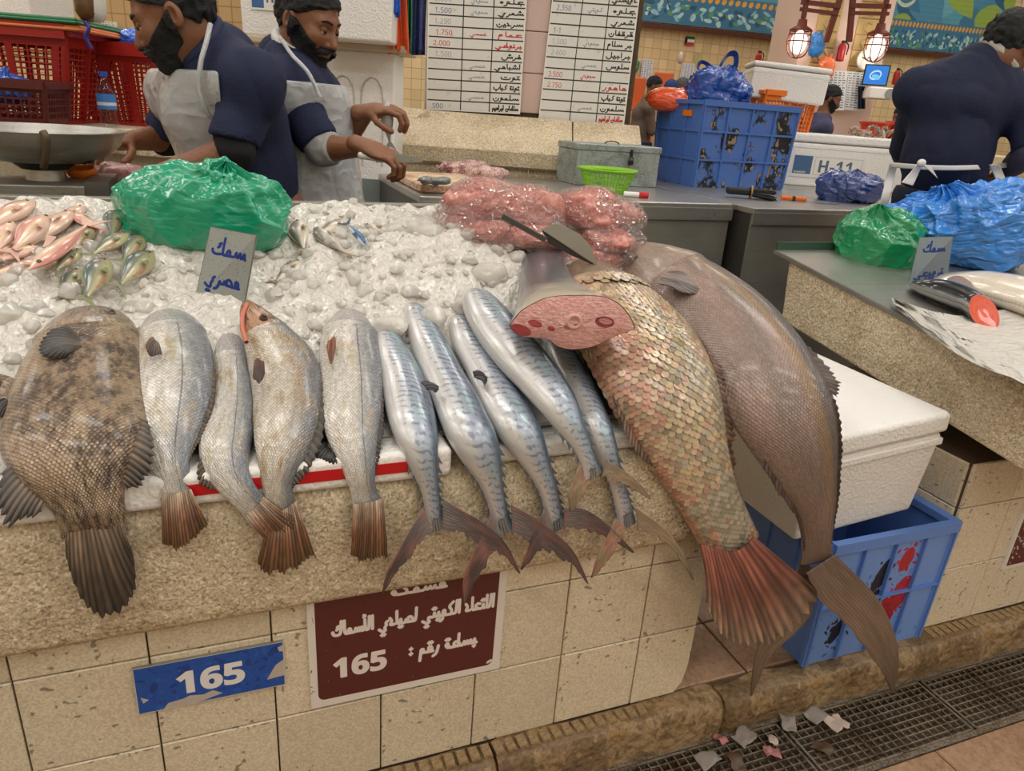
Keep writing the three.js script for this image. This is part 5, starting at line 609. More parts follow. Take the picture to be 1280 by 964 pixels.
// ---------------------------------------------------------------- bags, crates and other builders
const ridge = (n) => 1 - Math.abs(2 * n - 1);
function bagGeo({ s, seed = 1, knot = V(0.3, 1, 0), neck = 0.25, folds = 9, crease = 0.16, n = 130, flat = 0.7, sq = 2.4 }) {
  const K = knot.clone().normalize(), A = Math.abs(K.y) < 0.9 ? V(0, 1, 0).cross(K).normalize() : V(1, 0, 0).cross(K).normalize(), B = K.clone().cross(A);
  return sheet((u, v) => {
    const th = v * Math.PI, ph = u * Math.PI * 2, d = A.clone().multiplyScalar(Math.sin(th) * Math.cos(ph)).addScaledVector(B, Math.sin(th) * Math.sin(ph)).addScaledVector(K, Math.cos(th));
    const q = Math.pow(Math.abs(d.x) ** sq + Math.abs(d.y) ** sq + Math.abs(d.z) ** sq, -1 / sq); let r = q;
    const mS = Math.cbrt(s[0] * s[1] * s[2]), X = (d.x * s[0]) / mS, Y = (d.y * s[1]) / mS, Z = (d.z * s[2]) / mS, w = noise(X * 1.3 + seed, Y * 1.3, Z * 1.3 + 9), c1 = noise(X * 1.9 + seed * 3 + w, Y * 1.9, Z * 1.9), c2 = ridge(noise(X * 2.6 + seed + w * 2, Y * 2.6 + w, Z * 2.6)), c3 = ridge(noise(X * 6 + w * 3, Y * 6 + seed, Z * 6));
    r *= 1 + crease * 0.9 * (c1 - 0.5) + crease * 0.5 * (c2 ** 4 - 0.2) + crease * 0.18 * (c3 ** 4 - 0.2);
    const k = Math.exp(-((th / 1.05) ** 2)), wob = noise(Math.cos(ph) * 1.5 + 5, Math.sin(ph) * 1.5 + seed, th * 0.6) * 5; r *= 1 + 0.12 * k * (ridge(0.5 + 0.5 * Math.sin((ph * folds) / 2 + wob)) - 0.4) - (neck > 0.2 ? 0.3 : 0.1) * Math.exp(-(((th - 0.34) / 0.2) ** 2)) + neck * Math.exp(-((th / 0.2) ** 2));
    const p = V(d.x * s[0] * r, d.y * s[1] * r, d.z * s[2] * r); if (p.y < -flat * s[1]) p.y = -flat * s[1] + (p.y + flat * s[1]) * 0.12; return p;
  }, n, Math.round(n * 0.7), true);
}
const bagBump = rep(tex(256, 256, (u, v) => 0.5 * ridge(tnoise(u, v, 7, 3, 2)) ** 2 + 0.5 * ridge(tnoise(u, v, 15, 8, 2)) ** 2, false), 2.2, 2.2);
const film = (c, o = {}) => phy(c, 0.2, { clearcoat: 0.9, clearcoatRoughness: 0.08, bumpMap: bagBump, bumpScale: 0.0025, ...o });
function bag(label, color, px, py, depth, o, name = 'plastic_bag') { const g = bagGeo(o), p = atD(px, py, depth), t = thing(name, label, 'bag', p, FACE + (o.turn ?? 0)); mesh('bag_film', g, typeof color === 'number' ? film(color, o.mat) : color, t); if (o.ears) for (const [x, y, z, r, a] of o.ears) { const k = sheet((u, v) => { const b = lerp(-0.5, Math.PI + 0.5, u), w = (v - 0.5) * r * 0.7; return V(x + Math.cos(b) * r * 0.62 + w * Math.cos(b) * 0.5, y + Math.sin(b) * r * 1.2 + w * Math.sin(b) * 0.6 + 0.1 * r * noise(u * 9, v * 3), z + w * 0.7 + 0.12 * r * (noise(u * 7, v * 4, 3) - 0.5)); }, 30, 6); k.translate(-x, -y, -z).rotateZ(a).translate(x, y, z); mesh('handle', k, typeof color === 'number' ? film(color, o.mat) : color, t); } return t; }
const quadWall = (a, b, c, d, t) => { const n = b.clone().sub(a).cross(d.clone().sub(a)).normalize().multiplyScalar(t / 2), f = [a, b, c, d].map((p) => p.clone().add(n)), k = [a, b, c, d].map((p) => p.clone().sub(n)), pos = [], q = (A, B, C, D) => [A, B, C, A, C, D].forEach((p) => pos.push(p.x, p.y, p.z)); q(...f); q(k[3], k[2], k[1], k[0]); for (let i = 0; i < 4; i++) { const j = (i + 1) % 4; q(f[j], f[i], k[i], k[j]); } const g = new THREE.BufferGeometry(); g.setAttribute('position', new THREE.Float32BufferAttribute(pos, 3)); g.computeVertexNormals(); return triUV(g); };
function crate(t, w, h, d, o) { // open plastic crate, base centre at the origin
  const tp = o.taper ?? 0.94, T = o.t ?? 0.006, C = (i, k) => { const f = lerp(tp, 1, k), s = [[-1, 1], [1, 1], [1, -1], [-1, -1]][i]; return V((s[0] * w * f) / 2, k * h, (s[1] * d * f) / 2); };
  const names = ['front_wall', 'side_wall', 'back_wall', 'side_wall'];
  for (let i = 0; i < 4; i++) {
    const j = (i + 1) % 4, P = (u, k) => C(i, k).lerp(C(j, k), u), n = C(j, 0).sub(C(i, 0)).cross(V(0, 1, 0)).normalize().negate(), long = i % 2 === 0, nx = Math.round((o.nx ?? 5) * (long ? 1 : Math.max(0.5, d / w))), ny = o.ny ?? 3;
    const out = V(0, 0, 0).copy(C(j, 0).sub(C(i, 0)).cross(V(0, 1, 0))).normalize();
    let wall;
    if (o.lattice) {
      const L = o.lattice, gs = [], y0 = L.y0 ?? 0.06, y1 = L.y1 ?? 0.86, bars = Math.round(L.n * (long ? 1 : d / w)), rows = L.rows;
      for (let k = 0; k <= bars; k++) { const u = k / bars, wide = L.every && k % L.every === 0; gs.push(slat(P(u, y0), P(u, y1), wide ? L.wide : L.b, T)); }
      for (let k = 0; k <= rows; k++) { const y = lerp(y0, y1, k / rows); gs.push(slat(P(0, y), P(1, y), L.b, T)); }
      gs.push(quadWall(P(0, 0), P(1, 0), P(1, y0), P(0, y0), T), quadWall(P(0, y1), P(1, y1), P(1, 1), P(0, 1), T)); wall = mesh(names[i], gs, o.mat, t);
    } else {
      const hole = o.hole && (o.hole === 2 || long ? (o.hole === 2 || i % 2 === 0) : false);
      if (hole) wall = mesh(names[i], [quadWall(P(0, 0), P(1, 0), P(1, 0.74), P(0, 0.74), T), quadWall(P(0, 0.9), P(1, 0.9), P(1, 1), P(0, 1), T), quadWall(P(0, 0.74), P(0.34, 0.74), P(0.34, 0.9), P(0, 0.9), T), quadWall(P(0.66, 0.74), P(1, 0.74), P(1, 0.9), P(0.66, 0.9), T)], o.mat, t);
      else wall = mesh(names[i], quadWall(P(0, 0), P(1, 0), P(1, 1), P(0, 1), T), o.wallMat && long ? o.wallMat : o.mat, t);
      const mv = (p) => p.addScaledVector(out, 0.006), rb = o.rib ?? 0.006;
      for (let k = 0; k <= nx; k++) mesh('rib', slat(mv(P(k / nx, 0.02)), mv(P(k / nx, 0.97)), rb, 0.014), o.mat, wall);
      for (let k = 1; k < ny; k++) mesh('rib', slat(mv(P(0, k / ny)), mv(P(1, k / ny)), rb, 0.012), o.mat, wall);
    }
    mesh('rim', slat(P(-0.01, 0.99).addScaledVector(out, 0.004), P(1.01, 0.99).addScaledVector(out, 0.004), o.rimH ?? 0.03, o.rimT ?? 0.02), o.mat, t);
  }
  mesh('base', box(w * tp, T, d * tp, 0, T / 2, 0), o.mat, t);
  for (let i = 0; i < 4; i++) mesh('corner_post', bar(C(i, 0), C(i, 1), o.post ?? 0.009, 8), o.mat, t);
}
function foamBox(t, w, h, d, o = {}) { // box with lid; base centre at the origin
  const lid = o.lid ?? 0.055, tp = o.taper ?? 0.92, g = rbox(w, h - lid, d, 0.012, 0, (h - lid) / 2, 0, 3), p = g.attributes.position; for (let i = 0; i < p.count; i++) { const k = lerp(tp, 1, clamp(p.getY(i) / (h - lid))); p.setX(i, p.getX(i) * k); p.setZ(i, p.getZ(i) * k); } g.computeVertexNormals(); mesh('box_body', g, M.foam, t); mesh('box_rim', rbox(w * 1.01, 0.02, d * 1.01, 0.005, 0, h - lid - 0.022, 0), M.foam, t);
  if (o.lid !== 0) mesh('lid', [rbox(w * 1.03, lid, d * 1.03, 0.014, 0, h - lid / 2 + 0.004, 0, 3)], M.foam, t);
}
const blueP = phy(0x5f88d2, 0.38, { clearcoat: 0.15 }), redP = phy(0xa8261f, 0.4), orangeP = phy(0xe8761c, 0.4), greenP = phy(0x86c21c, 0.35);
// ---------------------------------------------------------------- on the near stall
{ const t = bag('knotted teal green plastic bag sitting on the ice', 0x06a078, 256, 264, 1.55, { s: [0.178, 0.095, 0.105], seed: 4, knot: V(0.32, 1, 0.25), neck: 0.06, folds: 13, crease: 0.12, n: 190, flat: 0.9, sq: 2.3 });
  const g = nets((x, y, z) => Math.hypot(Math.hypot(x, z) - 0.026, y * 0.8) - 0.013 + (ridge(noise(x * 60, y * 60, z * 60)) - 0.5) * 0.01, V(-0.06, -0.04, -0.06), V(0.06, 0.04, 0.06), 0.004); const k = mesh('knot', triUV(g), t.children[0].material, t); k.position.set(0.052, 0.088, 0.03); k.rotation.set(0.5, 0, -0.25); }
{ // clear bags of pink fish meat
  const meat = phy(0xe6c2ba, 0.28, { clearcoat: 0.4, map: rep(speck([232, 190, 182], [208, 134, 128], 5, 1.3, 121, 256), 4), bumpMap: rep(bumpNoise(10, 122), 3), bumpScale: 0.003 });
  const clear = phy(0xfdf4f2, 0.12, { transmission: 0.86, thickness: 0, ior: 1.45, bumpMap: rep(bagBump, 7), bumpScale: 0.02, specularIntensity: 1 });
  const make = (label, lumps, seed) => {
    const t = thing('meat_bag', label, 'bag of fish meat'), P = lumps.map(([x, y, d, rx, ry, rz]) => [KF(atD(x, y, d)), rx, ry, rz]), S = (e) => (x, y, z) => { let s = 1; for (const [c, rx, ry, rz] of P) s = smin(s, ell(x, y, z, c[0], c[1], -c[2], rx + e, ry + e, rz + e), e ? 0.05 : 0.022); return s + (fbm(x * 22 + seed, y * 22, z * 22, 2) - 0.5) * (e ? 0.026 : 0.018); };
    const lo = V(1e9, 1e9, 1e9), hi = V(-1e9, -1e9, -1e9); for (const [c, rx, ry, rz] of P) { lo.min(V(c[0] - rx, c[1] - ry, -c[2] - rz)); hi.max(V(c[0] + rx, c[1] + ry, -c[2] + rz)); } lo.subScalar(0.04); hi.addScalar(0.04);
    const put = (g) => { g.rotateY(FACE); g.translate(CAM.x, 0, CAM.z); return triUV(g); };
    P.forEach(([c, rx, ry, rz], i) => mesh('meat_chunk', put(nets((x, y, z) => ell(x, y, z, c[0], c[1], -c[2], rx, ry, rz) + (fbm(x * 24 + i * 5, y * 24, z * 24, 3) - 0.5) * 0.034, V(c[0] - rx * 1.3, c[1] - ry * 1.4, -c[2] - rz * 1.3), V(c[0] + rx * 1.3, c[1] + ry * 1.4, -c[2] + rz * 1.3), 0.007)), meat, t));
    mesh('clear_film', put(nets(S(0.006), lo, hi, 0.009)), clear, t);
  };
  make('clear plastic bags of pink fish meat with the knife stuck in', [[600, 252, 1.78, 0.085, 0.055, 0.07], [660, 258, 1.8, 0.09, 0.05, 0.07], [606, 292, 1.73, 0.07, 0.035, 0.05], [668, 296, 1.74, 0.08, 0.035, 0.05], [580, 278, 1.76, 0.045, 0.03, 0.04]], 3);
  make('clear plastic bag of pink fish meat beside the steel tables', [[738, 262, 1.86, 0.085, 0.055, 0.07], [776, 266, 1.9, 0.06, 0.03, 0.05], [752, 300, 1.83, 0.09, 0.03, 0.06], [744, 322, 1.81, 0.08, 0.022, 0.05]], 8);
  // cleaver
  const kn = thing('cleaver', 'worn grey cleaver resting between the meat bags and the cut fish', 'knife'), d = KF(onT(690, 312, 0.05))[2] - 0.1, A = (x, y, dd = 0) => atD(x, y, d + dd);
  const kface = [[677, 287], [688, 281], [702, 281], [724, 292], [738, 308], [748, 333], [730, 322], [706, 306]], edge = [[677, 287], [706, 306], [748, 333], [744, 332], [712, 318], [686, 304]];
  const flatG = (pts, off, t) => { const o3 = pts.map(([x, y]) => A(x, y, off)), n = FWD.clone().multiplyScalar(t), s = THREE.ShapeUtils.triangulateShape(pts.map((p) => new THREE.Vector2(p[0], p[1])), []), pos = []; for (const f of s) { for (const i of f) pos.push(...o3[i].toArray()); for (const i of [f[0], f[2], f[1]]) pos.push(...o3[i].clone().add(n).toArray()); } for (let i = 0; i < o3.length; i++) { const j = (i + 1) % o3.length, a = o3[i], b = o3[j], c = b.clone().add(n), e = a.clone().add(n); for (const p of [a, b, c, a, c, e]) pos.push(...p.toArray()); } const g = new THREE.BufferGeometry(); g.setAttribute('position', new THREE.Float32BufferAttribute(pos, 3)); g.computeVertexNormals(); return triUV(g); };
  mesh('blade', flatG(kface, 0, 0.003), std(0xb4b0a6, 0.4, { metalness: 0.6 }), kn); mesh('edge', flatG(edge, 0.004, 0.003), std(0x4a4845, 0.5, { metalness: 0.6 }), kn);
  mesh('tang', slat(A(628, 270, -0.02), A(682, 300, -0.004), 0.012, 0.005), std(0x6a655c, 0.5, { metalness: 0.5 }), kn);
}
{ // crate and foam box in the gap between the stalls
  const paintT = canvasTex(512, 400, (c, w, h) => { c.fillStyle = '#7398da'; c.fillRect(0, 0, w, h); c.fillStyle = '#b01f2a'; for (const [x, y, a, b] of [[330, 90, 26, 40], [352, 210, 40, 60], [300, 260, 50, 40]]) { c.beginPath(); c.ellipse(x, y, a, b, 0.3, 0, 7); c.fill(); } c.fillStyle = '#14161c'; for (const [x, y, a, b] of [[236, 130, 22, 60], [200, 230, 34, 24], [240, 220, 20, 40], [110, 300, 20, 44]]) { c.beginPath(); c.ellipse(x, y, a, b, 0.4, 0, 7); c.fill(); } worn(c, w, h, ['#3f68b0', '#6f96da', '#30528f'], 120, 5, 12); const r = rng(8); for (const [x, y, col] of [[330, 90, '#b01f2a'], [340, 220, '#a81c28'], [300, 270, '#8e1a26'], [230, 150, '#16181e'], [220, 230, '#16181e'], [110, 300, '#1c2028']]) for (let i = 0; i < 60; i++) { c.fillStyle = col; c.beginPath(); c.ellipse(x + (r() + r() - 1) * 60, y + (r() + r() - 1) * 70, r() * 9, r() * 12, r() * 3, 0, 7); c.fill(); } });
  const wm = phy(0xffffff, 0.4, { map: paintT }), t = thing('fish_crate', 'blue plastic fish crate with red and black paint marks on the floor', 'crate', V(1.545, 0.102, -0.14));
  crate(t, 0.42, 0.372, 0.32, { mat: blueP, nx: 4, ny: 2, taper: 0.97, rim: 1 });
  const fg = t.children.find((o) => o.name === 'front_wall'); fg.material = wm; { const p = fg.geometry.attributes.position, u = fg.geometry.attributes.uv; for (let i = 0; i < p.count; i++) u.setXY(i, (p.getX(i) + 0.21) / 0.42, p.getY(i) / 0.372); }
  const b = thing('foam_box', 'white foam box with lid perched on the blue floor crate', 'foam box', V(1.44, 0.49, -0.26)); b.rotation.z = 5 * RAD; foamBox(b, 0.42, 0.29, 0.52, { taper: 0.9 });
}
// ---------------------------------------------------------------- the right hand stall
{
  const wallR = struct('wall_front_right', box(1.6, 0.52, 0.74, 2.585, 0.36, -0.38), M.grout, 'tiled front wall of the stall with salmon', 'wall'), list = [], g = tileGeo(0.197, 0.195, 0.008, 0.002), gh = tileGeo(0.197, 0.13, 0.008, 0.002);
  for (let k = 0; k < 8; k++) { const x = 1.786 + 0.1 + 0.2 * k - 0.1 + 0.1; list.push([g, x, 0.401, -0.008], [g, x, 0.203, -0.008], [gh, x, 0.567, -0.008]); }
  for (let k = 0; k < 4; k++) for (const [y, q] of [[0.203, g], [0.401, g], [0.567, gh]]) list.push([q, 1.785, y, -0.112 - 0.2 * k, 0, -Math.PI / 2]); layTiles(wallR, list, M.tile, 22);
  const q = [[-0.774, 1.013], [0.2, 0.877], [0.205, 0.87], [0.205, 0.69], [0.2, 0.685], [-0.754, 0.811]], e = ext(q.map(([z, y]) => [-z, y]), 1.7, 0.006, 2); e.rotateY(Math.PI / 2); e.translate(1.745 + 0.85, 0, 0);
  single('stone_counter', triUV(e), M.stone, 'rough stone counter slab under the salmon and blue bag', 'counter');
  const S = 0.1396, topY = (z) => 1.013 - S * (z + 0.774) + 0.0005, onR = (px, py, h = 0) => { const n = V(0, 1, S).normalize(), d = ray(px, py); return CAM.clone().addScaledVector(d, (V(0, topY(0) + h, 0).sub(CAM).dot(n)) / d.dot(n)); };
  const sh = thing('metal_sheet', 'dull steel sheet covering the right hand stone counter', 'metal sheet', V(2.6, topY(-0.42) + 0.007, -0.42)); { const g2 = box(1.72, 0.008, 0.86); g2.rotateX(Math.atan(S)); mesh('sheet', g2, M.steel, sh); const l = box(1.72, 0.03, 0.006, 0, 0.016, -0.42); mesh('back_lip', l.translate(0, 0.058, 0), std(0x3c5a4c, 0.4, { metalness: 0.3 }), sh); mesh('front_lip', box(0.006, 0.012, 0.86, -0.86, -0.004, 0).rotateX(Math.atan(S)), M.steelDull, sh); }
  const paper = single('white_paper', (() => { const g2 = sheet((u, v) => { const a = [[1114, 372], [1150, 382], [1200, 392], [1300, 380], [1380, 370]], b = [[1122, 386], [1180, 432], [1240, 462], [1310, 486], [1390, 496]], p = crom(a, u), q2 = crom(b, u), x = lerp(p[0], q2[0], v), y = lerp(p[1], q2[1], v) + 3 * noise(u * 12, v * 3); return onR(x, y, 0.014 + 0.02 * noise(u * 11, v * 5, 2) + 0.006 * ridge(noise(u * 30, v * 12))); }, 60, 20); return g2; })(), std(0xcfcac0, 0.4, { bumpMap: rep(bagBump, 2), bumpScale: 0.006 }), 'crumpled white paper spread under the salmon', 'paper');
  // salmon pieces
  const local = (name, label, st, skin, tk, o = {}) => { // sideways fish on this counter
    const t = thing(name, label, 'fish'), N = 40, K = 24, ring = []; for (let i = 0; i <= N; i++) { const [px, py, w] = crom(st, i / N), p0 = onR(px, py, 0.03), m = pxM(p0); ring.push({ p: onR(px, py, w * m * tk + 0.014), w: w * m, th: w * m * tk }); }
    const n = V(0, 1, S + 0.3).normalize(); for (let i = 0; i <= N; i++) { const r = ring[i]; r.t = ring[Math.min(N, i + 1)].p.clone().sub(ring[Math.max(0, i - 1)].p).normalize(); r.b = n.clone().cross(r.t).normalize(); r.n = r.t.clone().cross(r.b).normalize(); }
    const at = (u, v) => { const k = u * N, i = Math.min(N - 1, Math.floor(k)), f = k - i, A = ring[i], B = ring[i + 1], a = v * Math.PI * 2, sl = o.cut ? sstep(0.75, 1, u) * 0.05 : 0; return A.p.clone().lerp(B.p, f).addScaledVector(A.b, lerp(A.w, B.w, f) * Math.cos(a)).addScaledVector(A.n, lerp(A.th, B.th, f) * Math.sin(a)).addScaledVector(A.t, -sl * (Math.sin(a) + 0.3)); };
    const g2 = sheet(at, N, K), uv = g2.attributes.uv; for (let i = 0; i < uv.count; i++) uv.setXY(i, uv.getX(i), (1 - Math.cos(uv.getY(i) * Math.PI * 2)) / 2); mesh('body', g2, skin, t);
    if (o.cut) { const g3 = sheet((u, v) => at(1, v).lerp(ring[N].p, u).addScaledVector(ring[N].t, -0.016 * u + 0.004 * Math.sin(u * 2)), 6, K); mesh('cut_face', g3, o.cut, t); } return { t, at, ring };
  };
  const skinS = (f, seed) => phy(0xffffff, 0.26, { map: tex(256, 128, (u, v) => f(u, v, fbm(u * 9, v * 6, seed, 3), scalePat(u * 60, v * 16))), clearcoat: 0.6, clearcoatRoughness: 0.12, metalness: 0.15 });
  const flesh = phy(0xe0764a, 0.35, { clearcoat: 0.3, map: rep(speck([255, 190, 150], [214, 110, 70], 8, 1.6, 131, 256), 2) });
  const w = local('whole_salmon', 'large whole salmon with pale belly and grey scaled back', [[1164, 360, 8], [1190, 354, 18], [1225, 356, 30], [1270, 366, 38], [1320, 380, 42], [1380, 396, 40], [1440, 412, 28]], skinS((u, v, n, s) => scl(mixc([150, 148, 140], [226, 216, 200], sstep(0.15, 0.5, v + (n - 0.5) * 0.3)), 0.84 + 0.24 * s[0]), 7), 0.5);
  mesh('pectoral_fin', shell((u, v) => onR(lerp(1184, 1214, v), lerp(350, 356, v) + (u - 0.5) * 12 * (0.3 + Math.sin(v * 3)), 0.066), 8, 6, 0.002), std(0x8c7668, 0.4), w.t);
  local('salmon_piece', 'dark skinned salmon piece with an orange cut end', [[1141, 357, 5], [1152, 359, 13], [1172, 363, 19], [1196, 371, 21], [1217, 381, 21], [1234, 394, 20]], skinS((u, v, n, s) => mixc(mixc([14, 15, 18], [44, 47, 50], n * 1.3 - 0.2), [150, 150, 146], sstep(0.92, 1, v)), 17), 0.72, { cut: flesh });
  bag('knotted green plastic bag behind the salmon', 0x0e8f58, 1098, 304, 2.55, { s: [0.14, 0.12, 0.12], seed: 9, knot: V(-0.3, 1, 0.4), neck: 0.12, folds: 7, crease: 0.15, n: 130, flat: 0.85 });
  bag('big crumpled bright blue plastic bag spread over the salmon', 0x2f8be6, 1216, 288, 2.62, { s: [0.29, 0.15, 0.14], seed: 13, knot: V(-0.5, 1, 0.1), neck: 0.0, folds: 15, crease: 0.3, n: 200, flat: 0.8, sq: 2.0, mat: { bumpScale: 0.012 } });
  const sgR = canvasTex(384, 560, (c, w2, h) => { c.fillStyle = '#8f9da6'; c.fillRect(0, 0, w2, h); worn(c, w2, h, ['#7c8a94', '#a3b0b8', '#889098'], 700, 33, 9); c.strokeStyle = c.fillStyle = '#22408f'; AR(c, 'سمك', 320, 170, 120, 22, 260); AR(c, 'نرويجي', 330, 470, 105, 22, 300); });
  const s = thing('fish_sign', 'grey metal sign with blue Arabic lettering beside the salmon', 'sign'), bl = onR(1136, 356, 0.0), br = onR(1184, 350, 0.0), dd = KF(bl)[2]; plate('painted_face', [atD(1150, 297, dd + 0.02), atD(1191, 296, dd + 0.04), br, bl], 0.003, phy(0xffffff, 0.42, { map: sgR, metalness: 0.25 }), M.galv, s);
  const mr = canvasTex(512, 400, (c, w2, h) => { c.fillStyle = '#e4ddd2'; c.fillRect(0, 0, w2, h); c.fillStyle = '#5a2320'; c.fillRect(16, 0, w2, h - 16); const r = rng(4); c.fillStyle = '#cfc4b8'; for (let i = 0; i < 70; i++) { c.beginPath(); c.ellipse(20 + r() * r() * 220, 60 + r() * 320, 2 + r() * 7, 1 + r() * 4, r() * 3, 0, 7); c.fill(); } });
  const s3 = thing('stall_sign', 'maroon sign with scratched white edge on the right hand stall', 'sign'), zz = 0.0075; plate('printed_face', [V(2.045, 0.56, zz), V(2.43, 0.56, zz), V(2.43, 0.262, zz), V(2.045, 0.262, zz)], 0.0074, phy(0xffffff, 0.4, { map: mr }), M.white, s3);
}
{ // scraps on the drain
  const r = rng(12), bits = [['pale fish scrap', 0xb9a79a], ['brown leaf shaped scrap', 0x54402e], ['grey skin scrap', 0x8a8078], ['pink gut scrap', 0xa8706c]];
  const spots = [[900, 925, 3, 'pink grey fish gut scrap on the drain grate'], [930, 922, 2, 'grey fish skin scrap on the drain grate'], [966, 926, 0, 'pale slip of fish skin on the drain grate'], [985, 905, 2, 'curled grey scrap near the kerb on the drain grate'], [1020, 895, 2, 'silvery fish scrap below the kerb on the drain grate'], [1046, 905, 0, 'thin pale bone scrap on the drain grate'], [1028, 936, 1, 'brown leathery scrap in the middle of the drain grate'], [920, 954, 1, 'large brown leathery scrap at the grate joint'], [885, 950, 2, 'crumpled grey wrapper scrap on the drain grate'], [965, 942, 3, 'reddish stringy fish scrap on the drain grate']];
  for (const [px, py, k, label] of spots) { const p = onY(px, py, 0.006), a = r() * 6, sz = 0.016 + 0.014 * r(), g = shell((u, v) => V((u - 0.5) * sz * 2, 0.008 * noise(u * 3 + px, v * 3) + 0.004 * Math.sin(u * 5), (v - 0.5) * sz * (1.1 + 0.6 * noise(u * 4, px))), 10, 8, 0.003), o = single('fish_scrap', g, std(bits[k][1], 0.45), label, 'scrap', 'scraps on the drain'); o.position.copy(p); o.rotation.y = a; }
}
// ---------------------------------------------------------------- steel tables behind the workers aisle
const HT = 1.1;
{
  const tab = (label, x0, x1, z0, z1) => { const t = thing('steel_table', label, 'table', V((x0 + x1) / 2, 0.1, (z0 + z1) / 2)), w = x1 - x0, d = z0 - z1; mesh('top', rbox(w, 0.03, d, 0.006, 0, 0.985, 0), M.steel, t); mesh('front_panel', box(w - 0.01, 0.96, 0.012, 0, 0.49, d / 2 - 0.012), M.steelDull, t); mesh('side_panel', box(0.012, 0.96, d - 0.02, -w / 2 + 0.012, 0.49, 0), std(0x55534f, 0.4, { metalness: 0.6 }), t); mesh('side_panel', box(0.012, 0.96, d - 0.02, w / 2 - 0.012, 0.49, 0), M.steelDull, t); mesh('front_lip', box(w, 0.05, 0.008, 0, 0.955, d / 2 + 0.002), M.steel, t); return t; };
  tab('long steel work table below the price boards', 0.67, 2.06, -1.515, -2.3); tab('steel work table beside the right hand stall', 2.08, 3.5, -1.4, -2.75);
  // cutting board with gutted fish
  const cb = thing('cutting_board', 'cream plastic cutting board stained with blood', 'cutting board', V(0.9, HT, -1.85)); mesh('board', rbox(0.42, 0.03, 0.5, 0.006, 0, 0.017, 0), std(0xffffff, 0.5, { map: rep(speck([232, 214, 178], [176, 104, 84], 5, 1.5, 141, 256), 2.2) }), cb);
  const gk = (name, label, px, py, l, h, col, seed) => { const p = onY(px, py, HT + 0.05), g = nets((x, y, z) => ell(x, y, z, 0, 0, 0, l, h, l * 0.5) + (fbm(x * 24 + seed, y * 24, z * 24, 3) - 0.5) * 0.04, V(-l * 1.3, -h * 1.6, -l * 0.8), V(l * 1.3, h * 1.6, l * 0.8), 0.009), o = single(name, triUV(g), col, label, 'fish'); o.position.copy(p); o.rotation.y = FACE; };
  const gut = phy(0xffffff, 0.35, { map: rep(speck([226, 196, 186], [120, 60, 62], 7, 1.9, 151, 256), 4), clearcoat: 0.4 }), sil = phy(0xa9aaa8, 0.3, { map: rep(speck([210, 210, 206], [120, 124, 126], 9, 1.2, 152, 256), 5), metalness: 0.2, clearcoat: 0.4 });
  gk('gutted_fish', 'opened fish showing pink flesh on the cutting board', 590, 212, 0.14, 0.035, gut, 2); gk('gutted_fish', 'second gutted fish heaped at the back of the cutting board', 606, 216, 0.1, 0.03, gut, 7); gk('silver_fish', 'small silver fish at the edge of the cutting board', 545, 226, 0.07, 0.02, sil, 4);
  // grey metal lock box
  const lb = thing('lock_box', 'grey metal cash box with padlock on the steel table', 'metal box', V(1.79, HT, -2.19)), GM = M.galv; mesh('box_body', rbox(0.45, 0.16, 0.22, 0.004, 0, 0.081, 0), GM, lb); const lid = mesh('lid', rbox(0.46, 0.03, 0.23, 0.006, 0, 0.176, 0), GM, lb); mesh('hasp', box(0.012, 0.035, 0.006, 0.06, -0.02 + 0.176, 0.118), M.black, lid); const pad = mesh('padlock', [rbox(0.026, 0.024, 0.012, 0.005, 0.06, 0.115, 0.12), new THREE.TorusGeometry(0.01, 0.0025, 6, 12).translate(0.06, 0.132, 0.12)], std(0x2c2a28, 0.5, { metalness: 0.5 }), lb); mesh('handle', tube([V(-0.04, 0.19, 0.02), V(-0.03, 0.2, 0.02), V(0.03, 0.2, 0.02), V(0.04, 0.19, 0.02)], 0.003, 12, 6), M.black, lb);
  // lime colander
  { const p = onY(757, 239, HT), t = thing('basket', 'lime green round plastic basket before the metal cash box', 'basket', p), gs = [], n = 40; for (let k = 0; k < n; k++) { const a = (k / n) * Math.PI * 2, c = Math.cos(a), s = Math.sin(a); mesh('stave', bar(V(c * 0.09, 0.01, s * 0.09), V(c * 0.122, 0.085, s * 0.122), 0.0028, 5), greenP, t); } for (const [r, y] of [[0.1, 0.03], [0.108, 0.05], [0.115, 0.07]]) mesh('ring', new THREE.TorusGeometry(r, 0.003, 6, 40).rotateX(Math.PI / 2).translate(0, y, 0), greenP, t); mesh('rim', lathe([[0.118, 0.082], [0.135, 0.092], [0.135, 0.1], [0.12, 0.096], [0.116, 0.086]], 40), greenP, t); mesh('base', cyl(0.092, 0.09, 0.012, 32, 0, 0.007, 0), greenP, t); }
  { const p = onY(790, 243, HT + 0.012), t = thing('marker_pen', 'white marker pen with red cap on the steel table', 'pen', p, FACE); mesh('barrel', cyl(0.011, 0.011, 0.07, 14).rotateZ(Math.PI / 2), M.white, t); mesh('cap', cyl(0.013, 0.013, 0.04, 14).rotateZ(Math.PI / 2).translate(0.05, 0, 0), std(0xc8202a, 0.35), t); }
  { const p = onY(936, 240, HT + 0.03), t = thing('hand_brush', 'black hand brush with a rubber band on the steel table', 'brush', p, FACE - 0.1); mesh('back', rbox(0.11, 0.03, 0.06, 0.012, -0.05, 0, 0), M.black, t); mesh('band', new THREE.TorusGeometry(0.028, 0.004, 6, 18).rotateY(Math.PI / 2).translate(0.01, 0, 0), std(0xb98a4a, 0.6), t); const r = rng(5); for (let k = 0; k < 46; k++) { const y = (r() - 0.5) * 0.03, z = (r() - 0.5) * 0.06; mesh('bristle_tuft', bar(V(0.0, y, z), V(0.1 + r() * 0.03, y * 1.5 - 0.008, z * 1.9), 0.0022, 4), M.black, t); } }
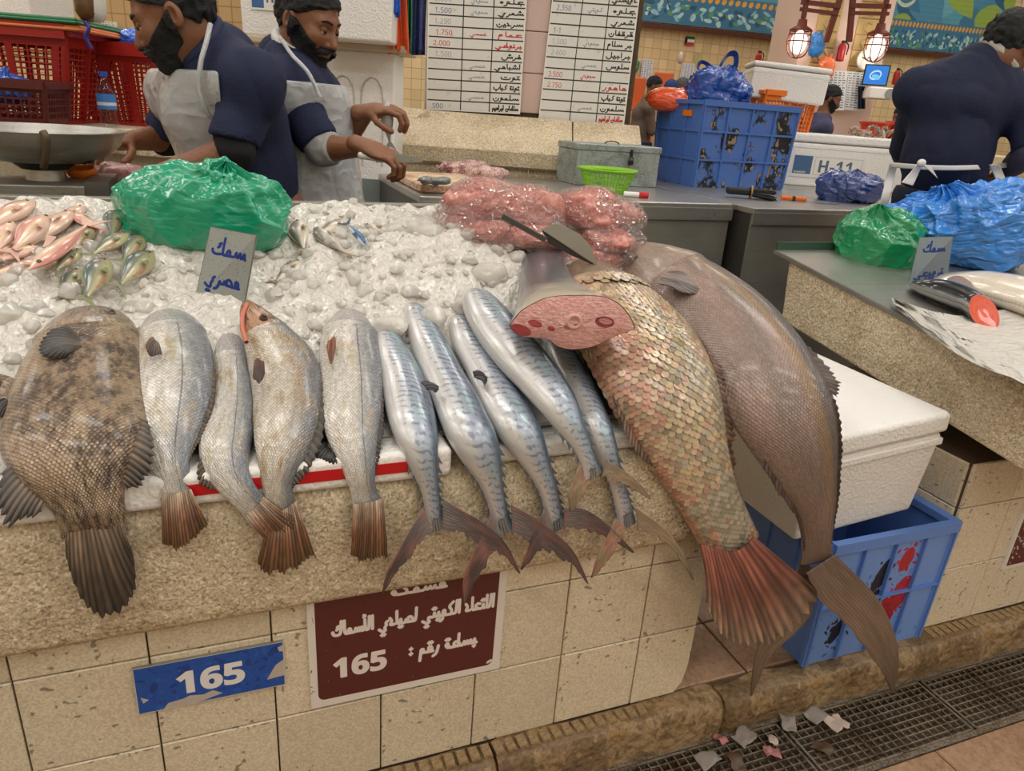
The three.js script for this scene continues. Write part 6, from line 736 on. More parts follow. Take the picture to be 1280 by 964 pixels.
  { const p = onY(992, 248, HT + 0.012), t = thing('knife', 'knife with an orange handle lying on the steel table', 'knife', p, FACE - 0.15); mesh('handle', rbox(0.12, 0.02, 0.028, 0.008), orangeP, t); mesh('band', rbox(0.02, 0.022, 0.03, 0.006, 0.0, 0, 0), std(0x3a3836, 0.5), t); mesh('blade', box(0.15, 0.002, 0.03, 0.13, -0.004, 0), M.steel, t); }
  bag('dark blue plastic bag slumped on the steel table beside the foam box', 0x16397c, 1062, 236, 3.75, { s: [0.15, 0.085, 0.1], seed: 21, knot: V(0.1, 1, 0.2), neck: 0.1, folds: 8, crease: 0.26, n: 90, flat: 0.9 });
  // big blue crate with bags
  const grime = tex(512, 256, (u, v) => { const n = fbm(u * 7, v * 3.5, 4, 5), m = fbm(u * 30, v * 16, 9, 3); const k = sstep(0.54, 0.64, n * 0.7 + m * 0.3 + 0.07 * Math.sin(v * 3)); let c = mixc([78, 114, 184], [22, 24, 28], k); if (m > 0.68 && k > 0.5) c = [150, 130, 110]; return c; });
  const wm = phy(0xffffff, 0.45, { map: grime }), ct = thing('large_crate', 'tall dirty blue plastic crate holding blue and orange bags', 'crate', KW(1.06, HT, 4.22)); crate(ct, 0.6, 0.42, 0.42, { mat: phy(0x4a70b8, 0.42), nx: 4, ny: 3, taper: 0.95, wallMat: wm, rib: 0.01, hole: 0 }); { const f = ct.children.find((o) => o.name === 'front_wall'), p = f.geometry.attributes.position, u = f.geometry.attributes.uv; for (let i = 0; i < p.count; i++) u.setXY(i, p.getX(i) / 0.6 + 0.5, p.getY(i) / 0.42); mesh('handle_tab', rbox(0.012, 0.03, 0.08, 0.004, -0.305, 0.36, 0.08), orangeP, ct); }
  bag('orange plastic bag lying in the dirty blue crate', 0xe8552a, 846, 126, 4.25, { s: [0.165, 0.065, 0.13], seed: 31, crease: 0.1, neck: 0, n: 80, flat: 2 });
  bag('navy blue handled plastic bag on top of the blue crate', 0x1c4fa6, 898, 116, 4.15, { s: [0.165, 0.12, 0.13], seed: 33, crease: 0.24, neck: 0.1, n: 110, flat: 0.9, ears: [[0.02, 0.12, 0.02, 0.06, -0.3], [-0.08, 0.09, 0, 0.05, 0.7]] });
  { const t = thing('crate', 'orange lattice plastic crate behind the blue crate', 'crate', atD(960, 180, 4.9), FACE + 0.3); crate(t, 0.36, 0.3, 0.3, { mat: orangeP, lattice: { n: 14, rows: 9, b: 0.006, every: 7, wide: 0.02 }, taper: 0.9 }); const b = thing('foam_box', 'upturned white foam box balanced on the orange crate', 'foam box', atD(974, 127, 4.9), FACE - 0.1); b.rotation.z = -0.05; foamBox(b, 0.45, 0.2, 0.34, { taper: 1.0, lid: 0.03 }); }
  { const hl = canvasTex(512, 160, (c, w, h) => { c.fillStyle = '#e9e6e0'; c.fillRect(0, 0, w, h); c.fillStyle = '#4a6a92'; c.fillRect(10, 10, 130, 128); c.fillStyle = '#e9e6e0'; c.font = 'bold 17px sans-serif'; c.fillText('ELSAEDNY', 22, 132); c.strokeStyle = '#c4c0b8'; c.lineWidth = 4; c.strokeRect(160, 14, 330, 122); c.fillStyle = '#56687a'; c.font = 'bold 120px sans-serif'; c.fillText('H-11', 180, 120); });
    const t = thing('foam_box', 'white foam box printed H-11 with a broken lid', 'foam box', KW(1.92, HT, 4.75), FACE - 0.12); foamBox(t, 0.78, 0.3, 0.42, { taper: 0.97, lid: 0.05 }); mesh('printed_label', box(0.42, 0.131, 0.002, -0.1, 0.12, 0.2085), std(0xffffff, 0.6, { map: hl }), t); const l = t.children.find((o) => o.name === 'printed_label'); { const p = l.geometry.attributes.position, u = l.geometry.attributes.uv; for (let i = 0; i < p.count; i++) u.setXY(i, (p.getX(i) + 0.1) / 0.42 + 0.5, (p.getY(i) - 0.12) / 0.131 + 0.5); } }
}
// ---------------------------------------------------------------- pillar with price boards
const PD = 4.12; // level distance of the pillar face
{
  const pinkT = std(0xd2b6ac, 0.4), cream2 = std(0xd8cbb6, 0.45);
  const p = thing('price_pillar', 'pink tiled pillar carrying two price boards above a stone ledge', 'pillar', KW(-0.02, 1.2, PD + 0.32), FACE); mesh('core', box(1.1, 5.2, 0.6, 0, 2.6, -0.01), M.grout, p);
  const tg = tileGeo(0.13, 0.196, 0.012, 0.003), tw = tileGeo(0.19, 0.29, 0.012, 0.003); for (let k = 0; k < 10; k++) { const o = mesh('tile', tg, pinkT, p); o.position.set(0.012, 0.3 + k * 0.2, 0.288); } for (let k = 0; k < 8; k++) { const o = mesh('tile', tw, cream2, p); o.position.set(-0.562, 0.3 + k * 0.295, 0.12); o.rotation.y = -Math.PI / 2; const o2 = mesh('tile', tw, cream2, p); o2.position.set(-0.562, 0.3 + k * 0.295, -0.08); o2.rotation.y = -Math.PI / 2; }
  // ledge: rough sloping coping stones over a lower course
  const led = thing('stone_ledge', 'sloping stone ledge at the foot of the price board pillar', 'ledge', KW(0.02, 0.1, PD), FACE), yB = atD(650, 146, PD - 0.02).y - 0.1, yF = atD(620, 187, PD - 0.31).y - 0.1, prof = [[0.02, yB], [0.3, yF + 0.005], [0.31, yF - 0.005], [0.31, yF - 0.075], [0.3, yF - 0.085], [0.02, yF - 0.085]];
  const st = (x0, x1) => { const g = ext(prof.map(([z, y]) => [-z, y]), x1 - x0 - 0.006, 0.006, 2); g.rotateY(Math.PI / 2); g.translate((x0 + x1) / 2, 0, 0); const q = g.attributes.position; for (let i = 0; i < q.count; i++) q.setY(i, q.getY(i) + (noise(q.getX(i) * 9, q.getZ(i) * 9) - 0.5) * 0.008); g.computeVertexNormals(); return triUV(g); };
  mesh('coping_stone', st(-0.68, 0.2), M.stone, led); mesh('coping_stone', st(0.2, 0.56), M.stone, led); { const s2 = st(-0.4, 0.4); const o = mesh('coping_stone', s2, M.stone, led); o.rotation.y = -Math.PI / 2 + 0.35; o.position.set(-0.68, 0, -0.3); }
  for (let k = 0; k < 4; k++) mesh('lower_stone', rbox(0.318, 0.96, 0.2, 0.008, -0.5 + k * 0.322, 0.56, 0.18), M.stone, led);
  // price boards
  const L = ['دولمي', 'جلوه', 'شعري', 'سردين', 'حمام', 'برنوطي', 'فرش', 'اشباهي', 'توت', 'تونة كباب', 'سلمون', 'سلطان ابراهيم'], Rr = ['سكن', 'دويطلي', 'جلوه', 'شعري', 'قرقفان', 'بر سلام', 'برابيل', 'سلوس', '', 'هامور', 'تونة كباب', 'سلمون', 'سلطان ابراهيم'];
  const nums = { 0: '7.500', 1: '2.000', 2: '1.500', 3: '1.250', 4: '1.750', 5: '2.000', 6: '1.500', 11: '500' }, numsR = { 1: '2.500', 2: '2.350', 6: '2-600', 8: '3.500', 9: '2.750', 5: '1.500', 4: '1-1' }, redRows = { L: [4, 5], R: [8, 9, 12] };
  const boardTex = (names, nm, side, seed) => canvasTex(560, 1024, (c, w, h) => {
    c.fillStyle = '#e3e1da'; c.fillRect(0, 0, w, h); const bottom = names.length, rows = 17, rh = h / rows, r = rng(seed); worn(c, w, h, ['#d3d0c2', '#d9d2b8', '#cfd2d0'], 90, seed, 26);
    for (let k = 0; k < rows; k++) { const i = k - (rows - bottom), y = k * rh; c.fillStyle = '#26241f'; c.fillRect(0, y - 3, w, 7); if (i < 0) { const e = names[(i + 40) % names.length]; if (e) { c.strokeStyle = c.fillStyle = '#24221e'; AR(c, e, w - 14, y + rh * 0.66, 26, 6, 130); } continue; }
      c.strokeStyle = c.fillStyle = redRows[side].includes(i) ? '#c12a2a' : '#24221e'; if (names[i]) AR(c, names[i], w - 14, y + rh * 0.66, 27, 6.5, Math.min(160, 30 * names[i].length + 30));
      if (nm[i]) { c.fillStyle = redRows[side].includes(i) ? '#c63030' : r() < 0.5 ? '#5a6a9a' : '#a4a9b4'; c.font = '40px sans-serif'; c.fillText(nm[i], 26 + r() * 20, y + rh * 0.8); } if (r() < 0.5) { c.strokeStyle = c.fillStyle = redRows[side].includes(i) ? '#c63030' : '#8f95a4'; AR(c, ['سعودي', 'كويتي', 'حمسي'][Math.floor(r() * 3)], 340, y + rh * 0.66, 22, 4, 100); } }
    c.fillStyle = '#26241f'; for (const x of [200, 372]) c.fillRect(x, 0, 6, h); c.strokeStyle = '#f2f0ea'; c.lineWidth = 12; c.strokeRect(0, 0, w, h); worn(c, w, h, ['#8a8474'], 80, seed + 3, 2.4);
  });
  const B = (label, pts, t2) => { const t = thing('price_board', label, 'price board'); plate('printed_face', pts.map(([x, y]) => atD(x, y, PD - 0.005)), 0.012, phy(0xffffff, 0.35, { map: t2 }), M.white, t); };
  B('white price board with Arabic fish names beside the hanging bags', [[537, -98], [664, -90], [650, 143], [533, 137]], boardTex(L, nums, 'L', 3)); B('white price board with Arabic fish names above the cash box', [[700, -88], [809, -80], [780, 157], [673, 150]], boardTex(Rr, numsR, 'R', 7));
  // folded plastic bags hanging at the pillar edge
  const hangBag = (label, col, x0, x1, y0, y1, d, seed) => { const t = thing('hanging_bags', label, 'bags', null, 0, 'bundles of plastic bags hanging on the pillar'); for (let k = 0; k < 3; k++) mesh('bag_sheet', shell((u, v) => { const a = lerp(x0, x1, u), w = noise(u * 5 + seed, v * 1.2, k); return atD(a + 2 * Math.sin(v * 3 + seed), lerp(y0 - 60, y1 - k * 3, v), d - 0.03 * w - k * 0.02 + 0.012 * Math.sin(u * 14 + seed)); }, 18, 12, 0.003), film(col, { bumpScale: 0.003 }), t); mesh('hook', bar(atD((x0 + x1) / 2, y0 - 70, d), atD((x0 + x1) / 2, y0 - 50, d), 0.004), M.steel, t); };
  hangBag('bundle of folded blue plastic bags on the pillar', 0x1c5fcf, 470, 502, 0, 22, 3.35, 2); hangBag('bundle of orange plastic bags on the pillar', 0xe2541c, 484, 510, 0, 68, 3.45, 4); hangBag('thin bundle of green plastic bags on the pillar', 0x0f7a52, 505, 514, 0, 67, 3.5, 6); hangBag('bundle of navy plastic bags on the pillar', 0x1b2a66, 510, 533, 0, 69, 3.55, 8);
}
// ---------------------------------------------------------------- left of the pillar, behind the workers
{
  const K = (px, py, d) => atD(px, py, d), YL = 1.24;
  const ledge = thing('stone_ledge', 'long stone ledge carrying red baskets behind the workers', 'ledge', KW(-1.9, 0.1, 3.4), FACE); mesh('coping_stone', rbox(1.0, 0.1, 0.9, 0.01, -0.52, YL - 0.15, 0), M.stone, ledge); mesh('coping_stone', rbox(0.62, 0.1, 0.9, 0.01, 0.31, YL - 0.15, 0), M.stone, ledge); mesh('lower_wall', box(1.6, YL - 0.2, 0.8, -0.17, (YL - 0.2) / 2, 0), M.tile[3], ledge);
  const bk = (label, px, py, w, h, d, dep, turn = 0) => { const t = thing('basket', label, 'basket', onY(px, py, YL).setY(YL), FACE + turn); t.position.copy(atD(px, py, dep)); t.position.y = YL; crate(t, w, h, d, { mat: redP, lattice: { n: 16, rows: 13, b: 0.005, every: 5, wide: 0.026, y1: 0.84, y0: 0.03 }, taper: 0.76, rimH: 0.05, rimT: 0.03 }); return t; };
  bk('tall red lattice basket under green and orange lids', 38, 154, 0.56, 0.335, 0.4, 3.1, 0.1); bk('red lattice basket with a blue bag inside', 184, 156, 0.4, 0.3, 0.32, 3.35, -0.1);
  const lid = (label, col, px, py, w, dep, y) => { const p = atD(px, py, dep), t = thing('tray_cover', label, 'cover', V(p.x, y, p.z), FACE + 0.1); mesh('lid_plate', rbox(w, 0.022, 0.42, 0.01, 0, 0.011, 0), col, t); mesh('lid_rim', rbox(w * 1.02, 0.012, 0.44, 0.006, 0, 0.004, 0), col, t); };
  lid('flat orange lid lying on the red basket', phy(0xd2763a, 0.45), 38, 50, 0.58, 3.1, 1.577); lid('green lid on top of the orange lid', phy(0x0d6a3c, 0.4), 34, 42, 0.58, 3.1, 1.6);
  { const t = thing('small_crate', 'dark red lattice crate in front of the tall red basket', 'crate', atD(20, 152, 2.75).setY(1.2), FACE + 0.25); t.position.y = atD(20, 151, 2.75).y; crate(t, 0.3, 0.13, 0.26, { mat: phy(0x5c1c1a, 0.45), lattice: { n: 12, rows: 4, b: 0.006, y0: 0.1, y1: 0.8 }, taper: 0.92 }); }
  bag('blue plastic bag in the small dark red crate', 0x1658b4, 2, 110, 2.75, { s: [0.08, 0.06, 0.08], seed: 41, crease: 0.25, n: 60, flat: 1 }); bag('blue plastic bag showing above the red basket rim', 0x1a5fd0, 184, 60, 3.35, { s: [0.12, 0.07, 0.1], seed: 43, crease: 0.25, n: 80, flat: 1 });
  { const p = atD(137, 158, 3.0), t = thing('water_bottle', 'clear water bottle with blue cap and label between the red baskets', 'bottle', p, FACE); mesh('bottle', lathe([[0, 0], [0.032, 0.002], [0.034, 0.02], [0.032, 0.05], [0.034, 0.06], [0.034, 0.125], [0.03, 0.14], [0.014, 0.172], [0.013, 0.185]], 24), phy(0xf2f8fb, 0.06, { transmission: 1, thickness: 0 }), t); mesh('label_band', lathe([[0.0346, 0.064], [0.0346, 0.12]], 24), std(0x3f7fc4, 0.4), t); mesh('label_stripe', lathe([[0.0348, 0.078], [0.0348, 0.09]], 24), std(0xd8d6e0, 0.4), t); mesh('cap', cyl(0.0155, 0.0155, 0.018, 18, 0, 0.192, 0), std(0x1b52b8, 0.4), t); }
  // white boxes and embossed panel behind
  const foam = (label, px, py, dep, w, h, d, logo) => { const t = thing('foam_box', label, 'foam box', atD(px, py, dep), FACE); foamBox(t, w, h, d, { taper: 0.97, lid: 0.05 }); if (logo) { const tx = canvasTex(128, 128, (c) => { c.fillStyle = '#ebe8e2'; c.fillRect(0, 0, 128, 128); c.fillStyle = '#3f6a9c'; c.fillRect(8, 10, 66, 108); c.fillStyle = '#56687a'; c.font = 'bold 70px sans-serif'; c.fillText('H', 82, 90); }), l = mesh('printed_label', box(0.1, 0.1, 0.002, -0.1, h * 0.45, d / 2 + 0.001), std(0xffffff, 0.6, { map: tx }), t), p = l.geometry.attributes.position, u = l.geometry.attributes.uv; for (let i = 0; i < p.count; i++) u.setXY(i, (p.getX(i) + 0.1) / 0.1 + 0.5, (p.getY(i) - h * 0.45) / 0.1 + 0.5); } };
  foam('white foam box high behind the green lid', 18, 40, 4.2, 0.46, 0.36, 0.4); foam('white foam box with a blue square logo behind the workers', 372, 52, 3.55, 0.4, 0.34, 0.3, true); foam('white foam box above the embossed panel', 446, 54, 3.4, 0.36, 0.36, 0.3);
  { const t = thing('panel_cabinet', 'white embossed plastic panel with round arches behind the workers', 'panel', atD(436, 240, 3.45), FACE); t.position.y = 0.1; const top = atD(436, 62, 3.45).y - 0.1; mesh('body', rbox(0.62, top, 0.24, 0.01, -0.1, top / 2, -0.12), M.foam, t); for (const x of [-0.02, 0.11]) { const a = x, w = 0.045, y0 = top - 0.48, y1 = top - 0.16; mesh('arch_moulding', tube([V(a - w, y0, 0.002), V(a - w, y1, 0.002), V(a - w * 0.6, y1 + 0.04, 0.002), V(a, y1 + 0.055, 0.002), V(a + w * 0.6, y1 + 0.04, 0.002), V(a + w, y1, 0.002), V(a + w, y0, 0.002)], 0.0035, 40, 6), M.foam, t); } mesh('shelf', rbox(0.7, 0.03, 0.3, 0.008, -0.08, top + 0.012, -0.1), std(0xc9b79a, 0.6), t); mesh('lower_tile', rbox(0.2, 0.16, 0.012, 0.003, 0.14, top - 0.62, 0.004), std(0x7f8a86, 0.4), t); mesh('lower_tile', rbox(0.2, 0.16, 0.012, 0.003, 0.14, top - 0.785, 0.004), std(0xb9a284, 0.4), t); }
  { const w = struct('wall_behind_stall', box(2.0, 1.2, 0.1), std(0xe2cfae, 0.45, { map: rep(tex(128, 128, (u, v) => ((u * 8) % 1 < 0.06 || (v * 8) % 1 < 0.06 ? [176, 150, 116] : [232, 210, 176])), 1.2) }), 'tiled wall behind the red baskets', 'wall'); w.position.copy(KW(-3.2, 2.1, 6.2)); w.rotation.y = FACE; }
  { const t = thing('wall_post', 'pink tiled post behind the first worker', 'post', KW(-1.85, 0.1, 5.9), FACE); mesh('core', box(0.3, 4, 0.3, 0, 2, 0), M.grout, t); const g = tileGeo(0.142, 0.242, 0.01, 0.003); for (let i = 0; i < 2; i++) for (let k = 0; k < 10; k++) { const o = mesh('tile', g, std(0xdcbdb0, 0.4), t); o.position.set(-0.074 + i * 0.148, 1.2 + k * 0.248, 0.15); } }
  { const t = thing('hanging_jar', 'hanging brown glass lantern jar over the red baskets', 'jar', atD(112, 28, 2.9), FACE); mesh('glass', lathe([[0, 0], [0.025, 0.004], [0.042, 0.03], [0.045, 0.08], [0.038, 0.14], [0.02, 0.16]], 24), phy(0x6a4a2c, 0.15, { clearcoat: 0.6 }), t); mesh('clear_half', lathe([[0, 0], [0.022, 0.002], [0.036, 0.03], [0.038, 0.09], [0.02, 0.15]], 20).translate(0.022, 0.002, -0.01), phy(0xd9d6ce, 0.15), t); mesh('cord', bar(V(0, 0.16, 0), V(0, 0.6, 0), 0.004), M.black, t); mesh('ribbon', tube([V(0.0, 0.0, 0.03), V(0.012, -0.02, 0.03), V(-0.004, -0.05, 0.03), V(0.006, -0.09, 0.02)], 0.007, 16, 6), std(0x3a3488, 0.5), t); }
  const paper = (label, px, py, w, h, dep, seed, group) => { const t2 = canvasTex(128, 160, (c) => { c.fillStyle = '#e6e2da'; c.fillRect(0, 0, 128, 160); c.fillStyle = '#55524c'; const r = rng(seed); for (let k = 0; k < 13; k++) for (let x = 6; x < 110; x += 26) c.fillRect(x, 8 + k * 11.5, 8 + r() * 14, 4); }), o = single('paper_sheet', box(w, h, 0.004), std(0xffffff, 0.6, { map: t2 }), label, 'paper', group); const u = o.geometry.attributes.uv, p = o.geometry.attributes.position; for (let i = 0; i < p.count; i++) u.setXY(i, p.getX(i) / w + 0.5, p.getY(i) / h + 0.5); o.position.copy(atD(px, py, dep)); o.rotation.y = FACE; return o; };
  paper('printed price list behind the water bottle', 138, 42, 0.12, 0.17, 6.1, 4); paper('blank white notice behind the hanging jar', 103, 36, 0.1, 0.1, 6.1, 9); paper('small printed notice behind the second worker', 334, 55, 0.1, 0.12, 5.7, 5);
  bag('pink plastic bag hanging on the pink post', 0xe0467c, 318, 34, 5.6, { s: [0.05, 0.13, 0.05], seed: 51, crease: 0.2, n: 50, flat: 2 });
  bag('orange red plastic bag hanging below the pink bag', 0xe0462c, 320, 56, 5.65, { s: [0.05, 0.07, 0.05], seed: 53, crease: 0.2, n: 50, flat: 2 });
  // weighing scale
  const sc = thing('weighing_scale', 'steel weighing scale with a wide round pan', 'scale', V(-0.52, 1.172, -0.83)); sc.rotation.y = 0; const cen = atD(60, 232, 1.78); sc.position.set(cen.x, cen.y - 0.03, cen.z); mesh('base_box', rbox(0.36, 0.05, 0.2, 0.004, -0.08, 0.02, 0.02), M.steelDull, sc); mesh('base_side', box(0.05, 0.06, 0.2, 0.12, 0.025, 0.02), std(0x6e6c68, 0.4, { metalness: 0.6 }), sc); mesh('post', cyl(0.04, 0.045, 0.03, 24, 0, 0.056, 0), M.steel, sc); mesh('spider', [cyl(0.075, 0.05, 0.02, 24, 0, 0.08, 0), bar(V(0, 0.08, 0), V(0.11, 0.1, 0.06), 0.008)], std(0x4a4844, 0.5, { metalness: 0.6 }), sc);
  const pan = [[0.0, 0.088], [0.1, 0.09], [0.14, 0.104], [0.168, 0.13], [0.18, 0.158], [0.186, 0.16], [0.186, 0.164], [0.177, 0.163], [0.164, 0.134], [0.137, 0.108], [0.1, 0.095], [0, 0.093]]; mesh('pan', lathe(pan, 56), M.steel, sc); mesh('strap', tube([V(0.02, 0.086, 0.12), V(0.03, 0.1, 0.15), V(0.04, 0.13, 0.172), V(0.045, 0.155, 0.184), V(0.04, 0.166, 0.18)], 0.008, 20, 8), std(0x6a5a44, 0.6, { metalness: 0.4 }), sc);
  { const t = thing('cutting_block', 'beige cutting block with pink fish scraps beside the first worker', 'cutting block', atD(165, 236, 2.02), FACE); t.position.y = 0.1; const top = atD(170, 222, 2.0).y - 0.1; mesh('block', rbox(0.34, 0.1, 0.26, 0.01, 0, top - 0.05, -0.09), std(0xffffff, 0.6, { map: rep(speck([214, 186, 142], [150, 112, 76], 6, 1.3, 161, 256), 3) }), t); mesh('stand', box(0.3, top - 0.1, 0.2, 0, (top - 0.1) / 2, -0.09), M.steelDull, t); const f = single('fish_scraps', triUV(nets((x, y, z) => ell(x, y, z, 0, 0, 0, 0.07, 0.028, 0.05) + (fbm(x * 26, y * 26, z * 26, 3) - 0.5) * 0.03, V(-0.1, -0.05, -0.08), V(0.1, 0.05, 0.08), 0.008)), phy(0xc08886, 0.35, { clearcoat: 0.4 }), 'lump of pink fish trimmings on the beige cutting block', 'fish meat'); f.position.copy(atD(152, 218, 1.98)); f.rotation.y = FACE; }
  { const o = single('orange_scoop', triUV(nets((x, y, z) => Math.max(ell(x, y, z, 0, 0, 0, 0.035, 0.022, 0.03), -ell(x, y, z, 0, 0.016, 0.004, 0.03, 0.02, 0.026)), V(-0.05, -0.04, -0.05), V(0.05, 0.04, 0.05), 0.004)), orangeP, 'small orange plastic scoop under the scale pan', 'scoop'); o.position.copy(atD(102, 214, 1.85)); }
}
// ---------------------------------------------------------------- far side of the hall
{
  const nW = V(Math.sin(-6.4 * RAD), 0, Math.cos(-6.4 * RAD)), W0 = KW(2.5, 0, 12.88), onW = (px, py, o = 0) => { const d = ray(px, py); return CAM.clone().addScaledVector(d, W0.clone().addScaledVector(nW, o).sub(CAM).dot(nW) / d.dot(nW)); }, TW = -6.4 * RAD;
  const flatOn = (name, label, cat, a, b, c, d, th, mat, edge = M.white) => { const t = thing(name, label, cat); plate('printed_face', [a, b, c, d], th, mat, edge, t); return t; };
  // murals: mosaic panels of blue sea shapes over a flower frieze
  const muralTex = (seed) => canvasTex(1024, 640, (c, w, h) => {
    const r = rng(seed), pal = ['#4f8fae', '#6fb0bd', '#3f7c9c', '#8fbfbe', '#5aa3b4', '#9ab44e', '#2f6486']; c.fillStyle = '#5b9db4'; c.fillRect(0, 0, w, h);
    for (let i = 0; i < 46; i++) { c.fillStyle = pal[Math.floor(r() * pal.length)]; c.beginPath(); const x = r() * w, y = r() * h * 0.85; c.moveTo(x, y); c.bezierCurveTo(x + r() * 200, y - 90, x + 60 + r() * 200, y + 120, x + r() * 240, y + 160); c.bezierCurveTo(x - r() * 160, y + 120, x - 100, y + 40, x, y); c.fill(); } for (let i = 0; i < 7; i++) { c.strokeStyle = ['#bcd258', '#5a5a78', '#d3dcc4'][i % 3]; c.lineWidth = 14 + r() * 16; c.beginPath(); c.arc(r() * w, r() * h * 0.6, 40 + r() * 90, r() * 6, r() * 6 + 3); c.stroke(); }
    c.strokeStyle = 'rgba(40,70,90,0.25)'; c.lineWidth = 2; for (let x = 0; x < w; x += 26) { c.beginPath(); c.moveTo(x, 0); c.lineTo(x, h); c.stroke(); } for (let y = 0; y < h; y += 26) { c.beginPath(); c.moveTo(0, y); c.lineTo(w, y); c.stroke(); }
    const y0 = h - 150; c.fillStyle = '#3f7898'; c.fillRect(0, y0, w, 150); for (let x = 0; x < w; x += 30) { c.fillStyle = '#e2a444'; c.beginPath(); c.ellipse(x + 12, y0 + 22, 10, 15, 0.3, 0, 7); c.fill(); for (let k = 0; k < 5; k++) { c.fillStyle = ['#8fc0d0', '#2c5878', '#b7d4c8', '#5f9a6c'][Math.floor(r() * 4)]; c.beginPath(); c.ellipse(x + r() * 30, y0 + 55 + r() * 80, 4 + r() * 7, 8 + r() * 12, r() * 3, 0, 7); c.fill(); } }
  });
  const mural = (label, a, b, seed, hgt) => { const bl = onW(...a, 0.06), br = onW(...b, 0.06), up = V(0, hgt, 0); const t = flatOn('mural', label, 'mural', bl.clone().add(up), br.clone().add(up), br, bl, 0.05, phy(0xffffff, 0.35, { map: muralTex(seed) })); const dn = V(0, -0.09, 0), g = slat(bl.clone().addScaledVector(dn, 0.6), br.clone().addScaledVector(dn, 0.6), 0.06, 0.13); mesh('frame_border', g, std(0x5a3024, 0.5), t); return t; };
  mural('blue mosaic mural with an orange flower border beyond the crates', [700, 15], [996, 46], 5, 1.9); mural('blue green mosaic mural behind the stooping worker', [1102, 58], [1250, 72], 9, 1.9); mural('blue mosaic mural at the far right end of the hall', [1262, 70], [1400, 88], 12, 1.9);
  // second pillar with carved strips, lamps and boards
  const pd = 10.4, pink = std(0xe6c7b8, 0.4), pil = thing('hall_pillar', 'far pink pillar with carved beige strips and two lanterns', 'pillar', KW(3.95, 0.1, pd + 0.6), FACE + 0.1); mesh('core', box(1.16, 6.3, 1.0, 0, 3.15, 0), pink, pil);
  const carv = std(0xc9ac72, 0.6), cg = rbox(0.3, 0.18, 0.03, 0.012), cg2 = new THREE.TorusGeometry(0.055, 0.014, 6, 14); for (const x of [-0.27, 0.27]) for (let k = 0; k < 8; k++) { const s = mesh('carved_block', cg, carv, pil); s.position.set(x, 2.05 + k * 0.19, 0.508); const q = mesh('carved_ring', cg2, carv, s); q.position.z = 0.016; }
  const lamp = (label, px, py) => { const t = thing('wall_lantern', label, 'lamp', atD(px, py, pd - 0.4), FACE); const dk = std(0x6b2f22, 0.5, { metalness: 0.3 }), gl = new THREE.MeshStandardMaterial({ color: 0xffffff, emissive: 0xfff4e2, emissiveIntensity: 1.1, roughness: 0.3 });
    mesh('globe', ball(0.1, 1, 1.35, 1, 0, -0.03, 0, 18), gl, t); mesh('cap', lathe([[0.0, 0.24], [0.05, 0.23], [0.06, 0.16], [0.13, 0.12], [0.14, 0.1], [0.11, 0.095]], 24), dk, t); for (let k = 0; k < 8; k++) { const a = (k / 8) * Math.PI * 2; mesh('cage_wire', tube([V(Math.cos(a) * 0.13, 0.1, Math.sin(a) * 0.13), V(Math.cos(a) * 0.145, -0.04, Math.sin(a) * 0.145), V(Math.cos(a) * 0.1, -0.17, Math.sin(a) * 0.1), V(0, -0.21, 0)], 0.006, 12, 5), dk, t); } for (const [r, y] of [[0.143, -0.02], [0.13, 0.06]]) mesh('cage_ring', new THREE.TorusGeometry(r, 0.007, 5, 24).rotateX(Math.PI / 2).translate(0, y, 0), dk, t);
    const s = px < 1050 ? 1 : -1; mesh('bracket', [slat(V(0, 0.24, 0), V(0, 0.5, 0), 0.05, 0.05), slat(V(-0.06 * s, 0.42, 0), V(0.42 * s, 0.4, 0), 0.05, 0.05), slat(V(-0.06 * s, 0.34, 0), V(0.4 * s, 0.32, 0), 0.04, 0.04), slat(V(0.34 * s, 0.0, -0.02), V(0.44 * s, 0.75, -0.02), 0.06, 0.06)], dk, t); const l = new THREE.PointLight(0xfff0dc, 0.35); l.position.set(0, -0.03, 0); l.castShadow = true; t.add(l); };
  lamp('lit caged lantern on a brown bracket beside the blue hanging bag', 999, 50); lamp('lit caged lantern on a brown bracket above the clock', 1096, 55);
  bag('blue plastic bag hanging on the far pillar', 0x2a7fd0, 1021, 56, pd - 0.1, { s: [0.1, 0.14, 0.07], seed: 61, crease: 0.2, n: 50, flat: 2 }); bag('orange plastic bag hanging on the far pillar', 0xf07848, 1033, 85, pd - 0.1, { s: [0.1, 0.15, 0.07], seed: 63, crease: 0.2, n: 50, flat: 2 });
  const ext1 = (label, px, py, d) => { const t = thing('fire_extinguisher', label, 'fire extinguisher', atD(px, py, d), FACE), R = phy(0xb51f22, 0.35); mesh('cylinder', lathe([[0, 0], [0.045, 0.004], [0.05, 0.02], [0.05, 0.17], [0.03, 0.21], [0.015, 0.22]], 18), R, t); mesh('valve', rbox(0.05, 0.03, 0.03, 0.006, 0.005, 0.235, 0), M.black, t); mesh('hose', tube([V(0.02, 0.235, 0), V(0.07, 0.2, 0.01), V(0.06, 0.08, 0.03)], 0.008, 14, 6), M.black, t); };
  ext1('red fire extinguisher on the far pillar', 1049, 77, pd - 0.02); ext1('small red fire extinguisher on the cream tiled wall', 946, 85, 12.6); ext1('dark red fire extinguisher behind the stooping worker', 1118, 106, 12.9);
  { const t = thing('wall_clock', 'round white clock on the far pillar', 'clock', atD(1083, 75, pd - 0.05), FACE); mesh('rim', new THREE.TorusGeometry(0.115, 0.014, 8, 30), std(0xcfcac0, 0.4), t); mesh('dial', cyl(0.11, 0.11, 0.02, 30).rotateX(Math.PI / 2), M.white, t); mesh('hand', slat(V(0, 0, 0.014), V(0.03, 0.06, 0.014), 0.01, 0.004), M.black, t); mesh('hand', slat(V(0, 0, 0.016), V(-0.07, 0.03, 0.016), 0.008, 0.004), M.black, t); }
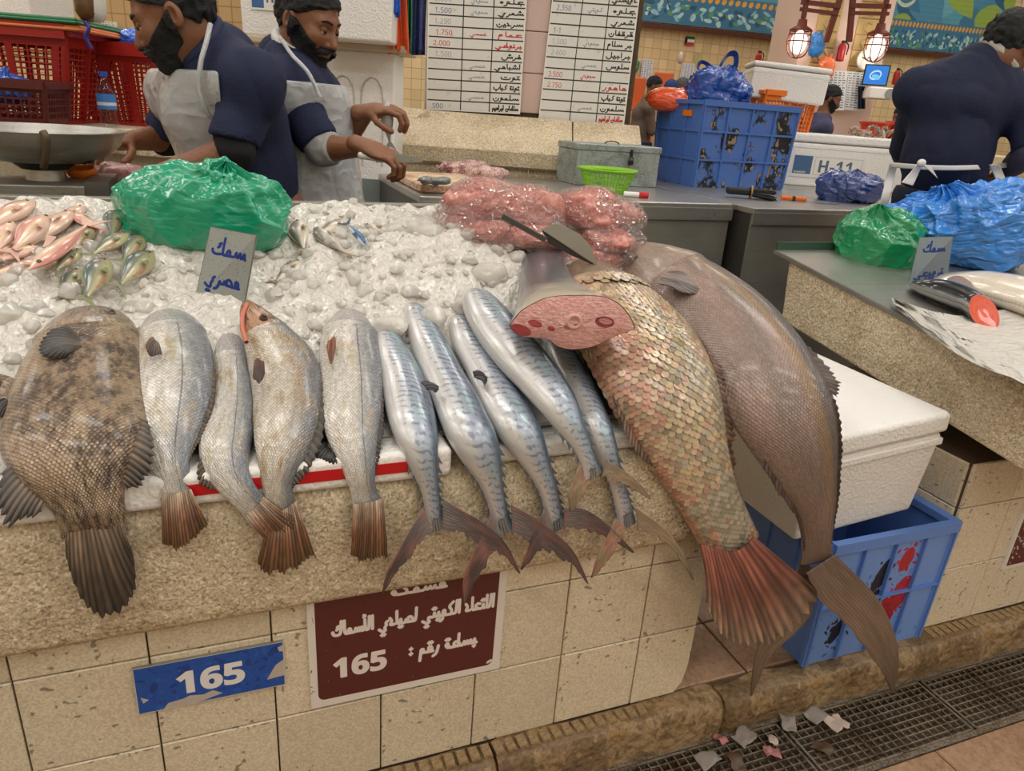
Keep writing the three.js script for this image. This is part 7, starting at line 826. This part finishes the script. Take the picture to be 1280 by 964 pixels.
  { const sc = canvasTex(256, 160, (c, w, h) => { c.fillStyle = '#2a7fd8'; c.fillRect(0, 0, w, h); c.strokeStyle = '#bfe6fb'; c.lineWidth = 14; c.beginPath(); c.ellipse(120, 80, 60, 34, -0.2, 0, 7); c.stroke(); c.fillStyle = '#7cc6f2'; c.beginPath(); c.ellipse(130, 96, 50, 22, 0.2, 0, 7); c.fill(); }); const t = thing('television', 'flat screen showing blue water on the far pillar', 'screen', atD(1095, 94, pd - 0.25), FACE - 0.25); mesh('housing', rbox(0.3, 0.25, 0.03, 0.008), M.black, t); const s = mesh('screen', new THREE.PlaneGeometry(0.27, 0.22).translate(0, 0, 0.0165), new THREE.MeshStandardMaterial({ color: 0x111111, emissive: 0xffffff, emissiveMap: sc, emissiveIntensity: 0.8, roughness: 0.3 }), t); mesh('arm', bar(V(0, 0, -0.01), V(-0.05, 0, -0.3), 0.015), M.black, t); const l = new THREE.RectAreaLight(0x7fb8ff, 0.6, 0.27, 0.22); l.position.z = 0.03; l.rotation.y = Math.PI; t.add(l); }
  const listT = (seed) => canvasTex(256, 320, (c, w, h) => { c.fillStyle = '#dfe3e6'; c.fillRect(0, 0, w, h); c.fillStyle = '#4d5a74'; const r = rng(seed); for (let k = 0; k < 15; k++) for (let x = 10; x < w - 30; x += 60) c.fillRect(x, 12 + k * 20, 20 + r() * 30, 7); });
  const board = (label, q, d, seed) => flatOn('price_board', label, 'price board', ...q.map(([x, y]) => atD(x, y, d)), 0.02, phy(0xffffff, 0.4, { map: listT(seed) }));
  board('small far price board next to the orange bag', [[1038, 88], [1060, 89], [1055, 138], [1033, 138]], pd - 0.03, 3); board('small far price board under the clock', [[1061, 89], [1082, 91], [1076, 139], [1056, 137]], pd - 0.03, 5);
  const sheetOn = (label, q, seed, col = 0xffffff) => flatOn('wall_notice', label, 'notice', ...q.map(([x, y]) => onW(x, y, 0.02)), 0.01, phy(col, 0.5, { map: listT(seed) }));
  sheetOn('white printed notice beside the price board pillar', [[803, 74], [817, 75], [814, 103], [800, 102]], 11); sheetOn('white printed notice below the small flag', [[853, 79], [869, 80], [866, 98], [850, 97]], 13); sheetOn('yellow notice beside the printed notice', [[870, 66], [876, 66], [874, 80], [868, 80]], 15, 0xf0e08a); sheetOn('small notice right of the second mural', [[1120, 105], [1133, 106], [1131, 120], [1118, 119]], 17);
  { const kf = canvasTex(128, 96, (c) => { c.fillStyle = '#f2f0ea'; c.fillRect(0, 0, 128, 96); c.fillStyle = '#1e6a44'; c.fillRect(0, 0, 128, 32); c.fillStyle = '#c02a2c'; c.fillRect(0, 64, 128, 32); c.fillStyle = '#141414'; c.beginPath(); c.moveTo(0, 0); c.lineTo(36, 32); c.lineTo(36, 64); c.lineTo(0, 96); c.fill(); }); flatOn('flag', 'small green white red and black flag on the cream wall', 'flag', onW(857, 45, 0.02), onW(869, 46, 0.02), onW(867, 57, 0.02), onW(855, 56, 0.02), 0.006, std(0xffffff, 0.7, { map: kf })); }
  bag('pale shopping bag hanging on the far wall', 0xcdbba6, 851, 72, 12.4, { s: [0.05, 0.09, 0.04], seed: 71, crease: 0.1, n: 36, flat: 2 }); bag('green and pink cloth hanging beside the price pillar', 0x1f8a62, 794, 82, 12.6, { s: [0.06, 0.1, 0.05], seed: 73, crease: 0.3, n: 36, flat: 2 });
  { const chair = (label, px, py, d) => { const t = thing('plastic_chair', label, 'chair', atD(px, py, d), FACE), m = phy(0xd9642a, 0.45); t.position.y = 0.1; const top = atD(px, py - 8, d).y - 0.1; mesh('backrest', rbox(0.3, 0.45, 0.04, 0.02, 0, top - 0.2, -0.2), m, t); mesh('seat', rbox(0.36, 0.04, 0.36, 0.015, 0, top - 0.44, 0), m, t); for (const [x, z] of [[-1, -1], [1, -1], [1, 1], [-1, 1]]) mesh('leg', bar(V(x * 0.15, 0, z * 0.15), V(x * 0.15, top - 0.45, z * 0.15), 0.018), m, t); }; chair('orange plastic chair near the cream wall', 797, 106, 11.9); chair('darker orange chair beside the hanging notices', 832, 100, 12.2); }
  // the far fish stall
  { const d = 7.9, t = thing('far_stall', 'cream fish stall across the hall with a small maroon sign', 'stall', KW(3.95, 0.1, d + 0.5), FACE); mesh('counter_top', rbox(1.6, 0.1, 1.7, 0.02, 0.3, 1.16, -0.35), std(0xd9c7a2, 0.6), t); mesh('front_wall', box(1.54, 1.1, 1.6, 0.3, 0.56, -0.35), std(0xe0cda8, 0.5), t); const s = mesh('sign_plate', box(0.17, 0.17, 0.01, -0.32, 0.86, 0.456), std(0x5a2320, 0.4), t); const tx = canvasTex(128, 128, (c) => { c.fillStyle = '#5a2320'; c.fillRect(0, 0, 128, 128); c.strokeStyle = c.fillStyle = '#e6ded6'; AR(c, 'مسمكة الاتحاد', 118, 44, 18, 5, 100); c.font = 'bold 34px sans-serif'; c.fillText('147', 36, 110); }); s.material = std(0xffffff, 0.4, { map: tx }); const p = s.geometry.attributes.position, u = s.geometry.attributes.uv; for (let i = 0; i < p.count; i++) u.setXY(i, (p.getX(i) + 0.32) / 0.17 + 0.5, (p.getY(i) - 0.86) / 0.17 + 0.5);
    const b = thing('metal_bench', 'grey galvanised bench box before the seated man', 'bench', atD(1018, 190, 6.9), FACE - 0.1); b.position.y = 0.1; const top = atD(1018, 166, 6.9).y - 0.1; mesh('body', rbox(0.64, top, 0.4, 0.01, 0, top / 2, 0), M.galv, b); mesh('seam', box(0.01, 0.2, 0.006, 0.1, top - 0.12, 0.203), M.steelDull, b);
    const body = smallFishGeo(0.2, deep.map((q) => [q[0] * 0.6]), 0.6), mats = [0xc9b8a8, 0xa99a8a, 0xd9a898, 0x8f8a80].map((c) => phy(c, 0.35, { clearcoat: 0.4 })), r = rng(9), tail = smallTail(0.2, 0.16, 0.5);
    for (let i = 0; i < 54; i++) { const f = thing('far_fish', 'small fish in the sloping heap on the far cream stall', 'fish', V(0, 0, 0), 0, 'fish heaped on the far stall'), u = r(), v = r(); f.position.copy(atD(lerp(1052, 1118, u), lerp(172, 153, v) - 2, d + 0.1 + v * 0.6)); f.position.y = 0.1 + 1.225 + v * 0.16 + r() * 0.02; f.rotation.set(0.4, FACE + 0.7 + r() * 0.7, r() * 0.5 - 0.6); const m = mats[Math.floor(r() * 4)]; mesh('body', body, m, f); mesh('tail_fin', tail, m, f); }
    const tub = (label, px, py, dd, col, rr, h) => { const q = thing('tub', label, 'tub', atD(px, py, dd).setY(1.312)); mesh('wall', lathe([[rr * 0.75, 0], [rr, h], [rr * 1.06, h], [rr * 1.05, h - 0.02], [rr * 0.96, h - 0.02], [rr * 0.7, 0.01], [0, 0.01]], 26), phy(col, 0.4), q); mesh('rim', new THREE.TorusGeometry(rr * 1.03, 0.014, 6, 28).rotateX(Math.PI / 2).translate(0, h, 0), phy(col, 0.4), q); }; tub('red plastic tub behind the far heap of fish', 1096, 152, 8.9, 0xc8402e, 0.17, 0.24); tub('dark red plastic tub beside the red tub', 1130, 150, 8.95, 0xa83226, 0.18, 0.26);
    const wb = thing('bucket', 'small white bucket with lettering by the far heap of fish', 'bucket', atD(1080, 153, 8.6).setY(1.312)); const bt = canvasTex(128, 96, (c) => { c.fillStyle = '#e9e6e0'; c.fillRect(0, 0, 128, 96); c.strokeStyle = c.fillStyle = '#5a6a8a'; for (const x of [60, 124]) { AR(c, 'سمك', x, 44, 20, 4, 44); AR(c, 'كويتي', x, 78, 18, 4, 44); } }); mesh('wall', lathe([[0.07, 0], [0.078, 0.15]], 24), std(0xffffff, 0.4, { map: bt }), wb); mesh('rim', new THREE.TorusGeometry(0.079, 0.006, 6, 24).rotateX(Math.PI / 2).translate(0, 0.15, 0), M.white, wb);
    const cur = (label, px0, px1, y0, y1, dd) => single('dark_cloth', shell((u, v) => atD(lerp(px0, px1, u), lerp(y0, y1, v), dd + 0.03 * Math.sin(u * 12)), 14, 8, 0.01), std(0x1c2340, 0.8), label, 'cloth'); cur('dark navy cloth hanging left of the far price boards', 1028, 1036, 92, 122, pd - 0.1); cur('dark navy cloth hanging right of the far price boards', 1073, 1081, 108, 136, pd - 0.1);
    const ap = thing('counter_appliance', 'white appliance on a shelf under the flat screen', 'appliance', atD(1095, 124, 10.2), FACE); mesh('body', rbox(0.3, 0.14, 0.25, 0.02, 0, 0.07, 0), M.white, ap); mesh('drum', cyl(0.06, 0.06, 0.02, 18).rotateX(Math.PI / 2).translate(0.1, 0.07, 0.13), M.galv, ap); }
}
// ---------------------------------------------------------------- people
const basisFrom = (f, up = V(0, 1, 0)) => { const z = f.clone().normalize(), x = up.clone().cross(z).normalize(), y = z.clone().cross(x); return new THREE.Matrix4().makeBasis(x, y, z); };
function headSDF(x, y, z) {
  const ax = Math.abs(x);
  let d = ell(x, y, z, 0, 0.03, -0.012, 0.075, 0.086, 0.095); d = smin(d, ell(x, y, z, 0, -0.032, 0.02, 0.059, 0.08, 0.07), 0.03); d = smin(d, ell(ax, y, z, 0.04, -0.022, 0.056, 0.022, 0.022, 0.022), 0.025); d = smin(d, ell(x, y, z, 0, -0.094, 0.052, 0.026, 0.022, 0.028), 0.026);
  d = smin(d, cap(x, y, z, HN.a, HN.b, 0.007, 0.012), 0.014); d = smin(d, cap(ax, y, z, HN.c, HN.d, 0.006, 0.008), 0.008); d = smin(d, cap(ax, y, z, HN.e, HN.f, 0.01, 0.011), 0.016);
  d = smin(d, ell(x, y, z, 0, -0.056, 0.086, 0.023, 0.006, 0.011), 0.006); d = smin(d, ell(x, y, z, 0, -0.068, 0.084, 0.02, 0.007, 0.011), 0.006);
  const so = ell(ax, y, z, 0.031, 0.003, 0.094, 0.017, 0.01, 0.015); d = -smin(-d, so, 0.012);
  d = smin(d, Math.max(ell(ax, y, z, 0.079, -0.004, -0.012, 0.011, 0.031, 0.02), -ell(ax, y, z, 0.09, -0.002, -0.008, 0.009, 0.018, 0.011)), 0.006); return smin(d, cap(x, y, z, HN.g, HN.h, 0.052, 0.058), 0.03);
}
const HN = { a: V(0, 0.008, 0.084), b: V(0, -0.032, 0.104), c: V(0, -0.036, 0.094), d: V(0.012, -0.037, 0.09), e: V(0, 0.024, 0.078), f: V(0.04, 0.022, 0.066), g: V(0, -0.05, -0.022), h: V(0, -0.16, -0.05) };
function handGeo(side, curl, cell = 0.0035) { // wrist at the origin, fingers towards +x, palm faces -y, thumb on +z * side
  const F = []; const fl = [[0.032, 0.03], [0.011, 0.034], [-0.011, 0.032], [-0.031, 0.026]];
  fl.forEach(([z, l], i) => { let p = V(0.084 - 0.004 * Math.abs(i - 1.2), 0, z * side), a = curl * 0.5; const r = [0.0095, 0.0098, 0.0094, 0.0082][i]; for (const k of [1.25, 0.85, 0.72]) { const q = p.clone().add(V(Math.cos(a) * l * k, -Math.sin(a) * l * k, 0)); F.push([p, q, r, r * 0.92]); p = q; a += curl * (k > 1 ? 1 : 0.8); } });
  let p = V(0.024, -0.006, 0.03 * side), d = V(0.7, -0.35 - curl * 0.3, 0.75 * side).normalize(); for (const l of [0.036, 0.03, 0.024]) { const q = p.clone().addScaledVector(d, l); F.push([p, q, 0.0115, 0.0098]); p = q; d = d.clone().add(V(0.35, -0.2 * curl, -0.25 * side)).normalize(); }
  const f = (x, y, z) => { let s = ell(x, y, z, 0.05, 0, 0, 0.052, 0.017, 0.044); s = smin(s, cap(x, y, z, V(-0.03, 0, 0), V(0.03, 0, 0), 0.026, 0.024), 0.02); let g = 1; for (const [a, b, ra, rb] of F) g = Math.min(g, cap(x, y, z, a, b, ra, rb)); return smin(s, g, 0.008); };
  return nets(f, V(-0.06, -0.12, -0.09), V(0.2, 0.05, 0.09), cell);
}
function person(o) {
  const j = o.j, t = thing('person', o.label, 'person'), big = o.cell ?? 0.012, hc = o.headCell ?? 0.0036, skin = std(o.skin ?? 0x8a5a3c, 0.5, { bumpMap: rep(bumpNoise(60, 201, 2), 3), bumpScale: 0.0008 });
  const MH = basisFrom(o.face, V(0, 1, 0).addScaledVector(o.lean ?? V(0, 0, 0), 1)).setPosition(j.head), inv = MH.clone().invert();
  const torso = [[j.pelvis, j.belly, 0.13, 0.125], [j.belly, j.chest, 0.125, 0.13], [j.chest, j.neck, 0.12, 0.075], [j.sl, j.chest, 0.062, 0.1], [j.sr, j.chest, 0.062, 0.1], [j.sl, j.neck, 0.058, 0.06], [j.sr, j.neck, 0.058, 0.06]], nk = j.neck.clone().lerp(j.head, 0.55);
  const arms = [[j.sl, j.el, 0.054, 0.044], [j.el, j.wl, 0.041, 0.027], [j.sr, j.er, 0.054, 0.044], [j.er, j.wr, 0.041, 0.027]];
  const fl = 0.1, hip = (s) => j.pelvis.clone().addScaledVector(R0, s * 0.09), foot = (s) => V(hip(s).x, fl + 0.09, hip(s).z), knee = (s) => hip(s).lerp(foot(s), 0.48), legs = [-1, 1].flatMap((s) => [[hip(s), knee(s), 0.088, 0.058], [knee(s), foot(s), 0.055, 0.04], [foot(s).setY(fl + 0.045), foot(s).setY(fl + 0.04).addScaledVector(o.face.clone().setY(0).normalize(), 0.16), 0.042, 0.034]]);
  const U = (list, k) => (x, y, z) => { let d = 1; for (const [a, b, ra, rb] of list) d = smin(d, cap(x, y, z, a, b, ra, rb), k); return d; };
  const torsoF = U(torso, 0.06), armF = U(arms, 0.02), legF = U(legs, 0.03), all = [...torso, ...arms, ...legs].flatMap((q) => [q[0], q[1]]);
  const [lo, hi] = bounds([...all, nk], 0.15); lo.y = fl - 0.01;
  const parts = [nets((x, y, z) => smin(smin(smin(torsoF(x, y, z), armF(x, y, z), 0.04), legF(x, y, z), 0.05), cap(x, y, z, j.neck, nk, 0.06, 0.054), 0.03), lo, hi, big)];
  { const q = j.neck.clone().applyMatrix4(inv), e = q.clone().sub(HN.g); HN.h.copy(HN.g).addScaledVector(e.normalize(), 0.11); } const hg = nets(headSDF, V(-0.11, -0.19, -0.14), V(0.11, 0.14, 0.14), hc); parts.push(hg.applyMatrix4(MH));
  for (const [w, e, side, cu, pn, dr] of [[j.wl, j.el, 1, o.curl?.[0] ?? 0.5, o.palm?.[0], o.hdir?.[0]], [j.wr, j.er, -1, o.curl?.[1] ?? 0.5, o.palm?.[1], o.hdir?.[1]]]) { const x = (dr ?? w.clone().sub(e)).clone().normalize(), y = (pn ?? V(0, 1, 0)).clone(); y.addScaledVector(x, -x.dot(y)).normalize(); const z = x.clone().cross(y); parts.push(handGeo(side, cu, o.handCell ?? 0.0036).applyMatrix4(new THREE.Matrix4().makeBasis(x, y, z).setPosition(w))); }
  mesh('body', triUV(mergeGeometries(parts)), skin, t);
  // face details, hair, beard
  const hairM = std(o.hair ?? 0x0b0908, 0.6, { bumpMap: rep(bumpNoise(90, 203, 2), 9), bumpScale: 0.004 });
  const put = (name, f, a, b, c, m) => { const g = nets(f, a, b, c); return mesh(name, triUV(g.applyMatrix4(MH)), m, t); };
  put('hair', (x, y, z) => Math.max(ell(x, y, z, 0, 0.032, -0.015, 0.083, 0.1, 0.104) + (noise(x * 70, y * 70, z * 70) - 0.5) * 0.014 - (z > 0.03 ? 0.006 * noise(x * 40, 2, 7) : 0), (z > 0 ? 0.012 + 0.62 * z : 0.012 + 0.95 * z) - y - 0.0 + 0.01 * noise(x * 30, z * 30, 2)), V(-0.11, -0.1, -0.14), V(0.11, 0.16, 0.13), hc * 1.1, hairM);
  if (o.beard) put('beard', (x, y, z) => { const k = headSDF(x, y, z) - 0.0045 + (noise(x * 90, y * 90, z * 90) - 0.5) * 0.005, ax = Math.abs(x), cheek = y - (0.012 - 0.68 * Math.max(0, z)), stache = Math.max(y + 0.041, -0.062 - y, ax - 0.034, 0.06 - z), full = Math.max(cheek, -0.125 - y, -0.004 - z + 0.03 * sstep(-0.06, -0.085, y), Math.min(0.031 - ax, y + 0.073), Math.min(0.046 - ax, y + 0.052)); return Math.max(k, Math.min(full, stache), -ell(x, y, z, 0, -0.064, 0.1, 0.02, 0.0075, 0.03)); }, V(-0.1, -0.16, -0.05), V(0.1, 0.04, 0.14), hc * 0.8, hairM);
  for (const s of [-1, 1]) { const e = mesh('eye', ball(0.0125, 1, 1, 1, 0, 0, 0, 12), std(0xe8e0d8, 0.3), t); e.position.set(0.031 * s, 0.003, 0.073).applyMatrix4(MH); const q = V(0.031 * s, 0.0, 0.0845).applyMatrix4(MH).sub(e.position); mesh('iris', ball(0.0055, 1, 1, 1, q.x, q.y, q.z, 10), std(0x1a100c, 0.2), e); const lid = mesh('eyelid', ball(0.0138, 1, 0.84, 1, 0, 0, 0, 12), skin, t); lid.position.set(0.031 * s, 0.0046, 0.073).applyMatrix4(MH); lid.quaternion.setFromRotationMatrix(MH); const br = mesh('eyebrow', tube([V(0.012 * s, 0.024, 0.0905), V(0.03 * s, 0.029, 0.087), V(0.047 * s, 0.024, 0.073)].map((p) => p.applyMatrix4(MH)), 0.0036, 10, 5), hairM, t); }
  // clothes
  const cloth = (name, f, a, b, m, c = big * 0.8) => mesh(name, triUV(nets(f, a, b, c)), m, t);
  const fold = (x, y, z, k = 1) => (fbm(x * 9, y * 6, z * 9, 2) - 0.5) * 0.02 * k + (ridge(noise(x * 14 + y * 5, y * 9, z * 14)) ** 2 - 0.4) * 0.007 * k;
  const shirtM = std(o.shirt, 0.82, { bumpMap: rep(bumpNoise(120, 205, 1), 4), bumpScale: 0.001 }), sl = o.sleeve ?? 0.62;
  const slv = [[j.sl, j.sl.clone().lerp(j.el, Math.min(1, sl * 1.3)), 0.064, 0.06], [j.sr, j.sr.clone().lerp(j.er, Math.min(1, sl * 1.3)), 0.064, 0.06]], shirtF = (x, y, z) => { let d = torsoF(x, y, z) - 0.016; for (const [a, b, ra, rb] of slv) { const e = b.clone().sub(a).normalize(), cut = (x - b.x) * e.x + (y - b.y) * e.y + (z - b.z) * e.z; d = smin(d, Math.max(cap(x, y, z, a, b, ra, rb + 0.004), cut), 0.03); } return d + fold(x, y, z); };
  const nkA = j.neck.clone().addScaledVector(j.head.clone().sub(j.neck).normalize(), 0.085), [slo, shi] = bounds([j.pelvis, j.neck, j.sl, j.sr, slv[0][1], slv[1][1]], 0.17), hem = j.pelvis.y - 0.06, up = j.head.clone().sub(j.neck).normalize();
  cloth('shirt', (x, y, z) => Math.max(shirtF(x, y, z), hem - y, 0.004 - cap(x, y, z, nkA, j.head, 0.072, 0.085)), slo, shi, shirtM);
  if (o.collar) mesh('collar', tube([0, 1, 2, 3, 4, 5, 6, 7].map((k) => { const a = (k / 8) * Math.PI * 2, q = V(1, 0, 0).addScaledVector(up, -up.x).normalize(), w = up.clone().cross(q); return j.neck.clone().addScaledVector(up, o.collarAt ?? 0.07).addScaledVector(q, Math.cos(a) * 0.074).addScaledVector(w, Math.sin(a) * 0.074); }), o.collarR ?? 0.016, 40, 8, true), std(o.collar, 0.7), t);
  cloth('trousers', (x, y, z) => Math.max(smin(legF(x, y, z) - 0.018, torsoF(x, y, z) - 0.02, 0.03) + fold(x, y, z, 0.4), y - hem - 0.1, fl + 0.08 - y), V(slo.x - 0.05, fl, slo.z - 0.05), V(shi.x + 0.05, hem + 0.1, shi.z + 0.05), std(o.trousers ?? 0x1a2038, 0.85), big);
  for (const s of o.undersleeves ?? []) { const [a, b, c] = s.arm === 'l' ? [j.sl, j.el, j.wl] : [j.sr, j.er, j.wr], A = a.clone().lerp(b, 0.45), Bq = b.clone().lerp(c, s.to), e = Bq.clone().sub(b).normalize(), [l1, h1] = bounds([A, b, Bq], 0.08); cloth('undersleeve', (x, y, z) => Math.max(smin(cap(x, y, z, A, b, 0.052, 0.052), cap(x, y, z, b, Bq, 0.052, 0.044), 0.02) + (ridge(noise(x * 30, y * 30, z * 30)) - 0.5) * 0.006, (x - Bq.x) * e.x + (y - Bq.y) * e.y + (z - Bq.z) * e.z), l1, h1, std(s.color, 0.9), 0.008); }
  if (o.apron) { const fr = o.apron.front, ap = std(0xe9e9ea, 0.3, { bumpMap: bagBump, bumpScale: 0.004 }), apM = phy(0xeceef0, 0.28, { clearcoat: 0.5, clearcoatRoughness: 0.15, bumpMap: bagBump, bumpScale: 0.005, transmission: 0.45, thickness: 0 });
    const mid = (y) => { const k = clamp((y - j.pelvis.y) / (j.chest.y - j.pelvis.y)); return j.pelvis.clone().lerp(j.chest, k); };
    cloth('apron', (x, y, z) => { const c = mid(y), dd = (x - c.x) * fr.x + (z - c.z) * fr.z, low = y < j.belly.y ? 0.03 * clamp((j.belly.y - y) * 6) : 0; return Math.max(smin(torsoF(x, y, z), y < j.pelvis.y ? cap(x, y, z, j.pelvis, j.pelvis.clone().setY(hem - 0.45), 0.14, 0.19) : 1, 0.05) - 0.03 - low + fold(x, y, z, 0.7), (o.apron.cut ?? 0.03) - dd, y - o.apron.top, hem - 0.4 - y); }, V(slo.x - 0.1, hem - 0.45, slo.z - 0.1), shi.clone().setY(o.apron.top + 0.03), apM, 0.0085);
    for (const pts of o.apron.straps ?? []) mesh('apron_strap', tube(pts, 0.0062, 30, 6), ap, t); }
  return { t, MH };
}
{
  const A = atD, R = (a, b, c) => R0.clone().multiplyScalar(a).addScaledVector(FH, b).add(V(0, c, 0)), NAVY = 0x141d3e;
  // first worker, bending over the block
  person({ label: 'bearded worker in navy shirt and clear apron bending beside the scale', skin: 0x83553a, shirt: NAVY, beard: true, sleeve: 0.66, face: R(-0.94, -0.3, -0.42), collar: 0x1a2448, undersleeves: [{ arm: 'l', to: 0.12, color: 0x0d0d0f }, { arm: 'r', to: 0.2, color: 0x0d0d0f }],
    j: { head: A(216, 22, 2.02), neck: A(272, 78, 2.1), chest: A(284, 138, 2.14), belly: A(302, 205, 2.18), pelvis: A(312, 268, 2.2), sl: A(312, 104, 1.98), sr: A(228, 118, 2.26), el: A(290, 190, 1.92), wl: A(178, 228, 1.86), er: A(206, 172, 2.3), wr: A(160, 176, 2.16) },
    apron: { front: R(-0.95, -0.3, 0), cut: -0.005, top: A(240, 88, 2.1).y, straps: [[A(263, 30, 1.97), A(258, 52, 1.94), A(251, 78, 1.92), A(249, 108, 1.92), A(256, 134, 1.93), A(266, 150, 1.95)]] } });
  // second worker with knife and fish
  const w2 = { head: A(386, 28, 2.42), neck: A(366, 84, 2.46), chest: A(374, 136, 2.46), belly: A(384, 205, 2.46), pelvis: A(390, 268, 2.46), sr: A(362, 112, 2.32), sl: A(396, 118, 2.6), er: A(404, 186, 2.28), wr: A(456, 184, 2.22), el: A(432, 172, 2.56), wl: A(458, 140, 2.46) };
  person({ label: 'bearded worker in navy shirt and plastic apron holding a small fish and a knife', skin: 0x8a5c40, shirt: NAVY, beard: true, sleeve: 0.68, face: R(0.93, -0.34, -0.34), collar: 0xd9d7d4, curl: [0.9, 1.0], undersleeves: [{ arm: 'r', to: 0.28, color: 0xa8a9a8 }], palm: [V(0, 0.9, 0.2), V(0, 1, 0.3)], hdir: [R(0.9, -0.1, 0.15), R(1, -0.1, -0.25)], j: w2,
    apron: { front: R(0.95, -0.3, 0), cut: 0.055, top: A(390, 104, 2.46).y, straps: [[A(350, 46, 2.36), A(366, 70, 2.26), A(386, 92, 2.22), A(400, 122, 2.22)]] } });
  { const t = thing('kitchen_knife', 'long knife with white handle in the second worker\'s hand', 'knife'), a = A(452, 194, 2.2), b = A(470, 197, 2.2), c = A(528, 203, 2.2); mesh('handle', bar(a, b, 0.011, 10), M.white, t); mesh('handle_end', ball(0.012, 1, 1, 1, a.x, a.y, a.z, 12), M.white, t); const up = V(0, 0.024, 0), g = quadWall(b.clone().addScaledVector(up, -0.6), c.clone(), c.clone().addScaledVector(up, 0.5), b.clone().addScaledVector(up, 0.9), 0.002); mesh('blade', g, M.steel, t); }
  { const q = A(485, 152, 2.44), t = thing('held_fish', 'small silver fish held up by the second worker', 'fish', q), prof = deep.map((p) => [p[0] * 0.85]); t.rotation.set(0, FACE, Math.PI / 2 + 0.1); const m = phy(0xb9bab8, 0.3, { metalness: 0.2, clearcoat: 0.4 }); mesh('body', smallFishGeo(0.125, prof, 0.5), m, t); mesh('tail_fin', smallTail(0.125, 0.16, 0.4), m, t); mesh('eye', ball(0.004, 1, 1, 0.7, 0.036, 0.004, 0.007, 10), eyeP, t); }
  // worker seen from behind at the right hand stall
  const PR = person({ label: 'worker in navy shirt with apron tied behind, stooping with his back turned', skin: 0x7d5138, shirt: 0x111a38, sleeve: 0.75, face: R(0.62, 0.62, -0.5), collar: 0xb9b4ac, collarAt: 0.08, collarR: 0.019, curl: [0.7, 0.7], undersleeves: [{ arm: 'r', to: 0.75, color: 0x4a4658 }, { arm: 'l', to: 0.75, color: 0x4a4658 }],
    j: { head: A(1258, 62, 2.92), neck: A(1222, 92, 2.94), chest: A(1196, 130, 2.94), belly: A(1184, 194, 2.92), pelvis: A(1180, 250, 2.96), sl: A(1150, 116, 2.98), sr: A(1280, 132, 2.86), el: A(1132, 190, 3.25), wl: A(1170, 226, 3.3), er: A(1290, 188, 2.78), wr: A(1258, 214, 2.96) } });
  { const t = PR.t, m = std(0xe6e3de, 0.5), d = 2.74; mesh('waist_band', shell((u, v) => { const b = lerp(-1.25, 1.25, u); return A(lerp(1112, 1258, u), lerp(203, 209, v) + 4 * Math.sin(u * 3), 2.93 - 0.185 * Math.cos(b)); }, 24, 3, 0.004), m, t); mesh('bow_loop', shell((u, v) => A(lerp(1150, 1134, v) + (u - 0.5) * 10 * (0.4 + v), lerp(206, 230, v) + (u - 0.5) * 4, d + 0.012 * Math.sin(v * 3) - 0.01), 8, 8, 0.004), m, t); mesh('bow_loop', shell((u, v) => A(lerp(1150, 1168, v) + (u - 0.5) * 8, lerp(204, 216, v) + (u - 0.5) * 10 * (0.4 + v), d - 0.02), 8, 8, 0.004), m, t); mesh('knot', ball(0.018, 1, 0.8, 0.7, ...A(1152, 204, d - 0.012).toArray(), 12), m, t); mesh('skirt_edge', shell((u, v) => A(lerp(1112, 1098, v) + u * 10, lerp(205, 262, v), 2.86 + 0.02 * Math.sin(v * 6)), 6, 10, 0.004), m, t); mesh('skirt_edge', shell((u, v) => A(lerp(1236, 1256, v) + u * 14 * (1 - v * 0.4), lerp(206, 246, v), 2.8 + 0.02 * Math.sin(v * 6)), 6, 10, 0.004), m, t); }
  // people across the hall
  const far = (label, px, py, d, face, shirt, opt = {}) => { const h = A(px, py, d), D = (x, y, z = 0) => h.clone().addScaledVector(R0, x).addScaledVector(FH, z).add(V(0, y, 0)), s = face; person({ label, skin: 0x7d5138, shirt, cell: 0.022, headCell: 0.008, handCell: 0.007, face: R(s * 0.95, -0.2, -0.3), sleeve: 1, j: { head: h, neck: D(-0.05 * s, -0.2), chest: D(-0.1 * s, -0.36), belly: D(-0.12 * s, -0.56), pelvis: D(-0.12 * s, -0.74), sl: D(-0.07 * s, -0.28, s > 0 ? 0.18 : -0.18), sr: D(-0.07 * s, -0.28, s > 0 ? -0.18 : 0.18), el: D(0.0, -0.55, 0.16 * s), er: D(0.02 * s, -0.56, -0.16 * s), wl: D(0.2 * s, -0.52, 0.08 * s), wr: D(0.22 * s, -0.52, -0.08 * s) }, undersleeves: [{ arm: 'l', to: 0.8, color: shirt }, { arm: 'r', to: 0.8, color: shirt }], ...opt }); };
  far('man in a grey blue hooded sweater at the far fish stall', 1038, 124, 7.7, 1, 0x3e3f5c, { beard: true }); far('person in black clothes sitting beside the man in the sweater', 1000, 118, 8.4, 1, 0x121216);
  far('distant dark haired man beyond the orange bag', 818, 108, 10.4, 1, 0x6a5a50); far('distant person in a blue head cover beyond the crate', 838, 112, 11.0, -1, 0x2a4a8a, { hair: 0x27417c }); far('distant person in grey beyond the navy bag', 852, 109, 11.4, -1, 0x5d6a70, { hair: 0x59605e }); far('person in dark clothes half hidden by the stooping worker', 1126, 146, 10.0, -1, 0x1a1c28);
  { const o = single('mobile_phone', rbox(0.08, 0.012, 0.04, 0.004), std(0xd8d4d0, 0.3), 'pale phone held by the person in black', 'phone'); o.position.copy(A(1009, 152, 8.38)); o.rotation.y = FACE; }
}
renderer.render(scene, camera);
